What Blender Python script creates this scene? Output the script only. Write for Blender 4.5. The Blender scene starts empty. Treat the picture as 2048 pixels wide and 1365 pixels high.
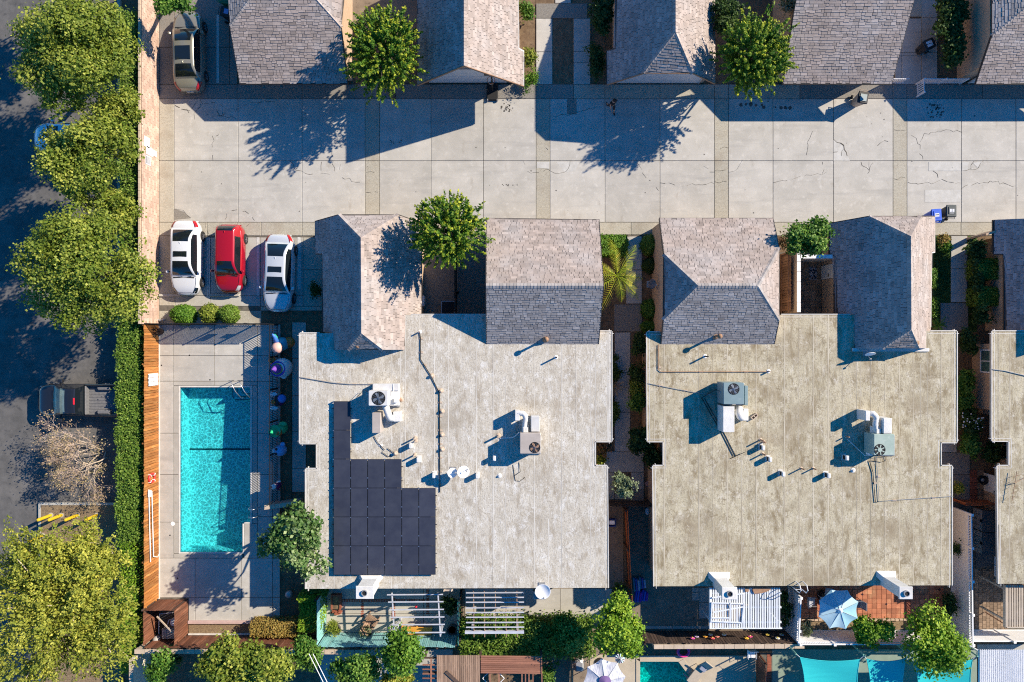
import bpy, math, random
import numpy as np
from mathutils import Vector, Matrix

S = bpy.context.scene
C = S.collection
R = math.radians
rnd = random.Random(7)

# ------------------------------------------------------------------ camera, world, sun
CAMH, F = 43.0, 2048 * 24 / 36.0
cam_d = bpy.data.cameras.new('camera')
cam = bpy.data.objects.new('camera', cam_d); C.objects.link(cam)
cam.location = (0, 0, CAMH); cam_d.lens = 24; cam_d.sensor_width = 36
cam_d.clip_start = .5; cam_d.clip_end = 6000
S.camera = cam
SUN = Vector((1.45, .74, 1.0)).normalized()
EL, AZ = math.asin(SUN.z), math.atan2(SUN.x, SUN.y)
wd = bpy.data.worlds.new('World'); S.world = wd; wd.use_nodes = True
nt = wd.node_tree
sky = nt.nodes.new('ShaderNodeTexSky'); sky.sky_type = 'NISHITA'; sky.sun_disc = False
sky.sun_elevation = EL; sky.sun_rotation = AZ; sky.air_density = 1.0; sky.dust_density = 0; sky.ozone_density = 6
hs = nt.nodes.new('ShaderNodeHueSaturation'); hs.inputs['Saturation'].default_value = 1.38   # the deep blue shade of a clear dry morning
nt.links.new(sky.outputs[0], hs.inputs['Color']); nt.links.new(hs.outputs[0], nt.nodes['Background'].inputs[0])
nt.nodes['Background'].inputs[1].default_value = .108
sd = bpy.data.lights.new('sun', 'SUN'); sd.energy = 5.0; sd.angle = R(.53); sd.color = (1, .875, .70)
so = bpy.data.objects.new('sun', sd); C.objects.link(so)
so.location = (30, 16, 60); so.rotation_euler = SUN.to_track_quat('Z', 'Y').to_euler()
S.view_settings.view_transform = 'Standard'; S.view_settings.look = 'None'
S.view_settings.exposure = .8; S.view_settings.gamma = 1; S.view_settings.use_curve_mapping = False
S.render.engine = 'CYCLES'
S.cycles.max_bounces = 8; S.cycles.transparent_max_bounces = 12; S.cycles.use_denoising = False; S.cycles.filter_width = 1.1; S.cycles.sample_clamp_indirect = 6


# ------------------------------------------------------------------ helpers
def W(px, py, z=0.0):
    """the point at height z that the photograph shows at pixel px, py"""
    s = (CAMH - z) / F
    return ((px - 1024) * s, (682.5 - py) * s, z)


def rect(px0, py0, px1, py1, z=0.0):
    a, b = W(px0, py1, z), W(px1, py0, z)
    return a[0], a[1], b[0], b[1]


class MB:
    def __init__(s): s.v, s.f, s.m, s.t = [], [], [], []

    def add(s, vs, fs, mi=0, t=.5):
        n = len(s.v); s.v += [tuple(v) for v in vs]; s.t += [t] * len(vs)
        s.f += [tuple(i + n for i in f) for f in fs]; s.m += [mi] * len(fs)

    def box(s, x0, y0, z0, x1, y1, z1, mi=0, t=.5, M=None):
        vs = [(x, y, z) for z in (z0, z1) for x, y in ((x0, y0), (x1, y0), (x1, y1), (x0, y1))]
        if M is not None: vs = [M @ Vector(v) for v in vs]
        s.add(vs, [(3, 2, 1, 0), (4, 5, 6, 7), (0, 1, 5, 4), (1, 2, 6, 5), (2, 3, 7, 6), (3, 0, 4, 7)], mi, t)

    def bbox(s, x0, y0, z0, x1, y1, z1, b=.02, mi=0, t=.5, M=None):
        """box with its top edges and upright corners chamfered"""
        def ring(i, z): return [(x0 + i + b, y0 + i, z), (x1 - i - b, y0 + i, z), (x1 - i, y0 + i + b, z), (x1 - i, y1 - i - b, z),
                                (x1 - i - b, y1 - i, z), (x0 + i + b, y1 - i, z), (x0 + i, y1 - i - b, z), (x0 + i, y0 + i + b, z)]
        vs = ring(0, z0) + ring(0, z1 - b) + ring(b, z1)
        if M is not None: vs = [M @ Vector(v) for v in vs]
        fs = [tuple(range(7, -1, -1)), tuple(range(16, 24))]
        for k in (0, 8):
            fs += [(k + i, k + (i + 1) % 8, k + 8 + (i + 1) % 8, k + 8 + i) for i in range(8)]
        s.add(vs, fs, mi, t)

    def beam(s, p, q, w, h, mi=0, t=.5):
        """bar of width w, height h whose axis runs from p to q"""
        p, q = Vector(p), Vector(q); d = (q - p).normalized()
        u = d.cross(Vector((0, 0, 1)))
        u = Vector((1, 0, 0)) if u.length < 1e-4 else u.normalized()
        n = u.cross(d)
        vs = [c + u * a * w / 2 + n * b * h / 2 for c in (p, q) for a, b in ((-1, -1), (1, -1), (1, 1), (-1, 1))]
        s.add(vs, [(3, 2, 1, 0), (4, 5, 6, 7), (0, 1, 5, 4), (1, 2, 6, 5), (2, 3, 7, 6), (3, 0, 4, 7)], mi, t)

    def prism(s, poly, z0, z1, mi=0, t=.5):
        n = len(poly)
        vs = [(p[0], p[1], z0) for p in poly] + [(p[0], p[1], z1) for p in poly]
        ar = sum(poly[i][0] * poly[(i + 1) % n][1] - poly[(i + 1) % n][0] * poly[i][1] for i in range(n))
        o = list(range(n)) if ar > 0 else list(range(n))[::-1]
        fs = [tuple(o[::-1]), tuple(i + n for i in o)]
        fs += [(o[i], o[(i + 1) % n], o[(i + 1) % n] + n, o[i] + n) for i in range(n)]
        s.add(vs, fs, mi, t)

    def tube(s, pts, r, n=6, mi=0, t=.5, cap=True):
        pts = [Vector(p) for p in pts]; rs = r if isinstance(r, (list, tuple)) else [r] * len(pts)
        vs, fs = [], []
        for i, p in enumerate(pts):
            d = (pts[min(i + 1, len(pts) - 1)] - pts[max(i - 1, 0)])
            d = d.normalized() if d.length > 1e-9 else Vector((0, 0, 1))
            u = d.cross(Vector((0, 0, 1)) if abs(d.z) < .9 else Vector((1, 0, 0))).normalized(); w = d.cross(u)
            vs += [p + (u * math.cos(a) + w * math.sin(a)) * rs[i] for a in (2 * math.pi * k / n for k in range(n))]
        for i in range(len(pts) - 1):
            fs += [(i * n + k, i * n + (k + 1) % n, (i + 1) * n + (k + 1) % n, (i + 1) * n + k) for k in range(n)]
        if cap: fs += [tuple(range(n - 1, -1, -1)), tuple(range((len(pts) - 1) * n, len(pts) * n))]
        s.add(vs, fs, mi, t)

    def lathe(s, prof, n=16, c=(0, 0, 0), mi=0, t=.5, M=None, sx=1, sy=1):
        vs, fs = [], []
        for r, z in prof:
            vs += [(math.cos(2 * math.pi * k / n) * r * sx, math.sin(2 * math.pi * k / n) * r * sy, z) for k in range(n)]
        m = len(prof)
        for i in range(m - 1):
            fs += [(i * n + k, i * n + (k + 1) % n, (i + 1) * n + (k + 1) % n, (i + 1) * n + k) for k in range(n)]
        fs += [tuple(range(n - 1, -1, -1)), tuple(range((m - 1) * n, m * n))]
        if M is not None: vs = [M @ Vector(v) for v in vs]
        s.add([(v[0] + c[0], v[1] + c[1], v[2] + c[2]) for v in vs], fs, mi, t)

    def ball(s, c, r, n=12, mi=0, t=.5, squash=(1, 1, 1), M=None):
        prof = [(max(.02, math.sin(math.pi * k / 8)) * r, -math.cos(math.pi * k / 8) * r * squash[2]) for k in range(9)]
        s.lathe(prof, n, c, mi, t, M, squash[0], squash[1])

    def build(s, name, mats, parent=None, org=None, smooth=False, tint=False):
        if not isinstance(mats, (list, tuple)): mats = [mats]
        me = bpy.data.meshes.new(name)
        v = np.array(s.v, dtype=np.float32).reshape(-1, 3)
        if org is not None: v = v - np.array(org, dtype=np.float32)
        me.from_pydata(v.tolist(), [], s.f)
        for m in mats: me.materials.append(m)
        if len(mats) > 1: me.polygons.foreach_set('material_index', s.m)
        if smooth: me.polygons.foreach_set('use_smooth', [True] * len(s.f))
        if tint:
            a = me.attributes.new('tint', 'FLOAT', 'POINT'); a.data.foreach_set('value', s.t)
        me.update()
        return link(name, me, parent)


def link(name, me, parent=None, loc=None):
    o = bpy.data.objects.new(name, me); C.objects.link(o)
    if parent is not None: o.parent = parent
    if loc is not None: o.location = loc
    return o


def tag(o, label=None, cat=None, group=None, kind=None):
    if label: o['label'] = label
    if cat: o['category'] = cat
    if group: o['group'] = group
    if kind: o['kind'] = kind
    return o


def thing(name, label, cat, loc=(0, 0, 0), rz=0, group=None):
    o = bpy.data.objects.new(name, None); C.objects.link(o)
    o.location = loc; o.rotation_euler = (0, 0, rz); o.empty_display_size = .3
    return tag(o, label, cat, group)


def dup(root, loc, rz=None, label=None, sc=None):
    """a copy of a thing with copies of its parts and sub-parts"""
    r = root.copy(); C.objects.link(r); r.location = loc
    if rz is not None: r.rotation_euler = (0, 0, rz)
    if label: r['label'] = label
    if sc: r.scale = (sc, sc, sc)
    for ch in list(root.children):
        c = ch.copy(); C.objects.link(c); c.parent = r
        for g in list(ch.children):
            d = g.copy(); C.objects.link(d); d.parent = c
    return r


def struct(name, mb, m, **k): return tag(mb.build(name, m, **k), kind='structure')


# ------------------------------------------------------------------ materials
A1 = (1, 1, 1)


def mat(name, c1, c2=None, sc=3.0, rough=.75, bump=0, bsc=None, st=(1, 1, 1), lo=.35, hi=.65, layers=(), tint=None, orand=0,
        metal=0, spec=.4, coat=0, obj=False, transl=0, trough=False):
    m = bpy.data.materials.new(name); m.use_nodes = True
    N, L = m.node_tree.nodes, m.node_tree.links
    b = N['Principled BSDF']; b.inputs['Roughness'].default_value = rough; b.inputs['Metallic'].default_value = metal
    b.inputs['Specular IOR Level'].default_value = spec
    if coat: b.inputs['Coat Weight'].default_value = coat; b.inputs['Coat Roughness'].default_value = .108
    vec = None

    def coords():
        nonlocal vec
        if vec is None:
            vec = N.new('ShaderNodeTexCoord').outputs['Object'] if obj else N.new('ShaderNodeNewGeometry').outputs['Position']
        return vec

    def noise(scale, stretch, det=5.0, rgh=.6):
        mp = N.new('ShaderNodeMapping'); mp.inputs['Scale'].default_value = stretch; L.new(coords(), mp.inputs['Vector'])
        n = N.new('ShaderNodeTexNoise'); n.inputs['Scale'].default_value = scale; n.inputs['Detail'].default_value = det
        n.inputs['Roughness'].default_value = rgh; L.new(mp.outputs[0], n.inputs['Vector'])
        return n.outputs['Fac']

    def ramp(fac, a, z):
        r = N.new('ShaderNodeMapRange'); r.inputs['From Min'].default_value = a; r.inputs['From Max'].default_value = z
        L.new(fac, r.inputs['Value']); return r.outputs[0]

    def mix(fac, a, bb, mode='MIX'):
        x = N.new('ShaderNodeMix'); x.data_type = 'RGBA'; x.blend_type = mode
        if isinstance(fac, (int, float)): x.inputs[0].default_value = fac
        else: L.new(fac, x.inputs[0])
        for i, q in ((6, a), (7, bb)):
            if isinstance(q, (tuple, list)): x.inputs[i].default_value = (*q[:3], 1)
            else: L.new(q, x.inputs[i])
        return x.outputs[2]
    col = tuple(c1)
    if c2 is not None: col = mix(ramp(noise(sc, st), lo, hi), c1, c2)
    for ly in layers:
        lc, lsc, lst, a, z = ly[:5]
        if len(ly) > 5:   # tide mark: a thin contour of the noise
            d = N.new('ShaderNodeMath'); d.operation = 'COMPARE'; d.inputs[1].default_value = a; d.inputs[2].default_value = z; L.new(noise(lsc, lst, 3), d.inputs[0]); n2 = ramp(noise(1.1, A1, 3), .45, .6)
            k = N.new('ShaderNodeMath'); k.operation = 'MULTIPLY'; L.new(d.outputs[0], k.inputs[0]); L.new(n2, k.inputs[1]); k2 = N.new('ShaderNodeMath'); k2.operation = 'MULTIPLY'; k2.inputs[1].default_value = ly[5]; L.new(k.outputs[0], k2.inputs[0]); col = mix(k2.outputs[0], col, lc)
        else: col = mix(ramp(noise(lsc, lst, 6), a, z), col, lc)
    if tint is not None:
        at = N.new('ShaderNodeAttribute'); at.attribute_name = 'tint'
        if isinstance(tint, (tuple, list)): col = mix(ramp(at.outputs['Fac'], .5, 1), col, tint)
        else:
            mr = N.new('ShaderNodeMapRange'); mr.inputs['To Min'].default_value = 1 - tint; mr.inputs['To Max'].default_value = 1 + tint
            L.new(at.outputs['Fac'], mr.inputs['Value'])
            h = N.new('ShaderNodeVectorMath'); h.operation = 'SCALE'
            if isinstance(col, tuple): h.inputs[0].default_value = col[:3]
            else: L.new(col, h.inputs[0])
            L.new(mr.outputs[0], h.inputs['Scale']); col = h.outputs[0]
    if orand:
        oi = N.new('ShaderNodeObjectInfo'); mr = N.new('ShaderNodeMapRange')
        mr.inputs['To Min'].default_value = 1 - orand; mr.inputs['To Max'].default_value = 1 + orand
        L.new(oi.outputs['Random'], mr.inputs['Value'])
        h = N.new('ShaderNodeVectorMath'); h.operation = 'SCALE'
        if isinstance(col, tuple): h.inputs[0].default_value = col[:3]
        else: L.new(col, h.inputs[0])
        L.new(mr.outputs[0], h.inputs['Scale']); col = h.outputs[0]
    if isinstance(col, tuple): b.inputs['Base Color'].default_value = (*col[:3], 1)
    else: L.new(col, b.inputs['Base Color'])
    if bump:
        bp = N.new('ShaderNodeBump'); bp.inputs['Strength'].default_value = bump; bp.inputs['Distance'].default_value = .03
        L.new(noise(bsc or sc * 4, st, 6, .7), bp.inputs['Height']); L.new(bp.outputs[0], b.inputs['Normal'])
    if transl:
        tr = N.new('ShaderNodeBsdfTranslucent'); ms = N.new('ShaderNodeMixShader'); ms.inputs[0].default_value = transl
        if isinstance(col, tuple): tr.inputs[0].default_value = (*col[:3], 1)
        else: L.new(col, tr.inputs[0])
        L.new(b.outputs[0], ms.inputs[1]); L.new(tr.outputs[0], ms.inputs[2])
        L.new(ms.outputs[0], N['Material Output'].inputs[0])
    return m


A1 = (1, 1, 1)
ASPHALT = mat('asphalt', (.085, .083, .08), (.13, .125, .12), 1.3, .9, .5, 30, layers=[((.17, .16, .15), .5, A1, .5, .75), ((.05, .05, .052), 2.2, A1, .58, .72), ((.2, .19, .17), 26, A1, .62, .75)])
CONC = mat('concrete', (.46, .44, .40), (.385, .37, .335), .8, .85, .25, 25, orand=.07, layers=[((.54, .52, .48), 2.6, A1, .55, .8), ((.31, .3, .28), 1.1, (.22, 1.8, 1), .54, .82), ((.29, .26, .215), 1.7, (1, .5, 1), .6, .85), ((.24, .21, .17), 14, A1, .66, .8)])
CONCW = mat('weathered concrete', (.41, .395, .355), (.34, .325, .29), .9, .85, .25, 25, orand=.06, layers=[((.44, .42, .38), 2.2, A1, .55, .8), ((.25, .22, .18), 1.9, A1, .62, .85), ((.2, .18, .15), 17, A1, .67, .8)])
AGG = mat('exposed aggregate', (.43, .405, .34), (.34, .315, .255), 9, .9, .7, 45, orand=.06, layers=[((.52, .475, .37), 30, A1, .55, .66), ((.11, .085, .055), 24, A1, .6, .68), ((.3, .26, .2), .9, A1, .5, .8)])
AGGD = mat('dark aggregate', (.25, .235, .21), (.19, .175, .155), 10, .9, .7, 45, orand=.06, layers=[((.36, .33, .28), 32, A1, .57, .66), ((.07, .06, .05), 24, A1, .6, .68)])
JOINT = mat('joint filler', (.085, .078, .066), (.15, .135, .11), 3, .95)
CRACKM = mat('crack dirt', (.05, .045, .036), (.1, .085, .06), 6, .95)
PATCHM = mat('patch mortar', (.52, .51, .48), (.43, .42, .39), 2.5, .85, .3)
OIL = mat('oil stain', (.06, .055, .05), (.13, .115, .1), 6, .6)
SOIL = mat('soil', (.13, .085, .05), (.2, .14, .085), 3, .95, .8, 20, layers=[((.07, .045, .028), 5, A1, .55, .75), ((.3, .22, .14), 12, A1, .64, .8)])
DIRT = mat('dry dirt', (.25, .2, .15), (.19, .15, .11), 1.2, .95, .5, 22, layers=[((.09, .07, .05), 2.6, A1, .58, .72), ((.33, .27, .2), 9, A1, .62, .8)])
MULCH = mat('mulch', (.26, .19, .11), (.15, .1, .06), 12, .95, .9, 30, layers=[((.4, .31, .19), 25, A1, .56, .7)])
PAINTW = mat('worn line paint', (.62, .62, .6), (.38, .37, .34), 9, .8)
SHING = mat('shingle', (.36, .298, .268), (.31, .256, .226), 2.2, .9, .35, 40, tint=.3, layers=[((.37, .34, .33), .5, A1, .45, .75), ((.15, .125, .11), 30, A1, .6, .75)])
SHING_SHADE = mat('shade toned shingle', (.31, .285, .275), (.265, .24, .23), 2.2, .9, .35, 40, tint=.3, layers=[((.355, .335, .33), .5, A1, .45, .75), ((.13, .11, .1), 30, A1, .6, .75)])  # shaded copy of the shingle, dimmed in colour for slopes facing off the sun
FELT = mat('roofing felt', (.06, .05, .045), (.09, .075, .065), 4, .95)
MEMB1 = mat('pale roof membrane', (.535, .50, .43), (.445, .41, .345), 1.0, .8, .6, 9, st=(1.4, .6, 1), orand=.018, layers=[((.3, .25, .185), 1.5, (1.7, .55, 1), .52, .72), ((.33, .285, .225), 2.0, A1, .55, .8), ((.64, .63, .6), 3.4, (1, .5, 1), .52, .72), ((.28, .245, .2), 2.6, (1, .6, 1), .56, .8), ((.3, .27, .22), 16, A1, .52, .66), ((.66, .65, .62), 9, (1.6, .4, 1), .58, .72), ((.32, .28, .22), .35, A1, .55, .75), ((.3, .26, .2), .9, A1, .52, .012, .55), ((.7, .69, .66), 1.3, A1, .46, .008, .5)])
MEMB2 = mat('stained roof membrane', (.49, .44, .32), (.40, .355, .25), 1.0, .85, .6, 9, st=(1.4, .6, 1), orand=.018, layers=[((.225, .175, .1), 1.5, (1.8, .5, 1), .5, .69), ((.2, .155, .09), 2.2, A1, .54, .76), ((.56, .52, .43), 3, (1, .5, 1), .52, .74), ((.22, .18, .12), 2.4, (1, .5, 1), .55, .8), ((.24, .2, .13), 16, A1, .52, .66), ((.6, .56, .48), 9, (1.6, .4, 1), .6, .74), ((.25, .2, .13), .4, A1, .52, .75), ((.2, .155, .09), .8, A1, .53, .012, .6), ((.24, .19, .12), 1.5, A1, .48, .009, .5), ((.62, .58, .5), 1.2, A1, .44, .008, .5)])
SEAM = mat('membrane seam', (.42, .4, .36), (.66, .65, .62), 1.5, .85, st=(1, .3, 1))
LAPW = mat('lap sealant', (.6, .58, .53), (.4, .37, .32), 1.2, .8, st=(3, .5, 1)); LAPT = mat('tan lap sealant', (.54, .49, .39), (.32, .27, .19), 1.2, .8, st=(3, .5, 1))
SEAMD = mat('dark membrane seam', (.3, .255, .18), (.56, .52, .43), 1.5, .85, st=(1, .3, 1))
TRIMD = mat('dark trim', (.05, .043, .04), rough=.6)
TRIMW = mat('white trim', (.62, .6, .56), (.5, .48, .44), 5, .6)
STUCCO = mat('peach stucco', (.5, .36, .25), (.44, .31, .21), 4, .9, .5, 45)
STUCCOW = mat('cream stucco', (.6, .53, .42), (.52, .46, .36), 4, .9, .4, 45)
DOORW = mat('white door paint', (.72, .72, .7), (.66, .66, .64), 3, .55)
BLOCK = mat('pink masonry block', (.53, .38, .30), (.45, .31, .24), 2.5, .9, .5, 35, tint=.2, layers=[((.62, .46, .38), 1.1, A1, .52, .75), ((.3, .2, .15), 4, A1, .62, .8)])
MORTAR = mat('mortar', (.45, .33, .25), (.36, .25, .18), 4, .95)
CAPM = mat('wall cap', (.52, .42, .32), (.45, .36, .27), 3, .9, .4, orand=.05)
WOOD = mat('golden fence wood', (.42, .17, .042), (.29, .105, .024), 1.6, .7, .5, 18, st=(6, 6, .6), orand=.32, layers=[((.55, .3, .11), 2.4, (5, 5, .5), .52, .75), ((.12, .05, .02), 3, (7, 7, .7), .6, .8)])
WOODR = mat('red brown fence wood', (.19, .075, .04), (.12, .045, .025), 1.6, .75, .5, 18, st=(6, 6, .6), orand=.35, layers=[((.3, .16, .1), 2.4, (5, 5, .5), .55, .78)])
WOODO = mat('orange fence wood', (.38, .115, .045), (.27, .075, .03), 1.6, .75, .4, 18, st=(5, 5, .6), orand=.2)
WOODD = mat('dark fence wood', (.085, .055, .042), (.05, .032, .025), 1.6, .85, .5, 18, st=(6, 6, .6), orand=.4)
WOODG = mat('weathered pergola wood', (.34, .225, .155), (.24, .15, .1), 1.6, .85, .5, 14, st=(5, .6, 1), orand=.22)
WOODP = mat('red pergola wood', (.33, .15, .095), (.23, .1, .065), 1.6, .85, .5, 14, st=(.6, 5, 1), orand=.22)
TEAL = mat('teal fence paint', (.2, .46, .47), (.27, .53, .53), 1.6, .7, .3, 15, st=(5, 5, .6), orand=.16, layers=[((.45, .58, .56), 3, (4, 4, .7), .58, .75)])
TEALD = mat('deep teal paint', (.02, .2, .24), (.03, .26, .29), 2, .6)
IRON = mat('black iron', (.025, .025, .028), rough=.45, metal=.3)
WHITEI = mat('white iron', (.72, .72, .74), rough=.5)
VINYL = mat('white vinyl', (.83, .83, .84), (.78, .78, .78), 2, .5, orand=.02)
SLATW = mat('white slat paint', (.7, .73, .76), (.56, .6, .65), 1.5, .5, orand=.05, st=(4, .5, 1))
METALG = mat('grey sheet metal', (.42, .42, .42), (.33, .33, .33), 4, .45, metal=.5)
HVACL = mat('light enamel', (.6, .6, .6), (.52, .51, .49), 2, .5)
HVACT = mat('taupe enamel', (.42, .37, .335), (.36, .315, .28), 2, .55, layers=[((.27, .22, .18), 5, (.4, 3, 1), .6, .8)])
HVACB = mat('blue grey enamel', (.2, .28, .3), (.16, .235, .255), 2, .5, layers=[((.28, .33, .32), 3, A1, .6, .8)])
HVACG = mat('green grey enamel', (.35, .43, .38), (.28, .36, .31), 1.5, .55, layers=[((.45, .5, .45), 4, A1, .55, .8)])
DUCTW = mat('white duct coating', (.68, .67, .65), (.58, .57, .54), 3, .65, .4, 14)
FANB = mat('fan blade', (.3, .32, .33), rough=.35, metal=.6)
BLACK = mat('matt black', (.012, .012, .013), rough=.7)
RUBBER = mat('rubber', (.018, .018, .018), rough=.85)
PVTOP = mat('solar cell', (.034, .038, .058), (.046, .051, .072), 1.4, .3, orand=.1, spec=.5)
PVFR = mat('solar frame', (.012, .012, .015), rough=.4, metal=.4)
STEEL = mat('steel', (.55, .56, .58), rough=.3, metal=.9)
RUST = mat('brown vent', (.34, .2, .12), (.26, .15, .09), 6, .8)
TAN = mat('tan pipe', (.5, .4, .31), (.42, .33, .25), 6, .7)
GLASS = mat('car glass', (.008, .012, .016), rough=.06, spec=.7, coat=.3)
WINDOWG = mat('window glass', (.07, .16, .14), (.05, .1, .1), 3, .08, spec=.8)
TERRA = mat('terracotta tile', (.42, .16, .085), (.35, .13, .07), 3, .6, .2, 20, orand=.28, layers=[((.5, .27, .15), 1.3, A1, .55, .7)])
BRICK = mat('red brick', (.32, .1, .06), (.24, .075, .045), 5, .85, .3, 30, orand=.22)
PAVER = mat('tan paver', (.26, .185, .125), (.2, .14, .095), 5, .9, .3, 30, orand=.28)
STONE = mat('edging stone', (.48, .36, .26), (.38, .28, .2), 5, .9, .4, orand=.15)
LAWN = mat('lawn', (.045, .1, .02), (.07, .13, .03), 8, .95, .7, 50)
BARK = mat('bark', (.16, .12, .09), (.1, .075, .055), 6, .95, .7, 25)
BARKP = mat('pale bark', (.5, .42, .33), (.36, .29, .22), 4, .9, .3, 20)
TWIG = mat('dry twig', (.52, .42, .36), (.4, .3, .25), 3, .95)
TURQ = mat('turquoise sail cloth', (.02, .5, .52), (.025, .55, .56), 1.5, .7, .15, 60, st=(.5, 6, 1), transl=.15)


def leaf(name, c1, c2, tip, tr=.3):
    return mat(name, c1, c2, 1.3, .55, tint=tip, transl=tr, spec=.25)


LF_OLIVE = leaf('olive street leaf', (.105, .165, .018), (.185, .24, .028), (.44, .46, .08))
LF_BRIGHT = leaf('bright courtyard leaf', (.055, .14, .012), (.1, .21, .016), (.5, .52, .035))
LF_MID = leaf('mid green leaf', (.045, .13, .018), (.085, .2, .024), (.25, .38, .06))
LF_DARK = leaf('dark shrub leaf', (.025, .06, .012), (.04, .085, .018), (.09, .15, .03))
LF_FEATH = leaf('feathery yellow leaf', (.17, .215, .025), (.28, .3, .04), (.58, .55, .09))
LF_IVY = leaf('hedge leaf', (.075, .155, .018), (.14, .24, .028), (.36, .47, .09))
LF_LIME = leaf('lime leaf', (.11, .23, .015), (.18, .32, .02), (.42, .54, .05))
LF_OCHRE = leaf('ochre hedge leaf', (.28, .19, .05), (.36, .24, .06), (.42, .38, .1))
LF_CUT = leaf('clipped hedge leaf', (.06, .16, .014), (.105, .23, .02), (.24, .38, .05))
LF_PALM = leaf('palm leaflet', (.17, .26, .015), (.32, .36, .022), (.75, .66, .07))
LF_FRESH = leaf('fresh broad leaf', (.06, .135, .03), (.1, .19, .045), (.36, .44, .2))
LF_RED = leaf('reddish leaf', (.12, .07, .04), (.08, .09, .03), (.3, .15, .08))
LF_GREY = leaf('grey green leaf', (.09, .13, .06), (.13, .17, .08), (.33, .38, .22))
LF_TAWNY = leaf('tawny seed leaf', (.42, .29, .2), (.3, .26, .1), (.52, .38, .27))
# ================================================================== GROUND
def cut_sheet(mb, x0, y0, x1, y1, z, holes):
    xs = sorted({x0, x1, *[h[0] for h in holes], *[h[2] for h in holes]}); ys = sorted({y0, y1, *[h[1] for h in holes], *[h[3] for h in holes]})
    xs = [x for x in xs if x0 <= x <= x1]; ys = [y for y in ys if y0 <= y <= y1]
    for a, b in zip(xs, xs[1:]):
        for c, d in zip(ys, ys[1:]):
            mx, my = (a + b) / 2, (c + d) / 2
            if any(h[0] < mx < h[2] and h[1] < my < h[3] for h in holes): continue
            mb.add([(a, c, z), (b, c, z), (b, d, z), (a, d, z)], [(0, 1, 2, 3)])


POOL = rect(360, 775, 501, 1105); POOL2 = rect(1280, 1324, 1395, 1430)
g = MB(); cut_sheet(g, -2500, -2500, 2500, 2500, -.06, [POOL, POOL2]); struct('ground', g, SOIL)
g = MB(); a = rect(-900, -2400, 236, 2400); g.add([(a[0], a[1], -.03), (a[2], a[1], -.03), (a[2], a[3], -.03), (a[0], a[3], -.03)], [(0, 1, 2, 3)])
struct('road', g, ASPHALT)


def sheet(name, px0, py0, px1, py1, m, z=-.045, kind='structure', parent=None):
    g = MB(); a = rect(px0, py0, px1, py1); g.add([(a[0], a[1], z), (a[2], a[1], z), (a[2], a[3], z), (a[0], a[3], z)], [(0, 1, 2, 3)])
    return tag(g.build(name, m, parent), kind=None if parent else kind)


def slab(parent, px0, py0, px1, py1, m, gap=.014, z=0.0, name='slab'):
    a = rect(px0, py0, px1, py1); g = MB(); dz = rnd.uniform(-.004, .004)
    g.bbox(a[0] + gap, a[1] + gap, -.05, a[2] - gap, a[3] - gap, z + dz, .01)
    return g.build(name, m, parent)


def slabs(parent, xs, ys, m, skip=(), **k):
    for a, b in zip(xs, xs[1:]):
        for c, d in zip(ys, ys[1:]):
            if (a, c) in skip: continue
            slab(parent, a, c, b, d, m(a, c) if callable(m) else m, **k)


# ---- shared alley
pav = sheet('pavement', 318, 168, 2160, 472, JOINT, -.034)
XA = [348, 476, 604, 730, 759, 862, 967, 1072, 1100, 1210, 1320, 1429, 1457, 1546, 1667, 1786, 1814, 1923, 2032, 2150]
strip = {730, 1072, 1429, 1786}
slabs(pav, XA, [198, 322, 445], lambda a, c: AGG if a in strip else CONC)
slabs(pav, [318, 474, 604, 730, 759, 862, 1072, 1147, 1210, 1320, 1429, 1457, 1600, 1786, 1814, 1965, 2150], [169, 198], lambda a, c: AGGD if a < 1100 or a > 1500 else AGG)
slabs(pav, [318, 348], [198, 322, 445], AGG)
slabs(pav, [318, 414, 474, 522, 604, 640], [445, 472], AGG)
slabs(pav, [1190, 1262, 1330], [445, 470], AGG); slabs(pav, [1548, 1665], [445, 472], AGG); slabs(pav, [1868, 1922, 1990], [445, 471], AGG)
slabs(pav, [840, 985], [445, 472], AGG)


def crack(pts, w=.02, m=CRACKM, jag=.09, name='crack'):
    g = MB(); P = [Vector(W(*p)) for p in pts]; Q = [P[0]]
    for p, q in zip(P, P[1:]):
        n = max(2, int((q - p).length / .22))
        for i in range(1, n + 1):
            c = p.lerp(q, i / n)
            if i < n or True: c = c + Vector((rnd.uniform(-jag, jag), rnd.uniform(-jag, jag), 0))
            Q.append(c)
    for i, (p, q) in enumerate(zip(Q, Q[1:])):
        d = (q - p).normalized(); s = Vector((-d.y, d.x, 0)); ww = w * rnd.uniform(.3, 1.1)
        if rnd.random() < .2: continue
        g.add([p - s * ww + Vector((0, 0, .006)), q - s * ww + Vector((0, 0, .006)), q + s * ww + Vector((0, 0, .006)), p + s * ww + Vector((0, 0, .006))], [(0, 1, 2, 3)])
    return g.build(name, m, pav)


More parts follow.
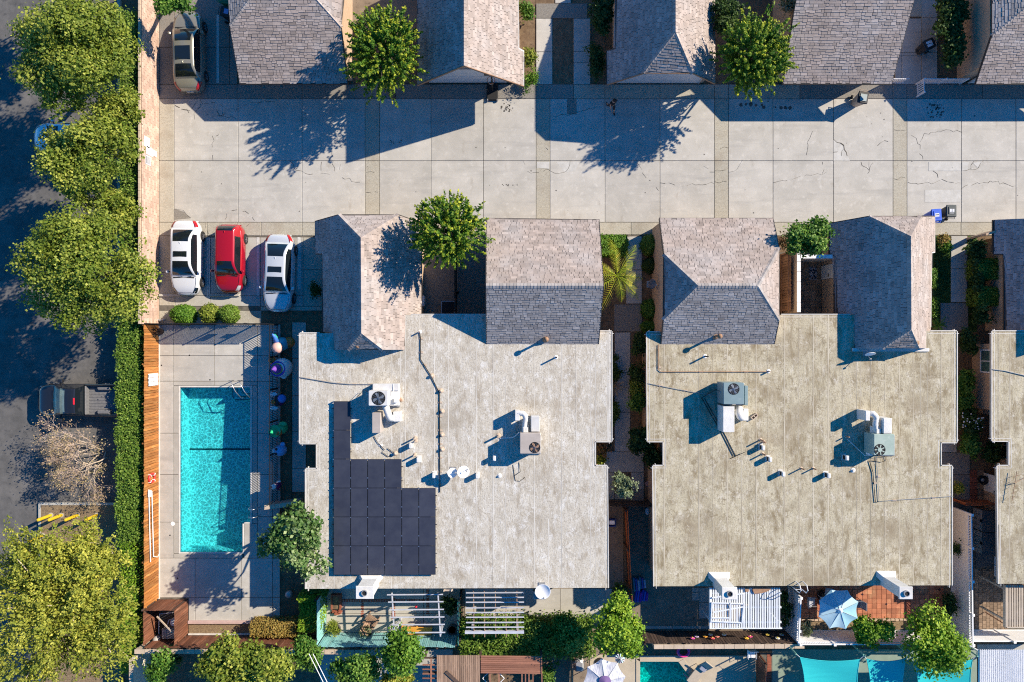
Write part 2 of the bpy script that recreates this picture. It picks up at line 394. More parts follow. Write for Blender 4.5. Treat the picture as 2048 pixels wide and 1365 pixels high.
for c in ([(580, 322), (592, 342), (612, 347), (640, 346), (666, 347), (690, 358), (728, 367)], [(604, 324), (594, 340)], [(643, 324), (645, 342)], [(664, 300), (667, 345)], [(676, 326), (680, 338)],
          [(732, 345), (757, 347)], [(732, 385), (757, 386)], [(1046, 322), (1054, 342), (1070, 348), (1098, 338), (1110, 346), (1132, 344), (1140, 322)], [(1072, 296), (1098, 298)],
          [(1275, 326), (1290, 355), (1318, 380)], [(1405, 324), (1414, 340), (1428, 345)], [(1430, 342), (1456, 336)], [(1458, 345), (1475, 338), (1486, 322)], [(1430, 364), (1456, 366)],
          [(1320, 366), (1375, 370), (1428, 367)], [(1430, 294), (1456, 298)], [(1546, 366), (1600, 354), (1645, 348), (1662, 345)], [(1645, 324), (1646, 346)], [(1615, 320), (1614, 290), (1626, 262)],
          [(1722, 324), (1736, 340), (1748, 325)], [(1738, 325), (1738, 350)], [(1755, 292), (1770, 282), (1784, 281)], [(1788, 260), (1812, 261)], [(1788, 358), (1812, 356)], [(1816, 268), (1838, 285), (1844, 322)],
          [(1840, 285), (1850, 268), (1885, 262), (1922, 264)], [(1866, 342), (1884, 360), (1920, 367)], [(1923, 378), (1960, 365), (1995, 364), (2030, 375)], [(1816, 365), (1860, 367), (1880, 362)],
          [(1925, 342), (1940, 338), (1946, 322)], [(1940, 340), (1958, 334), (1968, 324)], [(350, 212), (380, 222), (395, 205)], [(400, 200), (410, 230), (470, 235)], [(440, 200), (448, 232)],
          [(470, 225), (500, 205), (560, 202)], [(426, 320), (426, 272), (440, 268)], [(348, 418), (368, 424), (380, 436)], [(450, 440), (456, 425), (475, 420), (500, 425), (510, 440)],
          [(478, 470), (496, 446)], [(412, 446), (416, 470)], [(1102, 232), (1136, 230), (1200, 214)]):
    crack(c, .012)
for c in ([(350, 211), (372, 219), (388, 228)], [(388, 228), (402, 206)], [(388, 228), (394, 246)], [(402, 206), (430, 208), (438, 232), (462, 226)]):
    crack(c, .016)


def blotch(px, py, r, m, n=14, name='stain', z=.005, par=None, sx=1):
    g = MB(); c = Vector(W(px, py)); k = r / F * CAMH
    vs = [(c.x + math.cos(a) * k * sx * rnd.uniform(.7, 1.2), c.y + math.sin(a) * k * rnd.uniform(.7, 1.2), z) for a in (2 * math.pi * i / n for i in range(n))]
    g.add(vs, [tuple(range(n))]); return g.build(name, m, par or pav)


def patchpoly(pts, m=PATCHM, name='patch', z=.005, par=None):
    g = MB(); g.add([W(x, y)[:2] + (z,) for x, y in pts[::-1]], [tuple(range(len(pts)))]); return g.build(name, m, par or pav)


patchpoly([(1667, 279), (1683, 290), (1694, 310), (1700, 322), (1667, 322)]); crack([(1667, 279), (1686, 292), (1700, 322)], .03); crack([(1667, 305), (1682, 304), (1685, 322)], .025, jag=.03); crack([(1682, 304), (1690, 297)], .02)
patchpoly([(1857, 324), (1922, 324), (1922, 342), (1857, 342)]); patchpoly([(1850, 380), (1921, 380), (1921, 405), (1850, 405)]); patchpoly([(1924, 325), (1938, 325), (1935, 340), (1924, 342)])
patchpoly([(1112, 324), (1160, 324), (1150, 342), (1130, 346)]); patchpoly([(1945, 326), (1965, 324), (1955, 336)])
patchpoly([(1134, 199), (1153, 199), (1153, 229), (1134, 229)], AGGD)
patchpoly([(1074, 324), (1099, 324), (1099, 338), (1074, 336)]); patchpoly([(348, 418), (368, 424), (380, 437), (348, 440)], AGGD)
for x, y in ((1482, 210), (1492, 209), (1502, 209), (1512, 211), (1524, 210), (1528, 215), (1551, 215), (1562, 216), (1571, 216), (1580, 216), (1536, 203)): blotch(x, y, rnd.uniform(1.5, 4.5), OIL)
for k in range(46):
    a, q = rnd.uniform(0, 6.28), rnd.random() ** .6; blotch(1873 + math.cos(a) * q * 20, 220 + math.sin(a) * q * 18, rnd.uniform(.8, 2.6), OIL, 7)
for k in range(34):
    a, q = rnd.uniform(0, 6.28), rnd.random() ** .6; blotch(1012 + math.cos(a) * q * 14, 216 + math.sin(a) * q * 9, rnd.uniform(.6, 1.7), OIL, 7)
for k in range(36):
    blotch(rnd.uniform(360, 2040), rnd.uniform(205, 440), rnd.uniform(.6, 1.5), OIL, 7)
for k in range(10): blotch(rnd.uniform(945, 1040), rnd.uniform(368, 372), rnd.uniform(.8, 1.6), OIL, 7)
for k in range(8): blotch(rnd.uniform(780, 810), rnd.uniform(280, 288), rnd.uniform(.8, 1.6), OIL, 7)

# ---- parking bays
bay = sheet('parking_bay', 318, -40, 474, 169, JOINT, -.034)
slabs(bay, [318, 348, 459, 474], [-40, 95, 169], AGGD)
g = MB(); a = rect(433, 30, 438, 166); g.box(a[0], a[1], .003, a[2], a[3], .007); g.build('painted_line', PAINTW, bay)
bay2 = sheet('parking_bay', 318, 472, 645, 622, JOINT, -.034)
slabs(bay2, [318, 350], [472, 545, 612], AGG); slabs(bay2, [350, 421, 476, 521, 606], [475, 592], CONCW); slabs(bay2, [350, 421, 521, 606], [592, 613], CONCW); slabs(bay2, [521, 645], [613, 622], AGG)
slabs(bay2, [606, 645], [475, 540, 613], AGG)
for q in ((414.5, 476, 416.5, 596), (418.5, 476, 420, 596), (513.5, 475, 518.5, 592), (595, 475, 601.5, 579)):
    g = MB(); a = rect(*q); g.box(a[0], a[1], .003, a[2], a[3], .007); g.build('painted_line', PAINTW, bay2)
sheet('planting_bed', 318, 612, 522, 648, AGG, -.04)
sheet('planting_bed', 522, 622, 660, 665, SOIL, -.05)

# ---- walkways between the houses
wk = sheet('walkway', 1072, -30, 1181, 169, SOIL, -.045)
slabs(wk, [1072, 1105], [37, 104, 169], CONC); slabs(wk, [1147, 1181], [37, 103, 126, 169], CONC); slabs(wk, [1072, 1175], [7, 37], AGGD); slabs(wk, [1110, 1142], [-30, 7], CONC)
wk2 = sheet('walkway', 1226, 470, 1286, 1010, SOIL, -.045)
slabs(wk2, [1252, 1284], [473, 540, 608], CONC); slabs(wk2, [1228, 1285], [609, 664], AGGD); slabs(wk2, [1229, 1261], [665, 745, 825, 903], CONC); slabs(wk2, [1208, 1288], [903, 945], CONCW)
slabs(wk2, [1262, 1288], [945, 980], CONCW); slabs(wk2, [1215, 1229], [945, 1000], AGG); slabs(wk2, [1229, 1262], [988, 1000], AGG); slabs(wk2, [1262, 1288], [980, 1002], AGGD)
wk3 = sheet('walkway', 1870, 471, 1938, 1010, SOIL, -.045)
slabs(wk3, [1902, 1935], [472, 538, 605], CONCW); slabs(wk3, [1881, 1937], [606, 662], AGGD); slabs(wk3, [1884, 1914], [882, 905], CONC); slabs(wk3, [1884, 1940], [905, 950, 1005], AGGD)
for i in range(5):
    slab(wk3, 1940, 940 + i * 13, 1955, 953 + i * 13, BRICK, name='stone'); slab(wk3, 1955, 940 + i * 13, 1969, 953 + i * 13, PAVER, name='stone')
wk4 = sheet('walkway', 1800, -30, 1880, 169, SOIL, -.045)
slabs(wk4, [1790, 1844], [0, 34], AGG); slabs(wk4, [1790, 1804, 1843], [37, 105, 112, 169], CONC); slabs(wk4, [1843, 1875], [0, 36, 105, 169], CONC)
wk5 = sheet('walkway', 583, 645, 613, 1005, SOIL, -.045)
slabs(wk5, [584, 612], [645, 718, 792, 864, 937, 985], CONCW)


def grass(name, px0, py0, px1, py1, n, m, h=(.04, .12), seed=0):
    r = np.random.default_rng(seed); a = rect(px0, py0, px1, py1)
    x = r.uniform(a[0], a[2], n); y = r.uniform(a[1], a[3], n); an = r.uniform(0, 6.28, n); hh = r.uniform(*h, n); w = .015 + hh * .12
    lean = r.uniform(-.6, .6, (n, 2)) * hh[:, None]
    v = np.zeros((n, 3, 3)); v[:, :, 2] = -.045
    v[:, 0, 0] = x - np.cos(an) * w; v[:, 0, 1] = y - np.sin(an) * w; v[:, 1, 0] = x + np.cos(an) * w; v[:, 1, 1] = y + np.sin(an) * w
    v[:, 2, 0] = x + lean[:, 0]; v[:, 2, 1] = y + lean[:, 1]; v[:, 2, 2] += hh
    me = bpy.data.meshes.new(name); me.from_pydata(v.reshape(-1, 3).tolist(), [], np.arange(n * 3).reshape(-1, 3).tolist()); me.materials.append(m)
    at = me.attributes.new('tint', 'FLOAT', 'POINT'); at.data.foreach_set('value', np.repeat(r.uniform(0, 1, n), 3))
    return tag(link(name, me), kind='stuff')


sheet('lawn_bed', 1866, 471, 1902, 655, LAWN, -.044); grass('lawn', 1868, 474, 1901, 650, 5200, LF_DARK, (.03, .08), 1)
sheet('lawn_bed', 1937, 471, 1955, 665, LAWN, -.044); grass('lawn', 1938, 480, 1952, 660, 1500, LF_DARK, (.03, .08), 2)

# ---- kerb island by the road
g = MB(); a = rect(84, 1010, 245, 1400); g.prism([(a[0], a[1]), (a[2], a[1]), (a[2], a[3]), (a[0], a[3])], -.06, .1); isl = struct('planting_island', g, MULCH)
g = MB(); g.box(a[0] - .15, a[1], -.06, a[0] + .0, a[3] + .15, .12); g.build('kerb', CONCW, isl); g = MB(); g.box(a[0] + .003, a[3] + .003, -.06, a[2], a[3] + .15, .12); g.build('kerb', CONCW, isl)
g = MB(); a = rect(236, -60, 242, 1008); g.box(a[0], a[1], -.06, a[2], a[3], .12); struct('kerb', g, CONCW)


# ---- pool terrace
deck = MB(); a = rect(318, 648, 560, 1246); cut_sheet(deck, a[0], a[1], a[2], a[3], -.034, [POOL]); deck = struct('pool_deck', deck, JOINT)
slabs(deck, [318, 347, 429, 515, 545, 560], [650, 712, 763], CONC); slabs(deck, [318, 347], [763, 867, 950, 1045, 1117], CONC); slabs(deck, [347, 429, 515], [763, 772], CONCW)
slabs(deck, [347, 357], [772, 867, 950, 1045, 1108], CONCW); slabs(deck, [347, 485], [1108, 1117], CONCW); slabs(deck, [318, 390, 483, 545, 560], [1117, 1196, 1243], CONC, skip=[(318, 1196)])
slab(deck, 377, 1196, 390, 1243, CONC); slabs(deck, [504, 515], [772, 867, 950, 1048], CONCW); slabs(deck, [515, 545, 560], [763, 867, 950, 1034, 1117], CONC)
slab(deck, 488, 1048, 515, 1117, CONCW)
for q in ((357, 772, 360.3, 1108), (360.3, 772, 504, 775.2), (500.7, 775.2, 504, 1048), (485, 1048, 488, 1108), (360.3, 1104.8, 485, 1108), (488, 1045, 500.7, 1048)):
    a = rect(*q); g = MB(); g.bbox(a[0] + .003, a[1] + .003, -.05, a[2] - .003, a[3] - .003, .012, .008); g.build('coping', mat('coping stone', (.62, .6, .56), (.52, .5, .46), 4, .8) if 'coping stone' not in bpy.data.materials else bpy.data.materials['coping stone'], deck)
a = rect(318, 650, 320.5, 1198); g = MB(); g.box(a[0] - .05, a[1], -.04, a[2] - .03, a[3], .05); g.build('edge_strip', TRIMW, deck)

PLAST = mat('pool plaster', (.42, .66, .66), (.36, .6, .6), 1.2, .7)
TILED = mat('dark pool tile', (.02, .05, .06), rough=.4)


def basin(name, poly, zf, parent=None):
    """poly: world xy anticlockwise; zf(x, y): floor height"""
    g = MB(); n = len(poly)
    v = [(x, y, -.0) for x, y in poly] + [(x, y, zf(x, y)) for x, y in poly]
    g.add(v, [tuple(range(n, 2 * n))] + [((i + 1) % n, i, i + n, (i + 1) % n + n) for i in range(n)])
    return g.build(name, PLAST, parent)


def water_mat(name, col, ripple, caustic):
    m = bpy.data.materials.new(name); m.use_nodes = True; N, L = m.node_tree.nodes, m.node_tree.links
    N.remove(N['Principled BSDF'])
    tr = N.new('ShaderNodeBsdfTransparent'); gl = N.new('ShaderNodeBsdfGlossy'); gl.inputs['Roughness'].default_value = .02
    fr = N.new('ShaderNodeFresnel'); fr.inputs[0].default_value = 1.33; ge = N.new('ShaderNodeNewGeometry'); io = N.new('ShaderNodeMapRange'); io.inputs['To Min'].default_value = 1.33; io.inputs['To Max'].default_value = 1 / 1.33; L.new(ge.outputs['Backfacing'], io.inputs[0]); L.new(io.outputs[0], fr.inputs[0]); mx = N.new('ShaderNodeMixShader')
    tc = N.new('ShaderNodeTexCoord')
    wn = N.new('ShaderNodeTexNoise'); wn.inputs['Scale'].default_value = 1.6; wn.inputs['Detail'].default_value = 2; L.new(tc.outputs['Object'], wn.inputs['Vector'])
    ad = N.new('ShaderNodeVectorMath'); ad.operation = 'MULTIPLY_ADD'; ad.inputs[1].default_value = (.55, .55, .55); L.new(wn.outputs['Color'], ad.inputs[0]); L.new(tc.outputs['Object'], ad.inputs[2])
    vo = N.new('ShaderNodeTexVoronoi'); vo.feature = 'SMOOTH_F1'; vo.inputs['Scale'].default_value = ripple; vo.inputs['Smoothness'].default_value = .3; L.new(ad.outputs[0], vo.inputs['Vector'])
    vo2 = N.new('ShaderNodeTexVoronoi'); vo2.feature = 'DISTANCE_TO_EDGE'; vo2.inputs['Scale'].default_value = ripple; L.new(ad.outputs[0], vo2.inputs['Vector'])
    mr = N.new('ShaderNodeMapRange'); mr.inputs['From Min'].default_value = .0; mr.inputs['From Max'].default_value = .13; mr.inputs['To Min'].default_value = caustic; mr.inputs['To Max'].default_value = 1 - (caustic - 1) * .12  # caustic light lines put into the water's transparent colour
    L.new(vo2.outputs['Distance'], mr.inputs[0])
    vm = N.new('ShaderNodeVectorMath'); vm.operation = 'SCALE'; vm.inputs[0].default_value = col; L.new(mr.outputs[0], vm.inputs['Scale']); L.new(vm.outputs[0], tr.inputs[0])
    bp = N.new('ShaderNodeBump'); bp.inputs['Strength'].default_value = .25; bp.inputs['Distance'].default_value = .05; L.new(vo.outputs['Distance'], bp.inputs['Height']); L.new(bp.outputs[0], gl.inputs['Normal']); L.new(bp.outputs[0], fr.inputs['Normal'])
    L.new(fr.outputs[0], mx.inputs[0]); L.new(tr.outputs[0], mx.inputs[1]); L.new(gl.outputs[0], mx.inputs[2]); L.new(mx.outputs[0], N['Material Output'].inputs[0])
    return m


WATER = water_mat('pool water', (.24, .67, .71), 4.6, 1.75); WATER2 = water_mat('green pool water', (.05, .6, .56), 3.6, 1.8)
x0, y0, x1, y1 = POOL; nx, ny = W(485, 1048)[:2]
Lp = [(x0, y0), (nx, y0), (nx, ny), (x1, ny), (x1, y1), (x0, y1)]
pool = basin('swimming_pool', Lp, lambda x, y: -1.05 - .55 * (y1 - y) / (y1 - y0)); tag(pool, kind='structure')
g = MB(); g.add([(x + (.002 if x == x0 else -.002), y, -.1) for x, y in Lp], [tuple(range(6))]); g.build('water', WATER, pool)
for k, (r_, z_) in enumerate(((1.38, -.82), (1.02, -.58), (.66, -.34))):
    g = MB(); P = [(x1 - .003, y1 - .003), (x1 - .003 - r_ * 1.05, y1 - .003)] + [(x1 - r_ * 1.05 + .25 - .25 * math.cos(t), y1 - r_ * .62 + .25 - .25 * math.sin(t)) for t in (i * math.pi / 12 for i in range(7))] + [(x1 - .003, y1 - r_ * .62)]
    g.prism(P, -1.2, z_); g.build('step', PLAST, pool)
    g = MB(); g.tube([(p[0], p[1], z_ + .004) for p in P[1:]], .02, 4); g.build('step_edge', TILED, pool)
TILEB = mat('waterline tile', (.05, .16, .2), (.09, .24, .28), 9, .3)
for i in range(6):
    (xa, ya_), (xc, yc) = Lp[i], Lp[(i + 1) % 6]; d = Vector((xc - xa, yc - ya_, 0)).normalized(); nn = Vector((-d.y, d.x, 0)) * .008; g = MB(); g.beam(Vector((xa, ya_, -.09)) + nn, Vector((xc, yc, -.09)) + nn, .012, .15); g.build('waterline_tile', TILEB, pool)
g = MB(); yy = W(0, 905)[1]; g.box(x0 + .01, yy - .05, -1.4, x1 - .01, yy + .05, -1.05 - .55 * (y1 - yy) / (y1 - y0) + .02); g.build('tile_line', TILED, pool)
ra = thing('pool_handrail', 'pair of bent steel handrails at the pool steps', 'handrail', W(482, 772))
for dx in (0, .55):
    g = MB(); g.tube([(-.45 + dx, .35, 0), (-.45 + dx, .38, .75), (-.3 + dx, .3, .88), (.0 + dx, -.3, .85), (.15 + dx, -.75, .35), (.15 + dx, -.8, -.4)], .024, 8); g.build('rail', STEEL, ra, smooth=True)
la = thing('pool_ladder', 'small steel grab ladder at the lower end of the pool', 'ladder', W(503, 1022))
for dy in (-.25, .25):
    g = MB(); g.tube([(.55, dy, 0), (.52, dy, .6), (.35, dy, .8), (.1, dy, .75), (-.06, dy, .3), (-.06, dy, -.7)], .024, 8); g.build('rail', STEEL, la, smooth=True)
for z in (-.25, -.5): g = MB(); g.box(-.1, -.25, z, -.02, .25, z + .03); g.build('tread', STEEL, la)
g = MB(); g.lathe([(.13, 0), (.13, .012), (.1, .016)], 20, W(345.5, 1048)); sk = g.build('skimmer_lid', VINYL, deck)
for x, y in ((379, 711), (420, 760), (340, 1071), (355, 1157), (323, 731)): g = MB(); g.lathe([(.045, 0), (.045, .006)], 10, W(x, y)); g.build('drain_cap', BLACK, deck)

# second pool, in the garden behind
x2, yb, x3, yt = POOL2
P2 = [(x2, yb), (x3 + .4, yb), W(1387, 1365)[:2], W(1356, 1324)[:2], (x2, yt)]
p2 = basin('swimming_pool', P2, lambda x, y: -1.3); tag(p2, kind='structure')
g = MB(); g.add([(x, y, -.1) for x, y in P2], [tuple(range(5))]); g.build('water', WATER2, p2)
DECK2 = mat('beige pool deck', (.47, .4, .3), (.41, .35, .26), 1.5, .85, .3, 25)
dk2 = sheet('garden_deck', 1180, 1310, 1279, 1420, DECK2, -.02)
for poly in ([(1280, 1312), (1520, 1312), (1520, 1324), (1280, 1324)], [(1356, 1324), (1520, 1324), (1520, 1430), (1436, 1430)]):
    g = MB(); g.prism([W(x, y)[:2] for x, y in poly], -1.5, -.015); g.build('slab', DECK2, dk2)
for q in ((1272, 1318, 1280, 1400),): a = rect(*q); g = MB(); g.bbox(a[0], a[1], -.05, a[2], a[3], .02, .01); g.build('coping', DECK2, dk2)
g = MB(); a0, b0, c0, d0 = [W(x, y)[:2] for x, y in ((1272, 1318), (1366, 1318), (1357, 1323.5), (1280, 1323.5))]; g.prism([a0, b0, c0, d0], -.05, .02); g.build('coping', DECK2, dk2)
g = MB(); g.prism([W(x, y)[:2] for x, y in ((1357, 1324), (1367, 1318.5), (1402, 1365), (1388, 1365))], -.05, .021); g.build('coping', DECK2, dk2)
for q in ((1545, 1300, 1960, 1420, mat('green grey patio', (.2, .26, .21), (.24, .3, .25), 1.5, .85)), (640, 1300, 905, 1400, CONCW), (1100, 1290, 1200, 1400, DIRT), (1955, 1290, 2100, 1420, CONCW)):
    sheet('garden_ground', *q)
# ================================================================== WALLS AND FENCES
wx = W(318, 0)[0]
bw = thing('block_wall', 'long pink masonry block wall between the street hedge and the parking bays', 'wall', (wx, 10, 0))
ya, yb_ = W(0, 650)[1], W(0, -40)[1]; nb = int((yb_ - ya) / .4)
g = MB(); g.box(wx - .19, ya, -.06, wx - .012, yb_, 1.98); g.build('mortar_core', MORTAR, bw, org=bw.location)
g = MB()
for c in range(10):
    for i in range(nb + 1):
        y = ya + i * .4 + (.2 if c % 2 else 0); yend = min(y + .385, yb_); z = c * .2
        if yend - y < .08: continue
        d = rnd.uniform(-.004, .004)
        for sx_ in (0, 1):
            if sx_ == 0: g.box(wx - .02, y + .006, z + .006, wx + d, yend, z + .192, t=rnd.random())
o = g.build('block', BLOCK, bw, org=bw.location, tint=True); o['kind'] = 'stuff'
for i in range(nb):
    g = MB(); g.bbox(-.11, 0, 1.98, .02, .392, 2.04, .012); g.build('cap_block', CAPM, bw).location = (-.1 + .0, ya + i * .4 - 10, 0)
sg = thing('wall_notice', 'white boards and a small printed notice fixed to the pink block wall', 'sign', (wx + .005, W(0, 308)[1], 0))
for (ya0, yb0, z0, z1) in ((.0, .62, 1.15, 1.75), (-.42, .08, .75, 1.5), (-.3, .05, .35, .75)):
    g = MB(); g.box(0, ya0, z0, .018, yb0, z1); g.build('board', VINYL, sg)
g = MB(); g.box(0, -1.05, 1.0, .015, -.48, 1.6); g.build('notice', mat('notice plate', (.42, .44, .5), (.6, .61, .63), 9, .5), sg)
for k in range(5): g = MB(); g.box(.015, -.98, 1.08 + k * .1, .019, -.55, 1.12 + k * .1); g.build('text_line', BLACK if k == 4 else METALG, sg)


def boards(root, p, q, h, bw_, gap, th, mats, name='board', jit=.02, rails=True, z0=0.0, railmat=None, side=1, post=2.4, skip=None, leanj=.006):
    """upright boards from p to q (world xy), each one a part; rails and posts stand behind"""
    p, q = Vector(p).to_2d(), Vector(q).to_2d(); d = (q - p); Ln = d.length; d /= Ln; ang = math.atan2(d.y, d.x); nrm = Vector((-d.y, d.x)) * side
    pitch = bw_ + gap; n = int(Ln / pitch); org = root.location
    meshes = []
    for k in range(4):
        g = MB(); hh = h + (k - 1.5) * jit; w = bw_ * (1 - .03 * k)
        g.box(0, -th / 2, z0, w, th / 2, z0 + hh)
        o = g.build(name, mats, None); meshes.append(o.data); bpy.data.objects.remove(o)
    for i in range(n):
        if skip and skip(i * pitch): continue
        o = link(name, rnd.choice(meshes), root); c = p + d * i * pitch
        o.location = (c.x - org.x, c.y - org.y, -org.z); o.rotation_euler = (rnd.uniform(-leanj, leanj), 0, ang)
    rm = railmat or mats
    if rails:
        off = nrm * (th / 2 + .025)
        for z in (z0 + .3, z0 + h - .3):
            g = MB(); a, b = p + off, q + off; g.beam((a.x, a.y, z), (b.x, b.y, z), .045, .09); g.build('rail', rm, root, org=org)
        off = nrm * (th / 2 + .1); k = 0.0
        while k < Ln:
            c = p + off + d * k; g = MB(); g.box(c.x - .045, c.y - .045, -.05, c.x + .045, c.y + .045, z0 + h - .05); g.build('post', rm, root, org=org); k += post


H1 = 1.75
f = thing('wooden_fence', 'golden brown wooden board fence along the street side of the pool', 'fence', W(318, 925))
boards(f, W(318, 651), W(318, 1199), H1, .15, .012, .02, WOOD, side=-1)
f = thing('wooden_fence', 'red brown board fence boxing in the pool pump corner', 'fence', W(340, 1240))
boards(f, W(318, 1199.5), W(376, 1199.5), H1, .14, .012, .02, WOODR, side=-1, railmat=WOODD); boards(f, W(376, 1200), W(376, 1271), H1, .14, .012, .02, WOODR, side=-1, railmat=WOODD)
boards(f, W(317, 1200), W(317, 1272), H1 + .02, .14, .012, .02, WOODR, side=-1, railmat=WOODD)
f = thing('wooden_fence', 'low dark red board fence at the planted end of the pool terrace', 'fence', W(510, 1272))
boards(f, W(318, 1271.5), W(648, 1271.5), H1, .13, .012, .02, WOODR, side=-1, railmat=WOODD)


def wall_run(name, label, p, q, h, th, m, cap=None):
    p, q = Vector(p), Vector(q); t = thing(name, label, 'wall', ((p.x + q.x) / 2, (p.y + q.y) / 2, 0))
    g = MB(); a, b = p + Vector((0, 0, h / 2 - .03)), q + Vector((0, 0, h / 2 - .03)); g.beam((a.x, a.y, a.z), (b.x, b.y, b.z), th, h + .06); g.build('wall', m, t, org=t.location)
    if cap:
        n = max(1, int((q - p).length / .6)); d = (q - p) / n; L_ = d.length
        for i in range(n):
            a = p + d * (i + .02); b = p + d * (i + .98); g = MB(); g.beam((a.x, a.y, h + .03), (b.x, b.y, h + .03), th + .06, .06); g.build('cap_block', cap, t, org=t.location)
    return t


wall_run('garden_wall', 'beige garden wall with a flat cap behind the pool fence', W(300, 1278), W(760, 1279), 1.74, .2, CAPM, CAPM)
wall_run('garden_wall', 'curving beige capped wall behind the dark flower fence', W(1296, 1269), W(1585, 1268), 1.72, .2, CAPM, CAPM)
wall_run('block_wall', 'short pale wall running down from the pump corner beside the yellow tree', W(297, 1290), W(297, 1400), 1.9, .2, STUCCOW, CAPM)
# pink kerb and planter by the pool
g = MB(); a = rect(377, 1241, 560, 1247); g.bbox(a[0], a[1], -.05, a[2], a[3], .13, .015); struct('planter_kerb', g, mat('pink kerb', (.5, .36, .33), (.42, .3, .28), 4, .85))
sheet('planting_bed', 377, 1247, 600, 1271, MULCH, -.02); sheet('planting_bed', 590, 1175, 650, 1271, SOIL, -.03)
g = MB(); a = rect(377, 1267, 505, 1270); g.box(a[0], a[1], -.05, a[2], a[3], .06); struct('planter_edge', g, TRIMW)


def iron_fence(root, p, q, h, pitch=.105, r=.014, m=IRON, post=2.0, z0=.08):
    p, q = Vector(p).to_2d(), Vector(q).to_2d(); d = q - p; Ln = d.length; d /= Ln; org = root.location; g = MB()
    for i in range(int(Ln / pitch)):
        c = p + d * (i + .5) * pitch; g.box(c.x - r, c.y - r, z0, c.x + r, c.y + r, h - .03)
    o = g.build('pickets', m, root, org=org); o['kind'] = 'stuff'
    for z in (z0 + .08, h - .06): g = MB(); g.beam((p.x, p.y, z), (q.x, q.y, z), .035, .035); g.build('rail', m, root, org=org)
    k = 0.0
    while k <= Ln + .01:
        c = p + d * min(k, Ln); g = MB(); g.box(c.x - .035, c.y - .035, -.04, c.x + .035, c.y + .035, h + .03); g.build('post', m, root, org=org); k += post


f = thing('iron_fence', 'black iron picket fence across the top of the pool terrace', 'fence', W(420, 649)); iron_fence(f, W(320, 649), W(556, 649), 1.75)
for (a_, b_) in ((.8, 1.35), (2.7, 3.05)):
    p = W(452, 651); g = MB(); g.box(p[0] + a_ * .62 - .5, p[1] - .012, .75, p[0] + a_ * .62 + .1, p[1] + .005, 1.35 if a_ < 1 else 1.1); g.build('sign_board', METALG, f, org=f.location)
f = thing('iron_fence', 'black iron picket fence behind the inflatable figures beside the pool', 'fence', W(556, 825)); iron_fence(f, W(556, 650), W(556, 1002), 1.55)
g = MB(); a = rect(557.5, 650, 561, 1002); g.box(a[0], a[1], -.05, a[2], a[3], .1); struct('planter_kerb', g, CONCW)
wall_run('garden_wall', 'stubby pink wall by the leafy tree at the end of the iron fence', W(541, 1007), W(606, 999), 1.1, .2, BLOCK, CAPM)
sheet('planting_bed', 561, 648, 584, 1003, SOIL, -.045); sheet('planting_bed', 584, 985, 640, 1010, SOIL, -.047)

# teal yard fence
f = thing('teal_fence', 'chipped teal board fence enclosing three sides of the brick patio', 'fence', W(785, 1250))
HT = 2.0
boards(f, W(652, 1178), W(652, 1266), HT, .14, .01, .02, TEAL, side=-1, railmat=WOODD); boards(f, W(652.5, 1266), W(918, 1266), HT, .1, .012, .02, TEAL, side=-1, railmat=WOODD)
boards(f, W(921, 1178), W(921, 1266), HT, .14, .01, .02, TEALD, side=1, railmat=WOODD)
# fences of the shaded side yards
f = thing('wooden_fence', 'bright orange board fence between two side yards', 'fence', W(1247, 1100)); boards(f, W(1247, 1010), W(1256, 1187), 1.6, .14, .01, .02, WOODO, side=-1, railmat=WOODD)
f = thing('wooden_fence', 'dark slatted cross fence below the small citrus tree', 'fence', W(1260, 1002)); boards(f, W(1214, 1002), W(1305, 1002), 1.5, .13, .03, .02, WOODD, side=1)
f = thing('wooden_fence', 'dark brown board fence hung with bright paper flowers', 'fence', W(1440, 1262)); boards(f, W(1280, 1262), W(1596, 1262), 1.75, .16, .015, .02, WOODD, side=-1)
f = thing('wooden_fence', 'orange slatted fence across the gap above the grey sheds', 'fence', W(1940, 1003)); boards(f, W(1902, 1000), W(1990, 1000), 1.5, .12, .03, .02, WOODO, side=1)
f = thing('wooden_fence', 'plain brown fence running between two back gardens below the flower fence', 'fence', W(1516, 1340)); boards(f, W(1512, 1306), W(1512, 1420), 1.7, .15, .01, .02, WOODR, side=1)
f = thing('wooden_fence', 'weathered grey fence stub behind the ivy beside the striped umbrella', 'fence', W(1142, 1345)); boards(f, W(1142, 1305), W(1140, 1420), 1.4, .15, .01, .03, WOODG, side=1)


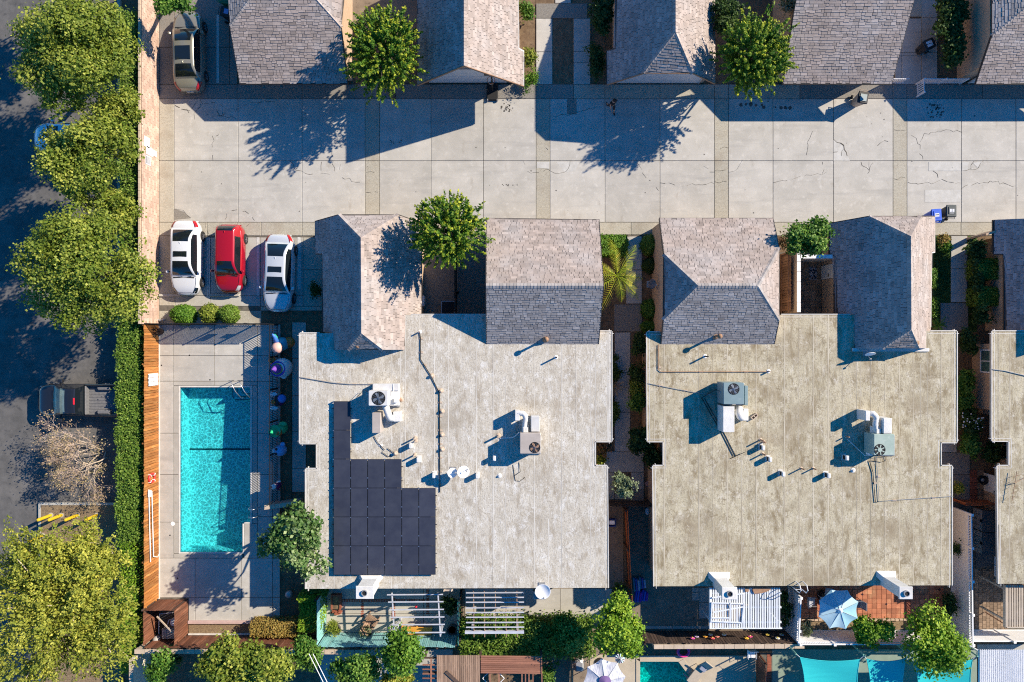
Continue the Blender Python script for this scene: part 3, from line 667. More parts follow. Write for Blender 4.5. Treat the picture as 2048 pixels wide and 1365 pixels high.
def vinyl_fence(label, p, q, h, panel, lattice=True, first=0.0):
    p, q = Vector(p).to_2d(), Vector(q).to_2d(); d = q - p; Ln = d.length; d /= Ln; t = thing('vinyl_fence', label, 'fence', ((p.x + q.x) / 2, (p.y + q.y) / 2, 0)); org = t.location
    ang = math.atan2(d.y, d.x); ks = [0.0]; k = first or panel
    while k < Ln - .3: ks.append(k); k += panel
    ks.append(Ln); hp = h - .32 if lattice else h - .1
    for k in ks:
        c = p + d * k; g = MB(); M = Matrix.Translation((c.x, c.y, 0)) @ Matrix.Rotation(ang, 4, 'Z')
        g.box(-.06, -.06, -.05, .06, .06, h + .06, M=M); g.box(-.075, -.075, h + .06, .075, .075, h + .1, M=M); g.build('post', VINYL, t, org=org)
    for a, b in zip(ks, ks[1:]):
        L_ = b - a - .13; c = p + d * (a + .065); M = Matrix.Translation((c.x, c.y, 0)) @ Matrix.Rotation(ang, 4, 'Z')
        n = max(1, int(L_ / .15)); g = MB()
        for i in range(n): g.box(i * L_ / n + .004, -.018, .1, (i + 1) * L_ / n - .004, .018, hp, M=M)
        for i in range(n): g.box(i * L_ / n - .004, -.012, .1, i * L_ / n + .004, .012, hp - .004, M=M)
        g.build('panel', VINYL, t, org=org)
        for z0, z1 in ((.03, .12), (hp, hp + .06)) + (((h - .05, h + .02),) if lattice else ()):
            g = MB(); g.box(.002, -.035, z0, L_ - .002, .035, z1, M=M); g.build('rail', VINYL, t, org=org)
        if lattice:
            g = MB(); i = 0.0
            while i < L_ - .05: g.box(i, -.01, hp + .06, i + .045, .01, h - .05, M=M); i += .1
            g.build('lattice', VINYL, t, org=org)['kind'] = 'stuff'
    return t


vinyl_fence('tall white vinyl fence left of the tiled patio', W(1577, 1174), W(1573, 1260), 1.85, 2.0)
vinyl_fence('white vinyl fence with lattice top below the tiled patio and its trees', W(1574, 1261), W(1897, 1261), 2.0, 2.05)
vinyl_fence('long white vinyl fence between the tiled patio and the grey sheds', W(1900, 1014), W(1903, 1262), 2.0, 2.0)
vinyl_fence('plain white vinyl fence across the paver yard in the lower corner', W(1906, 1260), W(2100, 1260), 1.7, 2.6, False)
# low white iron gates by the upper garages
f = thing('white_gate', 'low white picket panel beside the upper garage wall', 'gate', W(1793, 168)); iron_fence(f, W(1768, 168), W(1804, 168), .86, .13, .02, WHITEI, 1.15)
f = thing('white_gate', 'open white picket gate leaf swung out over the alley', 'gate', W(1833, 182)); iron_fence(f, W(1832, 169), W(1833, 195), .86, .13, .022, WHITEI, .8)
f = thing('white_gate', 'long low white picket panel in front of the leafy hedge', 'gate', W(1875, 168)); iron_fence(f, W(1834, 168), W(1922, 168), .86, .13, .02, WHITEI, 1.35)
# ================================================================== BUILDINGS
class Pl:
    """roof plane falling from a ridge line: d = W, E, S, N"""
    def __init__(s, d, rc, zr, sl): s.d, s.rc, s.zr, s.s = d, rc, zr, sl

    def at(s, px, py):
        k = (px - 1024) / F if s.d in 'WE' else (682.5 - py) / F
        if s.d in 'WS': z = (s.zr - s.s * s.rc + s.s * k * CAMH) / (1 + s.s * k)
        else: z = (s.zr + s.s * s.rc - s.s * k * CAMH) / (1 - s.s * k)
        return Vector(W(px, py, z))


def clip_iv(poly, v):
    xs = []
    n = len(poly)
    for i in range(n):
        (u0, v0), (u1, v1) = poly[i], poly[(i + 1) % n]
        if (v0 <= v) != (v1 <= v): xs.append(u0 + (u1 - u0) * (v - v0) / (v1 - v0))
    xs.sort(); return list(zip(xs[::2], xs[1::2]))


def slope(root, pts, m, seed, exp=.16):
    """one roof slope: felt deck and overlapping shingle tabs with gaps, clipped to its outline"""
    r = random.Random(seed); pts = [Vector(p) for p in pts]; org = Vector(root.location)
    n = Vector((0, 0, 0)); c = sum(pts, Vector()) / len(pts)
    for i in range(len(pts)): n += (pts[i] - c).cross(pts[(i + 1) % len(pts)] - c)
    if n.z < 0: n = -n; pts = pts[::-1]
    n.normalize(); v = (Vector((0, 0, 1)) - n * n.z).normalized(); u = v.cross(n)
    g = MB(); k = len(pts); top = list(pts); bot = [p - Vector((0, 0, .1)) for p in pts]
    g.add(top + bot, [tuple(range(k)), tuple(range(2 * k - 1, k - 1, -1))] + [((i + 1) % k, i, i + k, (i + 1) % k + k) for i in range(k)])
    g.build('roof_deck', FELT, root, org=org)
    poly = [((p - c).dot(u), (p - c).dot(v)) for p in pts]
    v0, v1 = min(p[1] for p in poly), max(p[1] for p in poly); g = MB(); row = 0; vv = v0 - .02
    P = lambda a, b, h: c + u * a + v * b + n * h
    while vv < v1:
        va, vb = max(vv, v0 + .004), min(vv + exp + .05, v1 - .004)
        if vb - va < .03: break
        A, B = clip_iv(poly, va + .001), clip_iv(poly, vb - .001); Mid = clip_iv(poly, (va + vb) / 2)
        tone = r.gauss(0, .05)
        for j, (m0, m1) in enumerate(Mid):
            a0, a1 = A[j] if len(A) == len(Mid) else (m0, m1)
            b0, b1 = B[j] if len(B) == len(Mid) else (m0, m1)
            lo, hi = min(a0, b0), max(a1, b1); x = lo - r.uniform(0, .3)
            while x < hi:
                w = r.choice((.17, .22, .28, .34, .42)); y = x + w - (.022 if r.random() < .75 else .004); t = min(1, max(0, .5 + tone + r.gauss(0, .2)))
                q = [min(max(x, a0), a1), min(max(y, a0), a1), min(max(y, b0), b1), min(max(x, b0), b1)]
                if q[1] - q[0] > .01 or q[2] - q[3] > .01:
                    h = .02 + r.uniform(0, .012); hb = .006; cut = r.random() < .5; vs_ = va + (.038 if cut and vb - va > .1 else 0)  # trimmed tabs bare dark felt, standing in for shadow lines and cut edges
                    g.add([P(q[0], vs_, h), P(q[1], vs_, h), P(q[2], vb, hb), P(q[3], vb, hb), P(q[0], vs_, 0), P(q[1], vs_, 0)], [(0, 1, 2, 3), (4, 5, 1, 0)], 0, t)
                x += w
        vv += exp; row += 1
    g.build('shingles', m, root, org=org, tint=True)['kind'] = 'stuff'
    return n


def caps(root, p, q, m, seed, drop=.1):
    """row of bent cap shingles along a ridge or hip"""
    r = random.Random(seed); p, q = Vector(p), Vector(q); d = (q - p); L_ = d.length; d /= L_; s = d.cross(Vector((0, 0, 1))).normalized(); g = MB(); org = Vector(root.location)
    k = 0.0; up = Vector((0, 0, 1))
    while k < L_ - .05:
        a = p + d * k; b = p + d * min(k + .2, L_); h0, h1 = .05, .035; t = r.uniform(.2, .9)
        g.add([a + s * .15 - up * drop + up * h0, a + up * h0 * 1.2, a - s * .15 - up * drop + up * h0, b + s * .15 - up * drop + up * h1, b + up * h1 * 1.2, b - s * .15 - up * drop + up * h1,
               a + s * .15 - up * drop, a, a - s * .15 - up * drop], [(0, 1, 4, 3), (1, 2, 5, 4), (6, 7, 1, 0), (7, 8, 2, 1)], 0, t)
        k += .19
    g.build('ridge_caps', m, root, org=org, tint=True)['kind'] = 'stuff'


def trim(root, pts, m=TRIMD, w=.05, h=.16, name='fascia', dz=-.07, off=0):
    org = root.location
    for p, q in zip(pts, pts[1:]):
        g = MB(); a, b = Vector(p), Vector(q); g.beam(a + Vector((0, 0, dz)), b + Vector((0, 0, dz)), w, h); g.build(name, m, root, org=org)


def gable_walls(root, ax, c0, c1, rc, zr, s, e0, e1, zclip=9, m=STUCCO, ins=.15, drop=.16):
    c0 += ins; c1 -= ins; f = lambda c: zr - s * abs(c - rc) - drop
    P = [(c0, -.05), (c1, -.05), (c1, f(c1))]
    if zclip < zr: h = (zr - drop - zclip) / s; P += [(rc + h, zclip), (rc - h, zclip)]
    else: P += [(rc, zr - drop)]
    P += [(c0, f(c0))]; n = len(P); g = MB()
    V = [((a, e0, z) if ax == 'y' else (e0, a, z)) for a, z in P] + [((a, e1, z) if ax == 'y' else (e1, a, z)) for a, z in P]
    fs = [tuple(range(n)), tuple(range(2 * n - 1, n - 1, -1))] + [((i + 1) % n, i, i + n, (i + 1) % n + n) for i in range(n)]
    if ax == 'x': fs = [t[::-1] for t in fs]
    g.add(V, fs); return g.build('wall', m, root, org=root.location)


def garage_door(root, x0, x1, y, z1=2.05, face=-1):
    org = root.location; k = 4
    for i in range(k):
        g = MB(); g.box(x0, y - .03 if face < 0 else y, i * z1 / k + .01, x1, y if face < 0 else y + .03, (i + 1) * z1 / k - .01); g.build('door_panel', DOORW, root, org=org)
    for a, b, z in ((x0 - .1, x0, z1 + .1), (x1, x1 + .1, z1 + .1)): g = MB(); g.box(a, y - .05, 0, b, y + .03, z); g.build('door_frame', TRIMW, root, org=org)
    g = MB(); g.box(x0 - .1, y - .05, z1, x1 + .1, y + .03, z1 + .12); g.build('door_frame', TRIMW, root, org=org)


def mk_garage(label, loc_px): return thing('garage', label, 'garage', W(*loc_px), group='garages along the alley')


# --- upper row
SPL = Pl('S', 20.08, 4.2, .45)
G1 = mk_garage('garage under tree shade with wide brown shingle slope beside the gold car', (585, 60))
z3 = SPL.at(460, 53).z; wA, wB = Vector(W(516, -24, 4.2)), Vector(W(612, -24, 4.2))
s1 = [SPL.at(460, 53), SPL.at(480, 168), SPL.at(695, 168), SPL.at(682, 55), wB, wA]
slope(G1, s1, SHING, 1); slope(G1, [wA, s1[0], Vector(W(452, -95, z3))], SHING_SHADE, 2); slope(G1, [wB, Vector(W(698, -95, z3)), s1[3]], SHING, 3)
caps(G1, s1[0], wA, SHING_SHADE, 4); caps(G1, s1[3], wB, SHING, 5); trim(G1, [s1[0], s1[1], s1[2], s1[3]])
gable_walls(G1, 'x', s1[1].y + .85, 24.5, 20.08, 4.2, .45, s1[1].x + .2, s1[2].x - .2, z3 - .2)
garage_door(G1, s1[1].x + .7, s1[1].x + 5.6, s1[1].y + .85)

zr, Xr = 5.35, W(928, 0, 5.35)[0]; PW, PE = Pl('W', Xr, zr, .95), Pl('E', Xr, zr, .95)
G2 = mk_garage('open gabled garage front with white door behind the basketball hoop', (935, 60))
ap, bk = Vector(W(928, 132, zr)), Vector(W(928, -60, zr))
w2 = [ap, bk, PW.at(835, -60), PW.at(835, 171)]; e2 = [ap, bk, PE.at(1036, -60), PE.at(1036, 97), PE.at(1047, 103), PE.at(1047, 173)]
slope(G2, w2, SHING_SHADE, 11); slope(G2, e2, SHING, 12); caps(G2, ap, bk, SHING, 13); trim(G2, [w2[3], ap, e2[5]], RUST, .04, .12, 'bargeboard', -.03); trim(G2, [w2[2], w2[3]]); trim(G2, e2[2:], TRIMW, .08, .1, 'gutter', -.03)
yd = W(0, 165)[1]; gable_walls(G2, 'y', w2[3].x + .1, e2[3].x, Xr, zr, .95, yd, 23); garage_door(G2, W(862, 165)[0], W(1010, 165)[0], yd)
g = MB(); xa, xb = W(905, 165)[0], W(985, 165)[0]
for i in range(7): g = MB(); g.box(xa + i * (xb - xa) / 7 + .01, yd - .03, 2.75, xa + (i + 1) * (xb - xa) / 7 - .01, yd - .004, 3.3 + .9 * (1 - abs(i - 3) / 3.2)); g.build('gable_board', WOODD, G2, org=G2.location)

zr, Xr = 5.2, W(1351, 0, 5.2)[0]; PW, PE = Pl('W', Xr, zr, 1.0), Pl('E', Xr, zr, 1.0)
G3 = mk_garage('garage with small clipped front hip left of the round bright tree', (1325, 60))
ap, bk = Vector(W(1351, 65, zr)), Vector(W(1351, -60, zr)); hw, he = PW.at(1287, 147), PE.at(1386, 147)
w3 = [ap, bk, PW.at(1232, -60), PW.at(1232, 97), PW.at(1214, 103), PW.at(1214, 170), hw]; e3 = [ap, bk, PE.at(1430, -60), PE.at(1430, 168), he]
slope(G3, w3, SHING_SHADE, 21); slope(G3, e3, SHING, 22); slope(G3, [ap, hw, he], SHING, 23); caps(G3, ap, bk, SHING, 24); caps(G3, hw, ap, SHING, 25, .13); caps(G3, he, ap, SHING, 26, .13)
trim(G3, [w3[5], hw, he, e3[3]], RUST, .04, .1, 'bargeboard', -.03); trim(G3, w3[2:6], TRIMD, .08, .1, 'gutter', -.04); trim(G3, [e3[2], e3[3]])
yd = W(0, 166)[1]; gable_walls(G3, 'y', w3[2].x, e3[2].x, Xr, zr, 1.0, yd, 23, 3.5); garage_door(G3, W(1236, 166)[0], W(1395, 166)[0], yd)

SPL2 = Pl('S', 20.08, 4.2, .45)
G4 = mk_garage('garage with plain pinkish shingle slope left of the black tipped bin', (1690, 60))
s4 = [SPL2.at(1566, 168), SPL2.at(1783, 168), SPL2.at(1828, 0), Vector(W(1836, -24, 4.2)), Vector(W(1598, -24, 4.2)), SPL2.at(1589, 20)]
slope(G4, s4, SHING, 31); slope(G4, [s4[3], s4[4], Vector(W(1585, -150, 2.2)), Vector(W(1830, -150, 2.2))], SHING, 32); trim(G4, [s4[5], s4[0], s4[1], s4[2]])
gable_walls(G4, 'x', s4[0].y + .85, 24.5, 20.08, 4.2, .45, s4[0].x + .2, s4[1].x - .25)
garage_door(G4, s4[0].x + 1, s4[0].x + 5.9, s4[0].y + .85)

G4b = mk_garage('corner garage with exposed peach side wall beside the long leafy hedge', (2020, 60))
c4, d4 = SPL2.at(1984, 72), Vector(W(2100, -24, 4.2)); s5 = [SPL2.at(1952, 168), SPL2.at(2220, 168), Vector(W(2240, -24, 4.2)), d4, c4]
slope(G4b, s5, SHING, 41); slope(G4b, [c4, d4, Vector(W(1984, -120, c4.z))], SHING_SHADE, 42); caps(G4b, c4, d4, SHING, 43); trim(G4b, [s5[4], s5[0], s5[1]])
gable_walls(G4b, 'x', s5[0].y + .85, 24.5, 20.08, 4.2, .45, s5[0].x + .25, 36, c4.z - .25)
g = MB(); a = rect(1936, -40, 1960, 150); g.box(a[0], a[1], -.05, a[2] + .3, a[3], 2.2); g.build('side_wall', STUCCO, G4b, org=G4b.location)
garage_door(G4b, s5[0].x + 1, s5[0].x + 5.9, s5[0].y + .85)

# --- middle row
ZF = 3.0
zr, Xr = 5.1, W(723, 0, 5.1)[0]; PW, PE = Pl('W', Xr, zr, 1.0), Pl('E', Xr, zr, 1.0)
G5 = mk_garage('garage with deep shaded shingle slope beside the silver car', (735, 560))
an, as_ = Vector(W(722, 476, zr)), Vector(W(723, 667, zr)); nw, ne, sw, se = PW.at(677, 430), PE.at(797, 430), PW.at(695, 700), PE.at(766, 700)
w5 = [an, nw, PW.at(631, 443), PW.at(631, 508), PW.at(645, 508), PW.at(645, 664), PW.at(667, 666), PW.at(667, 700), sw, as_]
e5 = [an, as_, se, PE.at(812, 700), PE.at(812, 632), PE.at(843, 630), PE.at(843, 446), ne]
slope(G5, w5, SHING_SHADE, 51); slope(G5, e5, SHING, 52); slope(G5, [an, nw, ne], SHING, 53); slope(G5, [as_, sw, se], SHING, 54)
for i, (p, q) in enumerate(((an, as_), (nw, an), (ne, an), (sw, as_), (se, as_))): caps(G5, p, q, SHING, 55 + i, .13)
trim(G5, [e5[7], e5[6]]); trim(G5, [w5[1], w5[2]]); trim(G5, [w5[1], ne]); trim(G5, [e5[6], e5[5]]); trim(G5, w5[2:6], TRIMD, .08, .1, 'gutter', -.04)
gable_walls(G5, 'y', w5[4].x, e5[6].x, Xr, zr, 1.0, -.45, W(0, 437)[1] - .45, 3.42)

YR = W(0, 572, 5.2)[1]; PN, PS = Pl('N', YR, 5.2, .68), Pl('S', YR, 5.2, .68)
G6 = mk_garage('square garage with level ridge between the courtyard tree and the palm', (1088, 560))
n6 = [PN.at(973, 437), PN.at(1198, 440), Vector(W(1207, 572, 5.2)), Vector(W(972, 572, 5.2))]; s6 = [n6[3], n6[2], PS.at(1197, 690), PS.at(973, 690)]
slope(G6, n6, SHING, 61); slope(G6, s6, SHING_SHADE, 62); caps(G6, n6[3], n6[2], SHING_SHADE, 63); trim(G6, [n6[3], n6[0], n6[1], n6[2], s6[2]]); trim(G6, [s6[3], s6[0]])
gable_walls(G6, 'x', -.35, n6[0].y - .2, YR, 5.2, .68, n6[0].x + .1, n6[1].x - .1)

G7 = mk_garage('hipped garage with both ends clipped above the stained flat roof', (1437, 560))
an, as_ = Vector(W(1396, 572, 5.2)), Vector(W(1515, 572, 5.2)); a1_, a2_, b1_, b2_ = PN.at(1328, 508), PS.at(1327, 641), PN.at(1558, 495), PS.at(1558, 642)
n7 = [PN.at(1319, 437), PN.at(1546, 437), b1_, as_, an, a1_]; s7 = [an, as_, b2_, PS.at(1548, 690), PS.at(1322, 690), a2_]
slope(G7, n7, SHING, 71); slope(G7, s7, SHING_SHADE, 72); slope(G7, [an, a1_, a2_], SHING_SHADE, 73); slope(G7, [as_, b1_, b2_], SHING, 74)
for i, (p, q) in enumerate(((an, as_), (a1_, an), (a2_, an), (b1_, as_), (b2_, as_))): caps(G7, p, q, SHING_SHADE, 75 + i)
trim(G7, [n7[2], n7[1], n7[0], a1_, a2_, s7[4]]); trim(G7, [b1_, b2_, s7[3]])
gable_walls(G7, 'x', -.35, n7[0].y - .2, YR, 5.2, .68, n7[0].x + .02, b1_.x - .05, a1_.z - .2, ins=.05)

zr, Xr = 5.1, W(1822, 0, 5.1)[0]; PW, PE = Pl('W', Xr, zr, 1.0), Pl('E', Xr, zr, 1.0)
G8 = mk_garage('garage with purple shaded slope right of the small walled courtyard', (1765, 560))
an, as_ = Vector(W(1821, 473, zr)), Vector(W(1822, 660, zr)); nw, ne, sw, se = PW.at(1738, 433), PE.at(1842, 433), PW.at(1765, 697), PE.at(1838, 697)
w8 = [an, as_, sw, PW.at(1707, 697), PW.at(1704, 628), PW.at(1670, 627), PW.at(1670, 512), PW.at(1659, 510), PW.at(1659, 447), nw]
e8 = [an, ne, PE.at(1869, 433), PE.at(1869, 505), PE.at(1863, 506), PE.at(1861, 655), PE.at(1857, 697), se, as_]
slope(G8, w8, SHING_SHADE, 81); slope(G8, e8, SHING, 82); slope(G8, [an, nw, ne], SHING, 83); slope(G8, [as_, sw, se], SHING, 84)
for i, (p, q) in enumerate(((an, as_), (nw, an), (ne, an), (sw, as_), (se, as_))): caps(G8, p, q, SHING, 85 + i, .13)
trim(G8, w8[5:10]); trim(G8, [nw, ne, e8[2]]); trim(G8, e8[2:6], TRIMW, .07, .09, 'gutter', -.03)
gable_walls(G8, 'y', w8[5].x + .1, e8[5].x, Xr, zr, 1.0, -.4, w8[7].y + .9, 3.45)
g = MB(); p, q = Vector(W(1704, 700, 3.02)), Vector(W(1857, 700, 3.02)); g.beam(p, q, .2, .16); g.build('flashing', DUCTW, G8, org=G8.location)

Xr = 32.54; PW = Pl('W', Xr, 5.1, 1.0); PE = Pl('E', Xr, 5.1, 1.0)
G9 = mk_garage('purple shaded garage slope at the edge above the bay window', (2080, 560))
w9 = [Vector(W(2196, 432, 5.1)), Vector(W(2196, 662, 5.1)), PW.at(2010, 662), PW.at(2010, 508), PW.at(1988, 508), PW.at(1988, 440)]
slope(G9, w9, SHING_SHADE, 91); slope(G9, [w9[0], w9[1], PE.at(2330, 662), PE.at(2330, 440)], SHING, 92); trim(G9, w9[2:6], TRIMD, .1, .12)
gable_walls(G9, 'y', 29.7, 35.2, Xr, 5.1, 1.0, .65, 6.4)
g = MB(); g.beam(W(1952, 474, .9), W(1990, 462, .9), .12, 1.8); g.build('wing_wall', STUCCO, G9, org=G9.location)


# --- flat roofed houses
def offset(poly, d):
    n = len(poly); out = []
    ar = sum(poly[i][0] * poly[(i + 1) % n][1] - poly[(i + 1) % n][0] * poly[i][1] for i in range(n)); sg_ = 1 if ar > 0 else -1
    for i in range(n):
        a, b, c = Vector(poly[i - 1]), Vector(poly[i]), Vector(poly[(i + 1) % n]); u, v = (b - a).normalized(), (c - b).normalized()
        n1, n2 = Vector((-u.y, u.x)) * sg_, Vector((-v.y, v.x)) * sg_; den = 1 + n1.dot(n2)
        out.append(tuple(b + (n1 + n2) * (d / max(den, .3))))
    return out


def house(label, poly_px, x_first, step, m, seam, gutters, wallm=STUCCO, ins=.28, extra=None, seed=0):
    r = random.Random(seed); P = [W(x, y, ZF)[:2] for x, y in poly_px]; c = (sum(p[0] for p in P) / len(P), sum(p[1] for p in P) / len(P), 0)
    t = thing('house', label, 'house', c, group='flat roofed houses')
    g = MB(); g.prism(offset(P, ins), -.05, ZF - .2); g.build('wall', wallm, t, org=c)
    g = MB(); g.prism(P, ZF - .2, ZF - .004); g.build('roof', seam, t, org=c)
    xs = [x_first + step * i + r.uniform(-1, 1) for i in range(60)]; x_min, x_max = min(p[0] for p in poly_px), max(p[0] for p in poly_px)
    xs = sorted([x for x in xs if x_min + 8 < x < x_max - 8] + [x_min, x_max])
    brk = sorted({p[0] for p in poly_px})
    xs2 = []
    for x in xs:
        near = [b for b in brk if abs(b - x) < 6]; xs2.append(near[0] if near else x)
    for b in brk:
        if all(abs(b - x) > 1 for x in xs2): xs2.append(b)
    xs2 = sorted(set(xs2))
    pT = [(y, x) for x, y in poly_px]
    for a, b in zip(xs2, xs2[1:]):
        for y0, y1 in clip_iv(pT, (a + b) / 2):
            cuts = [y0]
            if y1 - y0 > 160: cuts += sorted(r.uniform(y0 + 40, y1 - 40) for _ in range(r.choice((0, 1, 1, 2))))
            cuts.append(y1)
            for p, q in zip(cuts, cuts[1:]):
                if q - p < 4: continue
                R0 = rect(a, p, b, q, ZF); g = MB(); dz = r.uniform(0, .006); g.bbox(R0[0] + .001, R0[1] + .001, ZF - .003, R0[2] - .001, R0[3] - .001, ZF + .012 + dz, .003)
                if r.random() < .8: g.box(R0[0] + .01, R0[1] + .004, ZF + .012, R0[0] + r.choice((.04, .055, .07)), R0[3] - .004, ZF + .014 + dz, 1)
                g.build('roofing_sheet', [m, LAPW if m is MEMB1 else LAPT], t, org=c)
    for line in gutters:
        L_ = [Vector(W(x, y, ZF)) for x, y in line]
        for p, q in zip(L_, L_[1:]):
            for (o, w, h, dz, mm, nm) in ((-.03, .05, .05, .012, TRIMW, 'roof_edge'), (.06, .11, .1, -.1, TRIMD, 'gutter'), (.13, .03, .16, -.06, TRIMW, 'gutter_lip')):
                d = (q - p).normalized(); s = Vector((d.y, -d.x, 0)) * o; g = MB(); e = d * max(o, 0)
                g.beam(p + s - e + Vector((0, 0, dz)), q + s + e + Vector((0, 0, dz)), w, h); g.build(nm, mm, t, org=c)
            k = 0
    return t


B1 = [(600, 667), (700, 667), (700, 672), (800, 672), (800, 630), (985, 630), (985, 670), (1180, 670), (1180, 663), (1223, 663), (1223, 883), (1190, 883), (1190, 932), (1214, 932), (1216, 1176), (612, 1178), (612, 938), (634, 938), (634, 887), (600, 887)]
H1_ = house('pale grey flat roofed house carrying the black solar panels', B1, 1038 - 28.5 * 16, 28.5, MEMB1, SEAM, [[(1216, 1176), (1214, 932), (1190, 932), (1190, 883), (1223, 883), (1223, 663), (1200, 663)][::-1], [(640, 667), (600, 667), (600, 887), (634, 887), (634, 938), (612, 938), (612, 1178)][::-1], [(972, 630), (822, 630)][::-1]], seed=1)
B2 = [(1294, 665), (1335, 665), (1335, 672), (1535, 672), (1535, 630), (1720, 630), (1720, 680), (1840, 680), (1840, 663), (1913, 663), (1913, 885), (1881, 885), (1881, 932), (1903, 932), (1903, 1171), (1308, 1173), (1306, 932), (1327, 932), (1327, 883), (1295, 883)]
H2_ = house('tan stained flat roofed house with two rooftop cooling units', B2, 1396 - 28.7 * 5, 28.7, MEMB2, SEAMD, [[(1320, 665), (1294, 665), (1295, 883), (1327, 883), (1327, 932), (1306, 932), (1308, 1173)][::-1], [(1903, 1171), (1903, 932), (1881, 932), (1881, 885), (1913, 885), (1913, 663), (1860, 663)][::-1], [(1562, 630), (1700, 630)]], seed=2)
B3 = [(1984, 663), (2260, 663), (2260, 1168), (1997, 1168), (1994, 932), (2018, 932), (2018, 882), (1984, 882)]
H3_ = house('flat roofed house cut by the frame with a bay window and white side door', B3, 1990, 28.7, MEMB2, SEAMD, [[(1997, 1168), (1994, 932), (2018, 932), (2018, 882), (1984, 882), (1984, 663), (2200, 663)]], ins=1.3, seed=3)
xb = (1945 - 1024) / (F / CAMH); a = rect(1945, 688, 1985, 815)
g = MB(); g.box(xb, a[1], -.05, xb + 1.5, a[3], ZF - .2); g.build('bay', STUCCO, H3_, org=H3_.location)


def side_window(root, x, py0, py1, z0, z1, bars=1, name='window'):
    y0, y1 = W(0, py1)[1], W(0, py0)[1]; g = MB(); t = .07
    for q in ((y0, z0, y1, z0 + t), (y0, z1 - t, y1, z1), (y0, z0 + t, y0 + t, z1 - t), (y1 - t, z0 + t, y1, z1 - t)) + tuple((y0 + (y1 - y0) * (i + 1) / (bars + 1) - .025, z0 + t, y0 + (y1 - y0) * (i + 1) / (bars + 1) + .025, z1 - t) for i in range(bars)):
        g.box(x - .05, q[0], q[1], x + .02, q[2], q[3])
    f_ = g.build(name, VINYL, root, org=root.location); g = MB(); g.box(x - .02, y0 + t, z0 + t, x + .0, y1 - t, z1 - t); g.build('pane', WINDOWG, f_, org=root.location)


side_window(H3_, xb, 699, 744, .75, 1.95)
xm = 28.45 + 1.3; side_window(H3_, xm, 822, 866, 1.1, 2.0); side_window(H3_, xm + .05, 1104, 1142, .9, 1.9)
g = MB(); y0, y1 = W(0, 981)[1], W(0, 946)[1]; g.box(xm - .04, y0, 0, xm + .02, y1, 2.0); dd = g.build('side_door', DOORW, H3_, org=H3_.location); g = MB(); g.ball((xm - .08, y0 + .12, 1.0), .05, 8); g.build('handle', BLACK, dd, org=H3_.location)

# --- walled courtyard and the dark patios between the middle garages
cy = sheet('courtyard_floor', 1558, 505, 1660, 640, JOINT, -.04)
for i in range(4):
    for j in range(9): slab(cy, 1597 + i * 11.6, 523 + j * 11.6, 1597 + (i + 1) * 11.6, 523 + (j + 1) * 11.6, PAVER, .006, name='paver')
wall_run('courtyard_wall', 'cream courtyard wall facing the paved court between two garages', W(1569, 512), W(1569, 628), 2.1, .16, STUCCOW, VINYL)
wall_run('courtyard_wall', 'short cream wall closing the top of the paved court', W(1571, 522), W(1645, 522), 2.1, .16, STUCCOW, VINYL)
g = MB(); x0 = w8[5].x + .25; y0, y1 = W(0, 560)[1], W(0, 533)[1]; g.box(x0 - .05, y0, 0, x0 + .05, y1, 2.0); dd = g.build('door', DOORW, G8, org=G8.location); g = MB(); g.box(x0 - .1, y0 + .1, .95, x0 - .05, y0 + .25, 1.02); g.build('handle', BLACK, dd, org=G8.location)
mt = MB(); a = rect(1618, 534, 1634, 560); mt.bbox(a[0], a[1], 0, a[2], a[3], .018, .006); tag(mt.build('door_mat', mat('patterned mat', (.02, .02, .03), (.3, .3, .33), 9, .9, lo=.48, hi=.52)), 'black and white patterned mat in the paved court', 'mat')
f = thing('wooden_fence', 'brown fence hidden between the hipped garage and the cream wall', 'fence', W(1560, 568)); boards(f, W(1560, 512), W(1560, 628), 1.7, .15, .01, .02, WOODG, side=-1)
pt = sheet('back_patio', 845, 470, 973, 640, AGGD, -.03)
f = thing('wooden_fence', 'dark fence dividing the two shaded patios under the courtyard tree', 'fence', W(913, 570)); boards(f, W(913, 510), W(913, 628), 1.6, .15, .01, .02, WOODD, side=1)
sheet('garden_ground', 690, -40, 850, 60, DIRT, -.045); sheet('garden_ground', 1430, -40, 1600, 168, SOIL, -.045)
# ================================================================== ROOFTOP EQUIPMENT
ZR = ZF + .016


def rp(px, py, z=0): p = W(px, py, ZR + z); return (p[0], p[1], ZR + z)


# solar array
sa = thing('solar_array', 'black solar panels in a stepped block on the pale roof', 'solar array', rp(770, 975))
cells = [(0, 0), (0, 1)] + [(c, 2) for c in range(4)] + [(c, r_) for r_ in (3, 4, 5) for c in range(6)]
zp = .24; pw, ph = 34.1 / F * (CAMH - ZR - zp), 58.3 / F * (CAMH - ZR - zp)
g = MB(); g.box(.012, .012, -.035, pw - .012, ph - .012, 0); fr_me = g.build('solar_panel', PVFR); pm = fr_me.data; bpy.data.objects.remove(fr_me)
g = MB(); g.bbox(.022, .022, 0.0, pw - .022, ph - .022, .006, .004); q_ = g.build('cell_sheet', PVTOP); cm_ = q_.data; bpy.data.objects.remove(q_)
g = MB(); g.box(-.03, -.03, -.24, .03, .03, .012); q_ = g.build('clamp', STEEL); clm = q_.data; bpy.data.objects.remove(q_)
for c, r_ in cells:
    p = W(667 + c * 34.1, 803 + (r_ + 1) * 57.9, ZR + zp); o = link('solar_panel', pm, sa, (p[0] - sa.location.x, p[1] - sa.location.y, zp)); link('cell_sheet', cm_, o)
    k = link('clamp', clm, sa, (p[0] - sa.location.x + pw, p[1] - sa.location.y + ph * .35, zp))
    k = link('clamp', clm, sa, (p[0] - sa.location.x, p[1] - sa.location.y + ph * .98, zp))
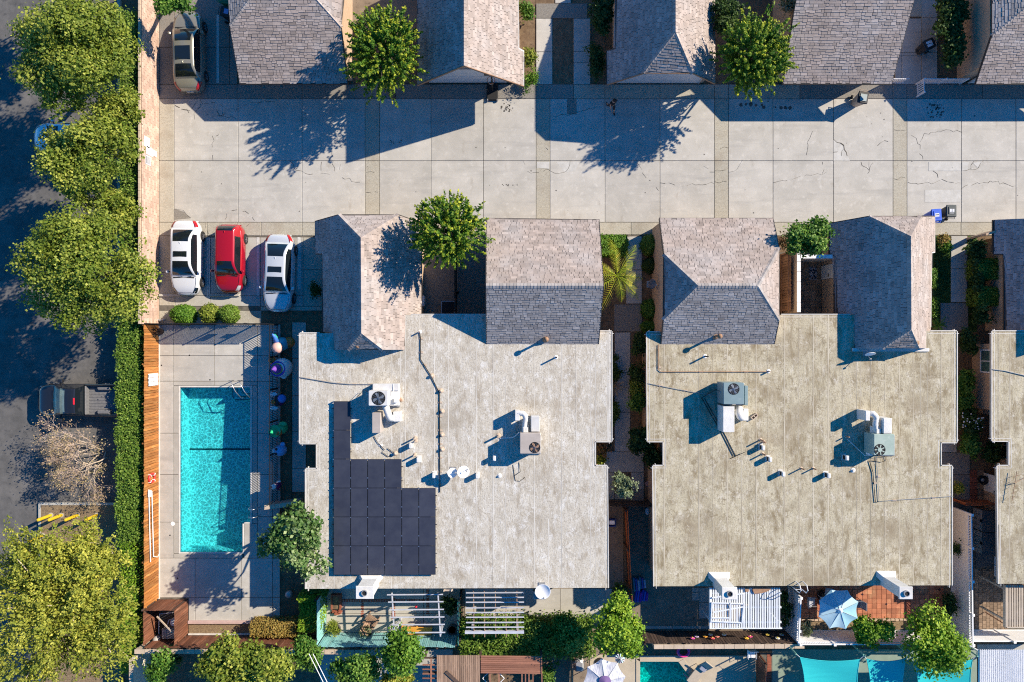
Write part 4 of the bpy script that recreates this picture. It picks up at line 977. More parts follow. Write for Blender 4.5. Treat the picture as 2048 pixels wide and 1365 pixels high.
for r_, n in ((0, 1), (1, 1), (2, 4), (3, 6), (4, 6), (5, 6)):
    for fy in (.25, .75):
        p = W(667, 803 + (r_ + fy) * 57.9, ZR + zp - .06); g = MB(); g.box(p[0] - .08, p[1] - .02, p[2] - .02, p[0] + n * pw + .08, p[1] + .02, p[2] + .02); g.build('rail', PVFR, sa, org=sa.location)


def fan(root, c, r, style='blade', guard=True, m=FANB):
    """sunk fan with shroud, blades and wire guard; c in root space at the lid's top"""
    g = MB(); n = 24; cx, cy, cz = c
    v = [(cx + math.cos(2 * math.pi * i / n) * r * q, cy + math.sin(2 * math.pi * i / n) * r * q, cz + h) for q, h in ((1.1, .004), (1.04, .022), (1.0, .022)) for i in range(n)]
    v += [(cx + math.cos(2 * math.pi * i / n) * r, cy + math.sin(2 * math.pi * i / n) * r, cz + .003) for i in range(n)]
    f = [(k * n + i, k * n + (i + 1) % n, (k + 1) * n + (i + 1) % n, (k + 1) * n + i) for k in range(3) for i in range(n)] + [tuple(range(3 * n, 4 * n))]
    sh = g.add(v, f, 0); sh = g.build('fan_shroud', [BLACK], root, smooth=False)
    if style == 'blade':
        for k in range(4):
            a = 2 * math.pi * k / 4 + .5; g = MB(); P = [(.1, -.12), (.55, -.3), (.93, -.2), (.93, .22), (.5, .1), (.1, .1)]
            g.add([(cx + r * (x * math.cos(a) - y * math.sin(a)), cy + r * (x * math.sin(a) + y * math.cos(a)), cz + .008 + .03 * (y + .3)) for x, y in P], [tuple(range(6))]); g.build('fan_blade', m, sh)
        g = MB(); g.lathe([(r * .16, .008), (r * .16, .04)], 12, (cx, cy, cz)); g.build('fan_hub', m, sh)
        for k in range(6):
            a = math.pi * k / 6; g = MB(); g.beam((cx - r * math.cos(a), cy - r * math.sin(a), cz + .05), (cx + r * math.cos(a), cy + r * math.sin(a), cz + .05), .008, .008); g.build('guard_wire', STEEL, sh)
    else:
        for k in range(14):
            a = 2 * math.pi * k / 14; w = .13; P = [(.42, -w * .5), (.97, -w * .9), (.97, w * .9), (.42, w * .5)]
            g = MB(); g.add([(cx + r * (x * math.cos(a) - y * math.sin(a)), cy + r * (x * math.sin(a) + y * math.cos(a)), cz + .012) for x, y in P], [(0, 1, 2, 3)]); 
            if k % 2: g.build('louvre', m, sh)
        g = MB(); g.lathe([(r * .42, .008), (r * .42, .03)], 14, (cx, cy, cz)); g.build('fan_hub', m, sh)


def loc(root, px, py, z): p = rp(px, py, z); return (p[0] - root.location.x, p[1] - root.location.y, p[2] - root.location.z)


def rbox(root, px0, py0, px1, py1, z0, z1, m, name, b=.02):
    """box whose top face shows at the given pixels; z above the roof"""
    a, c = loc(root, px0, py1, z1), loc(root, px1, py0, z1); g = MB(); g.bbox(a[0], a[1], z0, c[0], c[1], z1, b); return g.build(name, m, root)


def duct(root, pts, r, m=DUCTW, name='duct', n=12):
    P = [Vector(p) for p in pts]
    Q = []
    for i in range(len(P) - 1):
        p0, p1, p2, p3 = P[max(i - 1, 0)], P[i], P[i + 1], P[min(i + 2, len(P) - 1)]
        for k in range(6):
            t = k / 6; Q.append(.5 * ((2 * p1) + (p2 - p0) * t + (2 * p0 - 5 * p1 + 4 * p2 - p3) * t * t + (3 * p1 - p0 - 3 * p2 + p3) * t ** 3))
    Q.append(P[-1]); g = MB(); rs = [r * (1.06 if i % 3 == 0 else 1) for i in range(len(Q))] if isinstance(r, float) else r
    g.tube(Q, rs, n); return g.build(name, m, root, smooth=True)


def leads(root, pts, r=.012, m=BLACK, name='cable'):
    g = MB(); g.tube([loc(root, *p) for p in pts], r, 5); return g.build(name, m, root)


# unit 1: light grey, upper middle of the pale roof
u = thing('cooling_unit', 'light grey rooftop cooling unit with round fan beside the solar panels', 'cooling unit', rp(770, 800), group='rooftop cooling units')
rbox(u, 737, 782, 776, 812, .12, 1.25, HVACL, 'condenser'); p = loc(u, 757, 797, 1.25); fan(u, p, .36)
rbox(u, 745, 768, 797, 782, .05, .5, HVACL, 'air_handler'); rbox(u, 777, 771, 798, 812, .05, .42, DUCTW, 'curb_box'); rbox(u, 739, 778, 800, 815, .0, .1, METALG, 'base_frame')
rbox(u, 744, 826, 761, 867, .05, 1.0, HVACT, 'plenum'); rbox(u, 786, 824, 801, 844, 0, .6, DUCTW, 'duct_box')
duct(u, [loc(u, 771, 812, .7), loc(u, 775, 824, .75), loc(u, 780, 836, .6), loc(u, 790, 836, .35)], .2); rbox(u, 788, 797, 795, 806, .42, .62, VINYL, 'switch_box'); leads(u, [(786, 768, .5), (787, 785, .55), (787, 797, .6)], .02, VINYL)
leads(u, [(736, 784, .9), (728, 780, .3), (722, 786, .03), (714, 795, .02)])
# unit 2: taupe
u = thing('cooling_unit', 'taupe rooftop cooling unit with low dark fan right of the twin dishes', 'cooling unit', rp(1060, 880), group='rooftop cooling units')
rbox(u, 1040, 867, 1081, 908, .15, 1.3, HVACT, 'condenser'); p = loc(u, 1069.5, 895.5, 1.3); fan(u, p, .29, m=RUST); rbox(u, 1062, 833, 1079, 864, .1, .95, HVACL, 'plenum'); rbox(u, 1030, 822, 1039, 842, .05, .9, DUCTW, 'duct_box')
duct(u, [loc(u, 1036, 827, .75), loc(u, 1047, 828, .8), loc(u, 1051, 836, .75), loc(u, 1050, 848, .7), loc(u, 1049, 866, .7)], .15); g = MB(); a = loc(u, 1051, 860, .75); g.lathe([(.3, -.25), (.17, .22)], 4, a, M=Matrix.Rotation(R(45), 4, 'Z')); g.build('transition', DUCTW, u)
rbox(u, 1040, 868, 1082, 909, 0, .15, METALG, 'base_frame'); leads(u, [(1038, 866, .8), (1030, 873, .4), (1024, 876, .15), (1000, 877, .05)], .02, VINYL); leads(u, [(1026, 930, .02), (1029, 952, .02), (1031, 962, .02), (1040, 963, .02), (1050, 955, .02)], .014)
leads(u, [(1038, 925, .02), (1041, 944, .06), (1029, 952, .06)], .014)
# unit 3: blue grey
u = thing('cooling_unit', 'blue grey rooftop cooling unit trailing two long dark lines', 'cooling unit', rp(1468, 800), group='rooftop cooling units')
rbox(u, 1447, 766, 1488, 809, .15, 1.35, HVACB, 'condenser'); p = loc(u, 1467.5, 778.5, 1.35); fan(u, p, .3); rbox(u, 1446, 813, 1469, 865, .1, 1.15, DUCTW, 'plenum'); rbox(u, 1487, 818, 1497, 842, .05, .6, DUCTW, 'duct_box')
for k, (x, y) in enumerate(((1440, 783), (1441, 792), (1441, 801))): rbox(u, x, y, x + 6, y + 6, .5, .8, METALG, 'switch_box', .01)
duct(u, [loc(u, 1479, 816, .6), loc(u, 1478, 828, .8), loc(u, 1483, 835, .75), loc(u, 1489, 826, .5)], .2); rbox(u, 1489, 772, 1496, 811, .05, .45, HVACB, 'curb_box'); rbox(u, 1447, 767, 1489, 811, 0, .15, METALG, 'base_frame')
for dx in (0, 5): leads(u, [(1404 + dx, 797, .03), (1415 + dx, 817, .03), (1444 + dx, 868, .03), (1467 + dx, 913, .03)], .02)
leads(u, [(1402, 797, .05), (1432, 779, .6), (1440, 784, .7)], .02); leads(u, [(1460, 918, .02), (1489, 905, .15)], .02)
# unit 4: green grey
u = thing('cooling_unit', 'pale green rooftop cooling unit with star shaped louvre and white ducts', 'cooling unit', rp(1762, 890), group='rooftop cooling units')
rbox(u, 1748, 869, 1789, 911, .1, 1.2, HVACG, 'condenser'); p = loc(u, 1759.5, 900, 1.2); fan(u, p, .3, 'star', m=HVACG); rbox(u, 1767, 837, 1784, 868, .1, 1.15, DUCTW, 'plenum'); rbox(u, 1731, 822, 1740, 842, .05, 1.05, DUCTW, 'duct_box')
duct(u, [loc(u, 1738, 828, .75), loc(u, 1746, 828, .85), loc(u, 1752, 836, .85), loc(u, 1751, 850, .85), loc(u, 1753, 866, .8)], .16); g = MB(); a = loc(u, 1754, 862, .8); g.lathe([(.36, -.3), (.18, .22)], 4, a, M=Matrix.Rotation(R(45), 4, 'Z')); g.build('transition', DUCTW, u)
rbox(u, 1748, 870, 1790, 912, 0, .1, METALG, 'base_frame'); rbox(u, 1739, 903, 1746, 911, .3, .7, VINYL, 'switch_box', .01)
a = loc(u, 1748, 911, .6); b = loc(u, 1748, 885, .6)
for k in range(4): g = MB(); y0 = a[1] + (b[1] - a[1]) * (k / 4 + .02); g.box(a[0] - .06, y0, .3, a[0] + .02, y0 + .25, 1.0); g.build('louvre', BLACK, u)
leads(u, [(1695, 879, .05), (1729, 911, .1), (1745, 911, .3)], .02, VINYL); leads(u, [(1752, 912, .3), (1770, 914, .05), (1771, 922, .03), (1762, 925, .03), (1742, 922, .03)], .014)


def roof_line(name, label, cat, pts, r, m, supports=0, z=.05, sm=TAN):
    t = thing(name, label, cat, rp(*pts[0])); g = MB(); g.tube([loc(t, x, y, z) for x, y in pts], r, 6); g.build('conduit', m, t)
    P = [Vector((x, y)) for x, y in pts]; tot = sum((b - a).length for a, b in zip(P, P[1:]))
    for k in range(supports):
        d = tot * (k + .5) / supports
        for a, b in zip(P, P[1:]):
            if d <= (b - a).length: c = a.lerp(b, d / (b - a).length); break
            d -= (b - a).length
        q = loc(t, c.x + 1, c.y, 0); g = MB(); g.box(q[0] - .12, q[1] - .05, 0, q[0] + .12, q[1] + .05, z - r); g.build('support_block', sm, t)
    return t


roof_line('conduit', 'long dark conduit bending down the middle of the pale roof', 'conduit', [(839, 664), (841, 676), (841, 719), (862, 752), (879, 787), (880, 985)], .024, RUBBER, 12)
t = roof_line('conduit', 'grey conduit from the pool side eave to the light grey unit', 'conduit', [(600, 755), (636, 761), (665, 766), (700, 769), (786, 769)], .025, METALG, 6)
roof_line('conduit', 'thin conduit squaring round the upper corner of the tan roof', 'conduit', [(1317, 690), (1317, 740), (1322, 744), (1536, 744)], .022, RUST, 3)
roof_line('conduit', 'white line slanting from the passage eave to the blue grey unit', 'conduit', [(1296, 767), (1330, 774), (1388, 785), (1444, 794)], .018, METALG, 3)
roof_line('conduit', 'white pipe turning across the tan roof to the far eave', 'conduit', [(1753, 914), (1758, 1003), (1830, 998), (1906, 993)], .018, METALG, 3)
roof_line('conduit', 'black cable drooping from the pale green unit', 'conduit', [(1739, 922), (1746, 945), (1749, 985), (1751, 1005), (1758, 1004)], .022, BLACK, 1)
roof_line('conduit', 'zigzag wire with two square pads below the light grey unit', 'conduit', [(748, 873), (755, 885), (769, 900), (764, 905), (777, 914), (789, 907), (775, 897)], .018, BLACK, 2, sm=VINYL)
roof_line('conduit', 'cable crossing the corner house roof from the gutter', 'conduit', [(1986, 739), (2010, 742), (2048, 751), (2100, 765)], .024, METALG, 1)


def vent(px, py, h, r, m, label, cap=None, group='vent pipes on the flat roofs', name='vent_pipe', flange=TAN):
    t = thing(name, label, 'vent', rp(px, py), group=group)
    g = MB(); g.lathe([(r * 2.6, 0), (r * 2.4, .012), (r * 1.3, .03)], 14); g.build('flashing', flange, t, smooth=True); g = MB(); g.tube([(0, 0, 0), (0, 0, h)], r, 10); g.build('pipe', m, t)
    if cap: g = MB(); g.lathe([(r * 1.5, h), (r * 1.7, h + .06), (r * .4, h + .14)], 12); g.build('cap', cap, t)
    return t


for a in ((831, 876, .55, .05, TAN, 'upper tan vent pipe of the close pair right of the light unit'), (832, 882, .4, .045, TAN, 'lower tan vent pipe of the close pair right of the light unit'), (830, 910, .5, .05, TAN, 'tan vent pipe just above the second white roof jack'),
          (997, 872, .55, .06, TAN, 'tan vent pipe at the shadow edge of the taupe unit'), (1521, 880, .55, .045, RUST, 'brown vent pipe right of the blue grey unit, topmost of three'), (1527, 884, .35, .045, RUST, 'short brown vent pipe under the topmost of three'),
          (1525, 908, .5, .045, RUST, 'brown vent pipe lowest of three beside white roof jacks'), (1602, 937, .5, .04, RUST, 'brown vent pipe alone in the middle of the tan roof'), (1626, 937, .45, .04, RUST, 'brown vent pipe right of the lone one in the middle of the tan roof'),
          (1692, 873, .4, .04, RUST, 'brown vent pipe at the shadow edge of the pale green unit')):
    vent(*a)
vent(1112, 715, .6, .05, BLACK, 'dark vent pipe in a white disc below the ridge garage', flange=VINYL); vent(1410, 713, .6, .05, BLACK, 'dark vent pipe in a white disc near the hipped garage', flange=VINYL)
vent(1537, 743, .3, .05, TAN, 'low vent in a white disc at the end of the thin conduit', flange=VINYL); vent(999, 952, .12, .06, DUCTW, 'low white roof drain below the taupe unit', flange=DUCTW); vent(1706, 941, .12, .06, DUCTW, 'low white roof drain below the pale green unit', flange=DUCTW)
vent(840, 664, .35, .045, TAN, 'vent pipe in a white square patch at the top of the long conduit', flange=VINYL)
for i, (x, y) in enumerate(((864, 752), (882, 782), (884, 823), (884, 870), (884, 899))):
    vent(x, y, .1, .06, TAN, ('first', 'second', 'third', 'fourth', 'fifth')[i] + ' low tan dome down the right of the long conduit', TAN, 'low domes along the conduit', 'roof_dome')
vent(791, 907, .12, .06, TAN, 'low tan dome where the zigzag wire ends', TAN, 'low domes along the conduit', 'roof_dome'); vent(802, 800, .15, .06, RUST, 'brown stub at the right of the light grey unit', RUST, 'low domes along the conduit', 'roof_dome')


def jack(px, py, label, h=.5, sx=.18, m=DUCTW):
    t = thing('roof_jack', label, 'vent', rp(px, py), group='square roof jacks'); g = MB(); g.bbox(-sx / 2, -.14, 0, sx / 2, .14, h, .03); g.build('housing', m, t); g = MB(); g.box(-sx / 2 - .06, -.2, 0, sx / 2 + .06, .2, .012); g.build('flange', SEAM, t); g = MB(); g.box(-sx / 2 - .012, -.12, .12, -sx / 2 - .001, .12, h - .12); g.build('outlet', BLACK, t)


for a in ((823, 890, 'upper white roof jack of two right of the light unit'), (838, 918, 'lower white roof jack of two right of the light unit'), (869, 949, 'white roof jack beside the twin dishes'), (955, 950, 'white roof jack between the dishes and the taupe unit'),
          (989, 915, 'white roof jack at the corner of the taupe unit shadow'), (1521, 894, 'upper white roof jack of two on the tan roof'), (1535, 917, 'lower white roof jack of two on the tan roof'), (1561, 946, 'white roof jack below the pair on the tan roof'), (1651, 949, 'white roof jack in the middle right of the tan roof'), (1687, 914, 'white roof jack at the corner of the pale green unit shadow')):
    jack(*a)
t = thing('concrete_block', 'single hollow concrete block lying by the blue grey unit', 'block', rp(1507, 833), R(40)); g = MB()
for q in ((-.2, -.1, .2, -.06), (-.2, .06, .2, .1), (-.2, -.06, -.16, .06), (.16, -.06, .2, .06), (-.02, -.06, .02, .06)): g.box(q[0], q[1], 0, q[2], q[3], .2)
g.build('block', TAN, t)


def flue(px, py, z, label, m=RUST, h=.75, lean=0):
    p = W(px, py, z); t = thing('roof_flue', label, 'flue', p, group='flues on the garage roofs'); g = MB(); g.tube([(0, 0, -.3), (0, 0, h)], .07, 10); g.build('pipe', m, t); g = MB(); g.lathe([(.11, h), (.15, h + .05), (.14, h + .14), (.03, h + .22)], 12); g.build('cap', m, t, smooth=True); g = MB(); g.lathe([(.2, -.08), (.12, .1)], 12); g.build('flashing', m, t)


flue(1091, 679, 3.3, 'brown capped flue at the foot of the ridge garage roof'); flue(1431, 673, 3.3, 'brown capped flue at the foot of the hipped garage roof'); flue(721, 692, 3.4, 'brown capped flue on the small shaded end hip'); flue(1821, 686, 3.6, 'brown capped flue beside the white flashing', h=.5)


def dish(name, px, py, z, r, az, tilt, label, mast=.5, m=VINYL):
    p = W(px, py, z); t = thing(name, label, 'satellite dish', p)
    M = Matrix.Rotation(az, 4, 'Z') @ Matrix.Rotation(tilt, 4, 'X')
    prof = [(r * k / 7, .28 * r * (k / 7) ** 2) for k in range(1, 8)] + [(r * 1.02, .28 * r), (r * .98, .28 * r - .02)] + [(r * k / 7, .28 * r * (k / 7) ** 2 - .015) for k in range(6, 0, -1)]
    g = MB(); g.lathe(prof, 24, (0, 0, mast), M=M, sx=.92); g.build('reflector', m, t, smooth=True)
    g = MB(); a = M @ Vector((0, -r * .95, .1)); b = M @ Vector((0, -r * .25, r * 1.15)); g.tube([a + Vector((0, 0, mast)), b + Vector((0, 0, mast))], .018, 6); g.build('feed_arm', METALG, t)
    g = MB(); g.ball(b + Vector((0, 0, mast)), .06, 8); g.build('feed_horn', METALG, t)
    g = MB(); g.tube([(0, 0, -.02), (0, 0, mast)], .025, 6); g.build('mast', METALG, t); g = MB(); g.box(-.2, -.2, -.02, .2, .2, .01); g.build('base_plate', METALG, t)
    return t


dish('satellite_dish', 906, 941, ZR, .3, R(100), R(30), 'smaller left dish of the pair on the pale roof', .75); dish('satellite_dish', 928, 939, ZR, .36, R(120), R(25), 'larger right dish of the pair on the pale roof', .85)
t = dish('satellite_dish', 1084, 1172, 3.05, .48, R(10), R(14), 'large white dish on the roof edge above the second pergola', .75); g = MB(); g.box(-.02, -.9, -.35, .02, .0, -.3); g.build('bracket', METALG, t)
t = thing('wall_cabinet', 'blue grey metal cabinet hung on the wall under the large dish', 'cabinet', W(1080, 1190, 2.4)); g = MB(); g.bbox(-.4, -.28, -.5, .35, .2, .0, .02); g.build('cabinet', HVACB, t); g = MB(); g.lathe([(.22, 0), (.22, .1), (.08, .22)], 18); g.build('turbine_cap', HVACL, t, smooth=True)
dish('satellite_dish', 1733, 706, 3.35, .3, R(0), R(72), 'small dish seen edge on by the white flashing', .4)
t = dish('satellite_dish', 1300, 569, 1.6, .32, R(70), R(35), 'grey dish on a bent arm over the shaded shrub bed', .35, METALG); g = MB(); g.tube([(0, 0, .1), (.3, -.1, .15), (.5, -.35, 0)], .03, 6); g.build('wall_arm', METALG, t)
t = thing('tv_aerial', 'thin rusty aerial lying across the corner house roof', 'aerial', rp(2030, 962)); g = MB(); g.tube([loc(t, 2034, 942, .25), loc(t, 2024, 1002, .25)], .018, 5); g.build('boom', RUST, t)
for k in range(5):
    x, y = 2033 - k * 2, 952 + k * 11; g = MB(); g.tube([loc(t, x - 7 + k, y + 3, .25), loc(t, x + 9 - k, y - 3, .25)], .01, 4); g.build('element', RUST, t)
g = MB(); g.tube([loc(t, 2030, 967, .25), loc(t, 2048, 957, .05), loc(t, 2060, 950, 0)], .012, 5); g.build('stay', RUST, t)
g = MB(); g.tube([loc(t, 2030, 967, 0), loc(t, 2030, 967, .3)], .02, 5); g.build('mast', RUST, t)


def chimney(px, py, label, w, d, z1, m, flare=True):
    p = W(px, py, ZR); t = thing('chimney', label, 'chimney', (p[0], p[1], 0))
    g = MB(); g.bbox(-w / 2, -d / 2, -.05, w / 2, d / 2, z1, .03); g.build('stack', m, t)
    if flare: g = MB(); g.add([(-w / 2 - .25, d / 2 + .25, ZR + .002), (w / 2 + .25, d / 2 + .25, ZR + .002), (w / 2, d / 2, ZR + .35), (-w / 2, d / 2, ZR + .35), (-w / 2 - .25, d / 2 - .1, ZR + .002), (w / 2 + .25, d / 2 - .1, ZR + .002), (w / 2, -.05, ZR + .3), (-w / 2, -.05, ZR + .3)], [(0, 3, 2, 1), (4, 7, 3, 0), (5, 1, 2, 6)]); g.build('cricket', m, t)
    g = MB(); g.bbox(-w / 2 - .05, -d / 2 - .05, z1 - .03, w / 2 + .05, d / 2 + .05, z1 + .05, .02); g.build('cap', m, t); g = MB(); g.lathe([(.17, z1 + .05), (.17, z1 + .16), (.13, z1 + .16), (.13, z1 + .02)], 14, (0, 0, 0)); g.build('flue_pot', METALG, t); g = MB(); g.lathe([(.125, z1 + .1), (.12, z1 + .11)], 12); g.build('flue_mouth', BLACK, t)


chimney(742, 1164, 'white flared chimney at the edge of the pale roof', .9, .62, 4.7, DUCTW); chimney(1438, 1163, 'whitewashed chimney with black flue over the slatted patio cover', .75, .6, 4.9, DUCTW); chimney(1772, 1161, 'grey white chimney leaning over the terracotta tiles', .66, .6, 5.0, HVACL)
t = thing('roof_ladder', 'top of a tan wooden ladder leaning on the pale roof edge', 'ladder', W(897, 1180, 3.0))
for dx in (-.22, .22): g = MB(); g.beam((dx, -.75, -2.95), (dx, .14, .55), .05, .09); g.build('stile', TAN, t)
for k in range(9): z = -2.6 + k * .38; g = MB(); y = -.75 + .89 * (z + 2.95) / 3.5; g.box(-.2, y - .02, z, .2, y + .02, z + .035); g.build('rung', TAN, t)
t = thing('access_ladder', 'white ladder hooks curling over the tan roof edge', 'ladder', W(1598, 1176, 3.0))
for dx in (-.2, .2): g = MB(); g.tube([(dx, -.12, -2.9), (dx, -.12, .5), (dx, .1, .75), (dx, .35, .6), (dx, .4, .05)], .025, 8); g.build('stile', WHITEI, t)
for k in range(8): g = MB(); g.tube([(-.2, -.12, -2.6 + k * .36), (.2, -.12, -2.6 + k * .36)], .015, 6); g.build('rung', WHITEI, t)

# ================================================================== PATIOS
# teal yard
pf = sheet('patio', 652, 1176, 921, 1266, JOINT, -.03)
CONCL = mat('smooth patio concrete', (.44, .42, .37), (.38, .36, .31), 1.2, .85, .25, 25, orand=.04)
slabs(pf, [652, 724, 782, 847, 921], [1176, 1199, 1228, 1266], CONCL)
for q, vert in (((721, 1176, 728, 1236), 1), ((783, 1176, 791, 1240), 1), ((852, 1176, 859, 1232), 1), ((684, 1198, 721, 1205), 0), ((728, 1198, 783, 1205), 0), ((791, 1198, 852, 1205), 0)):
    n = int((q[3] - q[1]) / 3.3) if vert else int((q[2] - q[0]) / 3.3)
    for i in range(n):
        if vert: slab(pf, q[0], q[1] + i * 3.3, q[2], q[1] + (i + 1) * 3.3, BRICK, .006, .004, 'brick')
        else: slab(pf, q[0] + i * 3.3, q[1], q[0] + (i + 1) * 3.3, q[3], BRICK, .006, .004, 'brick')
PIPE = mat('shade tinted pergola paint', (.5, .52, .58), (.42, .44, .5), 3, .5)  # white poles, with the house shade put in as grey blue colour
t = thing('pergola', 'open pergola of six white poles over the teal fenced patio', 'pergola', W(835, 1225)); zb = 2.5
for k, y in enumerate((1190, 1204.5, 1220, 1235, 1250, 1266)):
    a, b = W(774 + k * 2.2, y, zb), W(886 + k * .9, y - .8, zb); g = MB(); g.beam(a, b, .06, .06); g.build('pole', PIPE, t, org=t.location)
for (x0, x1) in ((784, 789), (876, 881)): a, b = W(x0, 1186, zb - .1), W(x1, 1273, zb - .1); g = MB(); g.beam(a, b, .07, .08); g.build('cross_beam', PIPE, t, org=t.location)
for x, y in ((789, 1268), (881, 1268)): a = W(x, y, zb - .1); g = MB(); g.box(a[0] - .06, a[1] - .06, -.03, a[0] + .06, a[1] + .06, zb - .15); g.build('post', PIPE, t, org=t.location)
for x0, x1, y in ((-.5, .5, 1),): a = W(881, 1256, zb - .5); g = MB(); g.beam((a[0] - .05, a[1] - .5, 1.8), (a[0], a[1] + .25, zb - .15), .06, .06); g.build('brace', PIPE, t, org=t.location)

# second pergola
sheet('patio', 925, 1176, 1262, 1262, DIRT, -.03); g = MB(); a = rect(930, 1178, 1120, 1240); g.box(a[0], a[1], -.03, a[2], a[3], -.008); g.build('slab', CONC, bpy.data.objects['patio.001'])
g = MB(); a = rect(1121, 1178, 1246, 1240); g.box(a[0], a[1], -.03, a[2], a[3], -.012); g.build('slab', CONCW, bpy.data.objects['patio.001'])
t = thing('pergola', 'open white pergola of nine slats beside the ivy bank', 'pergola', W(990, 1228)); zb = 2.6
for k, y in enumerate((1186, 1195.5, 1205, 1216, 1225.5, 1235, 1245.5, 1255)): a, b = W(932, y, zb), W(1048, y - .5, zb); g = MB(); g.beam(a, b, .045, .1); g.build('slat', PIPE, t, org=t.location)
a, b = W(930, 1264.5, zb - .12), W(1048, 1264, zb - .12); g = MB(); g.beam(a, b, .15, .2); g.build('main_beam', PIPE, t, org=t.location)
for x in (947.5, 969, 991, 1012, 1034): a, b = W(x - .3, 1177, zb - .12), W(x + .6, 1274, zb - .12); g = MB(); g.beam(a, b, .045, .12); g.build('cross_beam', WOODG, t, org=t.location)
for x in (944, 1035): a = W(x, 1262, zb - .2); g = MB(); g.box(a[0] - .06, a[1] - .06, -.03, a[0] + .06, a[1] + .06, zb - .22); g.build('post', PIPE, t, org=t.location)

# dirt yard with slatted cover
dy = sheet('yard', 1257, 1008, 1578, 1264, DIRT, -.035); slabs(dy, [1384, 1398], [1176, 1186, 1202], CONCW); slabs(dy, [1398, 1420], [1176, 1206, 1238], CONCW); sheet('side_yard', 1214, 1003, 1247, 1180, DIRT, -.03)
slabs(dy, [1278, 1345, 1420, 1500, 1578], [1252, 1258], CONCW, z=.06, name='kerb_stone')
t = thing('patio_cover', 'white slatted patio cover under the whitewashed chimney', 'patio cover', W(1491, 1215)); zb = 2.45
a0, b0 = W(1421, 1176, zb), W(1562, 1256, zb)
n = 30; L_ = b0[0] - a0[0]
g = MB(); g.box(0, b0[1], zb - .05, L_ / n * .62, a0[1], zb); q_ = g.build('slat', SLATW); sm_ = q_.data; bpy.data.objects.remove(q_)
for i in range(n): o = link('slat', sm_, t, (a0[0] + i * L_ / n - t.location.x, -t.location.y, rnd.uniform(-.012, .012)))
for y in (a0[1] - .35, (a0[1] + b0[1]) / 2, b0[1] + .3): g = MB(); g.box(a0[0] - .05, y - .05, zb - .2, b0[0] + .05, y + .05, zb - .055); g.build('beam', SLATW, t, org=t.location)
g = MB(); g.box(a0[0] - .06, b0[1] - .06, zb - .14, b0[0] + .06, b0[1] - .004, zb + .03); g.build('edge_board', SLATW, t, org=t.location); g = MB(); g.box(a0[0] - .06, b0[1], zb - .14, a0[0] - .004, a0[1], zb + .03); g.build('edge_board', SLATW, t, org=t.location)
for x in (a0[0] + .1, b0[0] - .1): g = MB(); g.box(x - .05, b0[1] + .25, -.03, x + .05, b0[1] + .35, zb - .2); g.build('post', SLATW, t, org=t.location)
zf_ = zb + .06
for p, q in (((1424, 1206), (1487, 1208)), ((1424, 1243), (1484, 1246)), ((1424, 1205), (1422, 1245)), ((1488, 1207), (1484, 1246)), ((1426, 1225), (1486, 1214)), ((1424, 1196), (1488, 1187)), ((1424, 1236), (1462, 1236)), ((1461, 1206), (1461, 1238))):
    a, b = W(*p, zf_), W(*q, zf_); g = MB(); g.beam(a, b, .07, .06); g.build('loose_frame', SLATW, t, org=t.location); zf_ += .004
t = thing('rusty_sheet', 'rusty sheet lying on top of the slatted patio cover', 'sheet', W(1518, 1184, 2.5)); g = MB(); P = [(-.4, .15), (-.2, .28), (.1, .2), (.55, .3), (.7, .18), (.45, .02), (.1, -.08), (-.3, -.1)]; g.prism(P, .0, .05); g.build('sheet', RUST, t); g = MB(); g.prism([(-.85, .25), (-.6, .3), (-.62, .02), (-.8, .0)], 0, .04); g.build('offcut', RUST, t)

# tiled patio
tp = sheet('tiled_patio', 1599, 1172, 1895, 1240, JOINT, -.03); sheet('planting_bed', 1578, 1233, 1905, 1262, MULCH, -.028); sheet('planting_bed', 1888, 1172, 1906, 1262, SOIL, -.026)
px_ = 9.6
for i in range(31):
    for j in range(7):
        x, y = 1600 + i * px_, 1170 + j * px_
        if x + px_ > 1890 or 1809 < x + 4 < 1822: continue
        slab(tp, x, y, x + px_, y + px_, TERRA, .006, 0, 'tile')
for j in range(28): slab(tp, 1811, 1171 + j * 2.35, 1821, 1171 + (j + 1) * 2.35, BRICK, .006, .004, 'brick')
g = MB()
TDK = mat('dark inset tile', (.03, .015, .03), rough=.4)
for x, y in ((1600 + 4 * px_, 1170 + 4 * px_), (1600 + 13 * px_, 1170 + 2 * px_), (1600 + 18 * px_, 1170 + 4 * px_), (1600 + 26 * px_, 1170 + 4 * px_), (1600 + 29 * px_, 1170 + px_), (1600 + 21.6 * px_, 1170 + 1.1 * px_)):
    c = W(x, y); g = MB(); d = .075; g.prism([(c[0] - d, c[1]), (c[0], c[1] - d), (c[0] + d, c[1]), (c[0], c[1] + d)], -.01, .012); g.build('inset_tile', TDK, tp)
c = W(1600 + 13 * px_, 1170 + 4 * px_); g = MB(); g.prism([(c[0] - .07, c[1]), (c[0], c[1] - .07), (c[0] + .07, c[1]), (c[0], c[1] + .07)], -.01, .012); g.build('inset_tile', VINYL, tp)
for i in range(34): 
    if not 1640 < 1602 + i * 8.5 < 1700: slab(tp, 1602 + i * 8.5, 1237, 1610 + i * 8.5, 1241 + rnd.uniform(0, 1.5), STONE, .01, .08, 'stone')

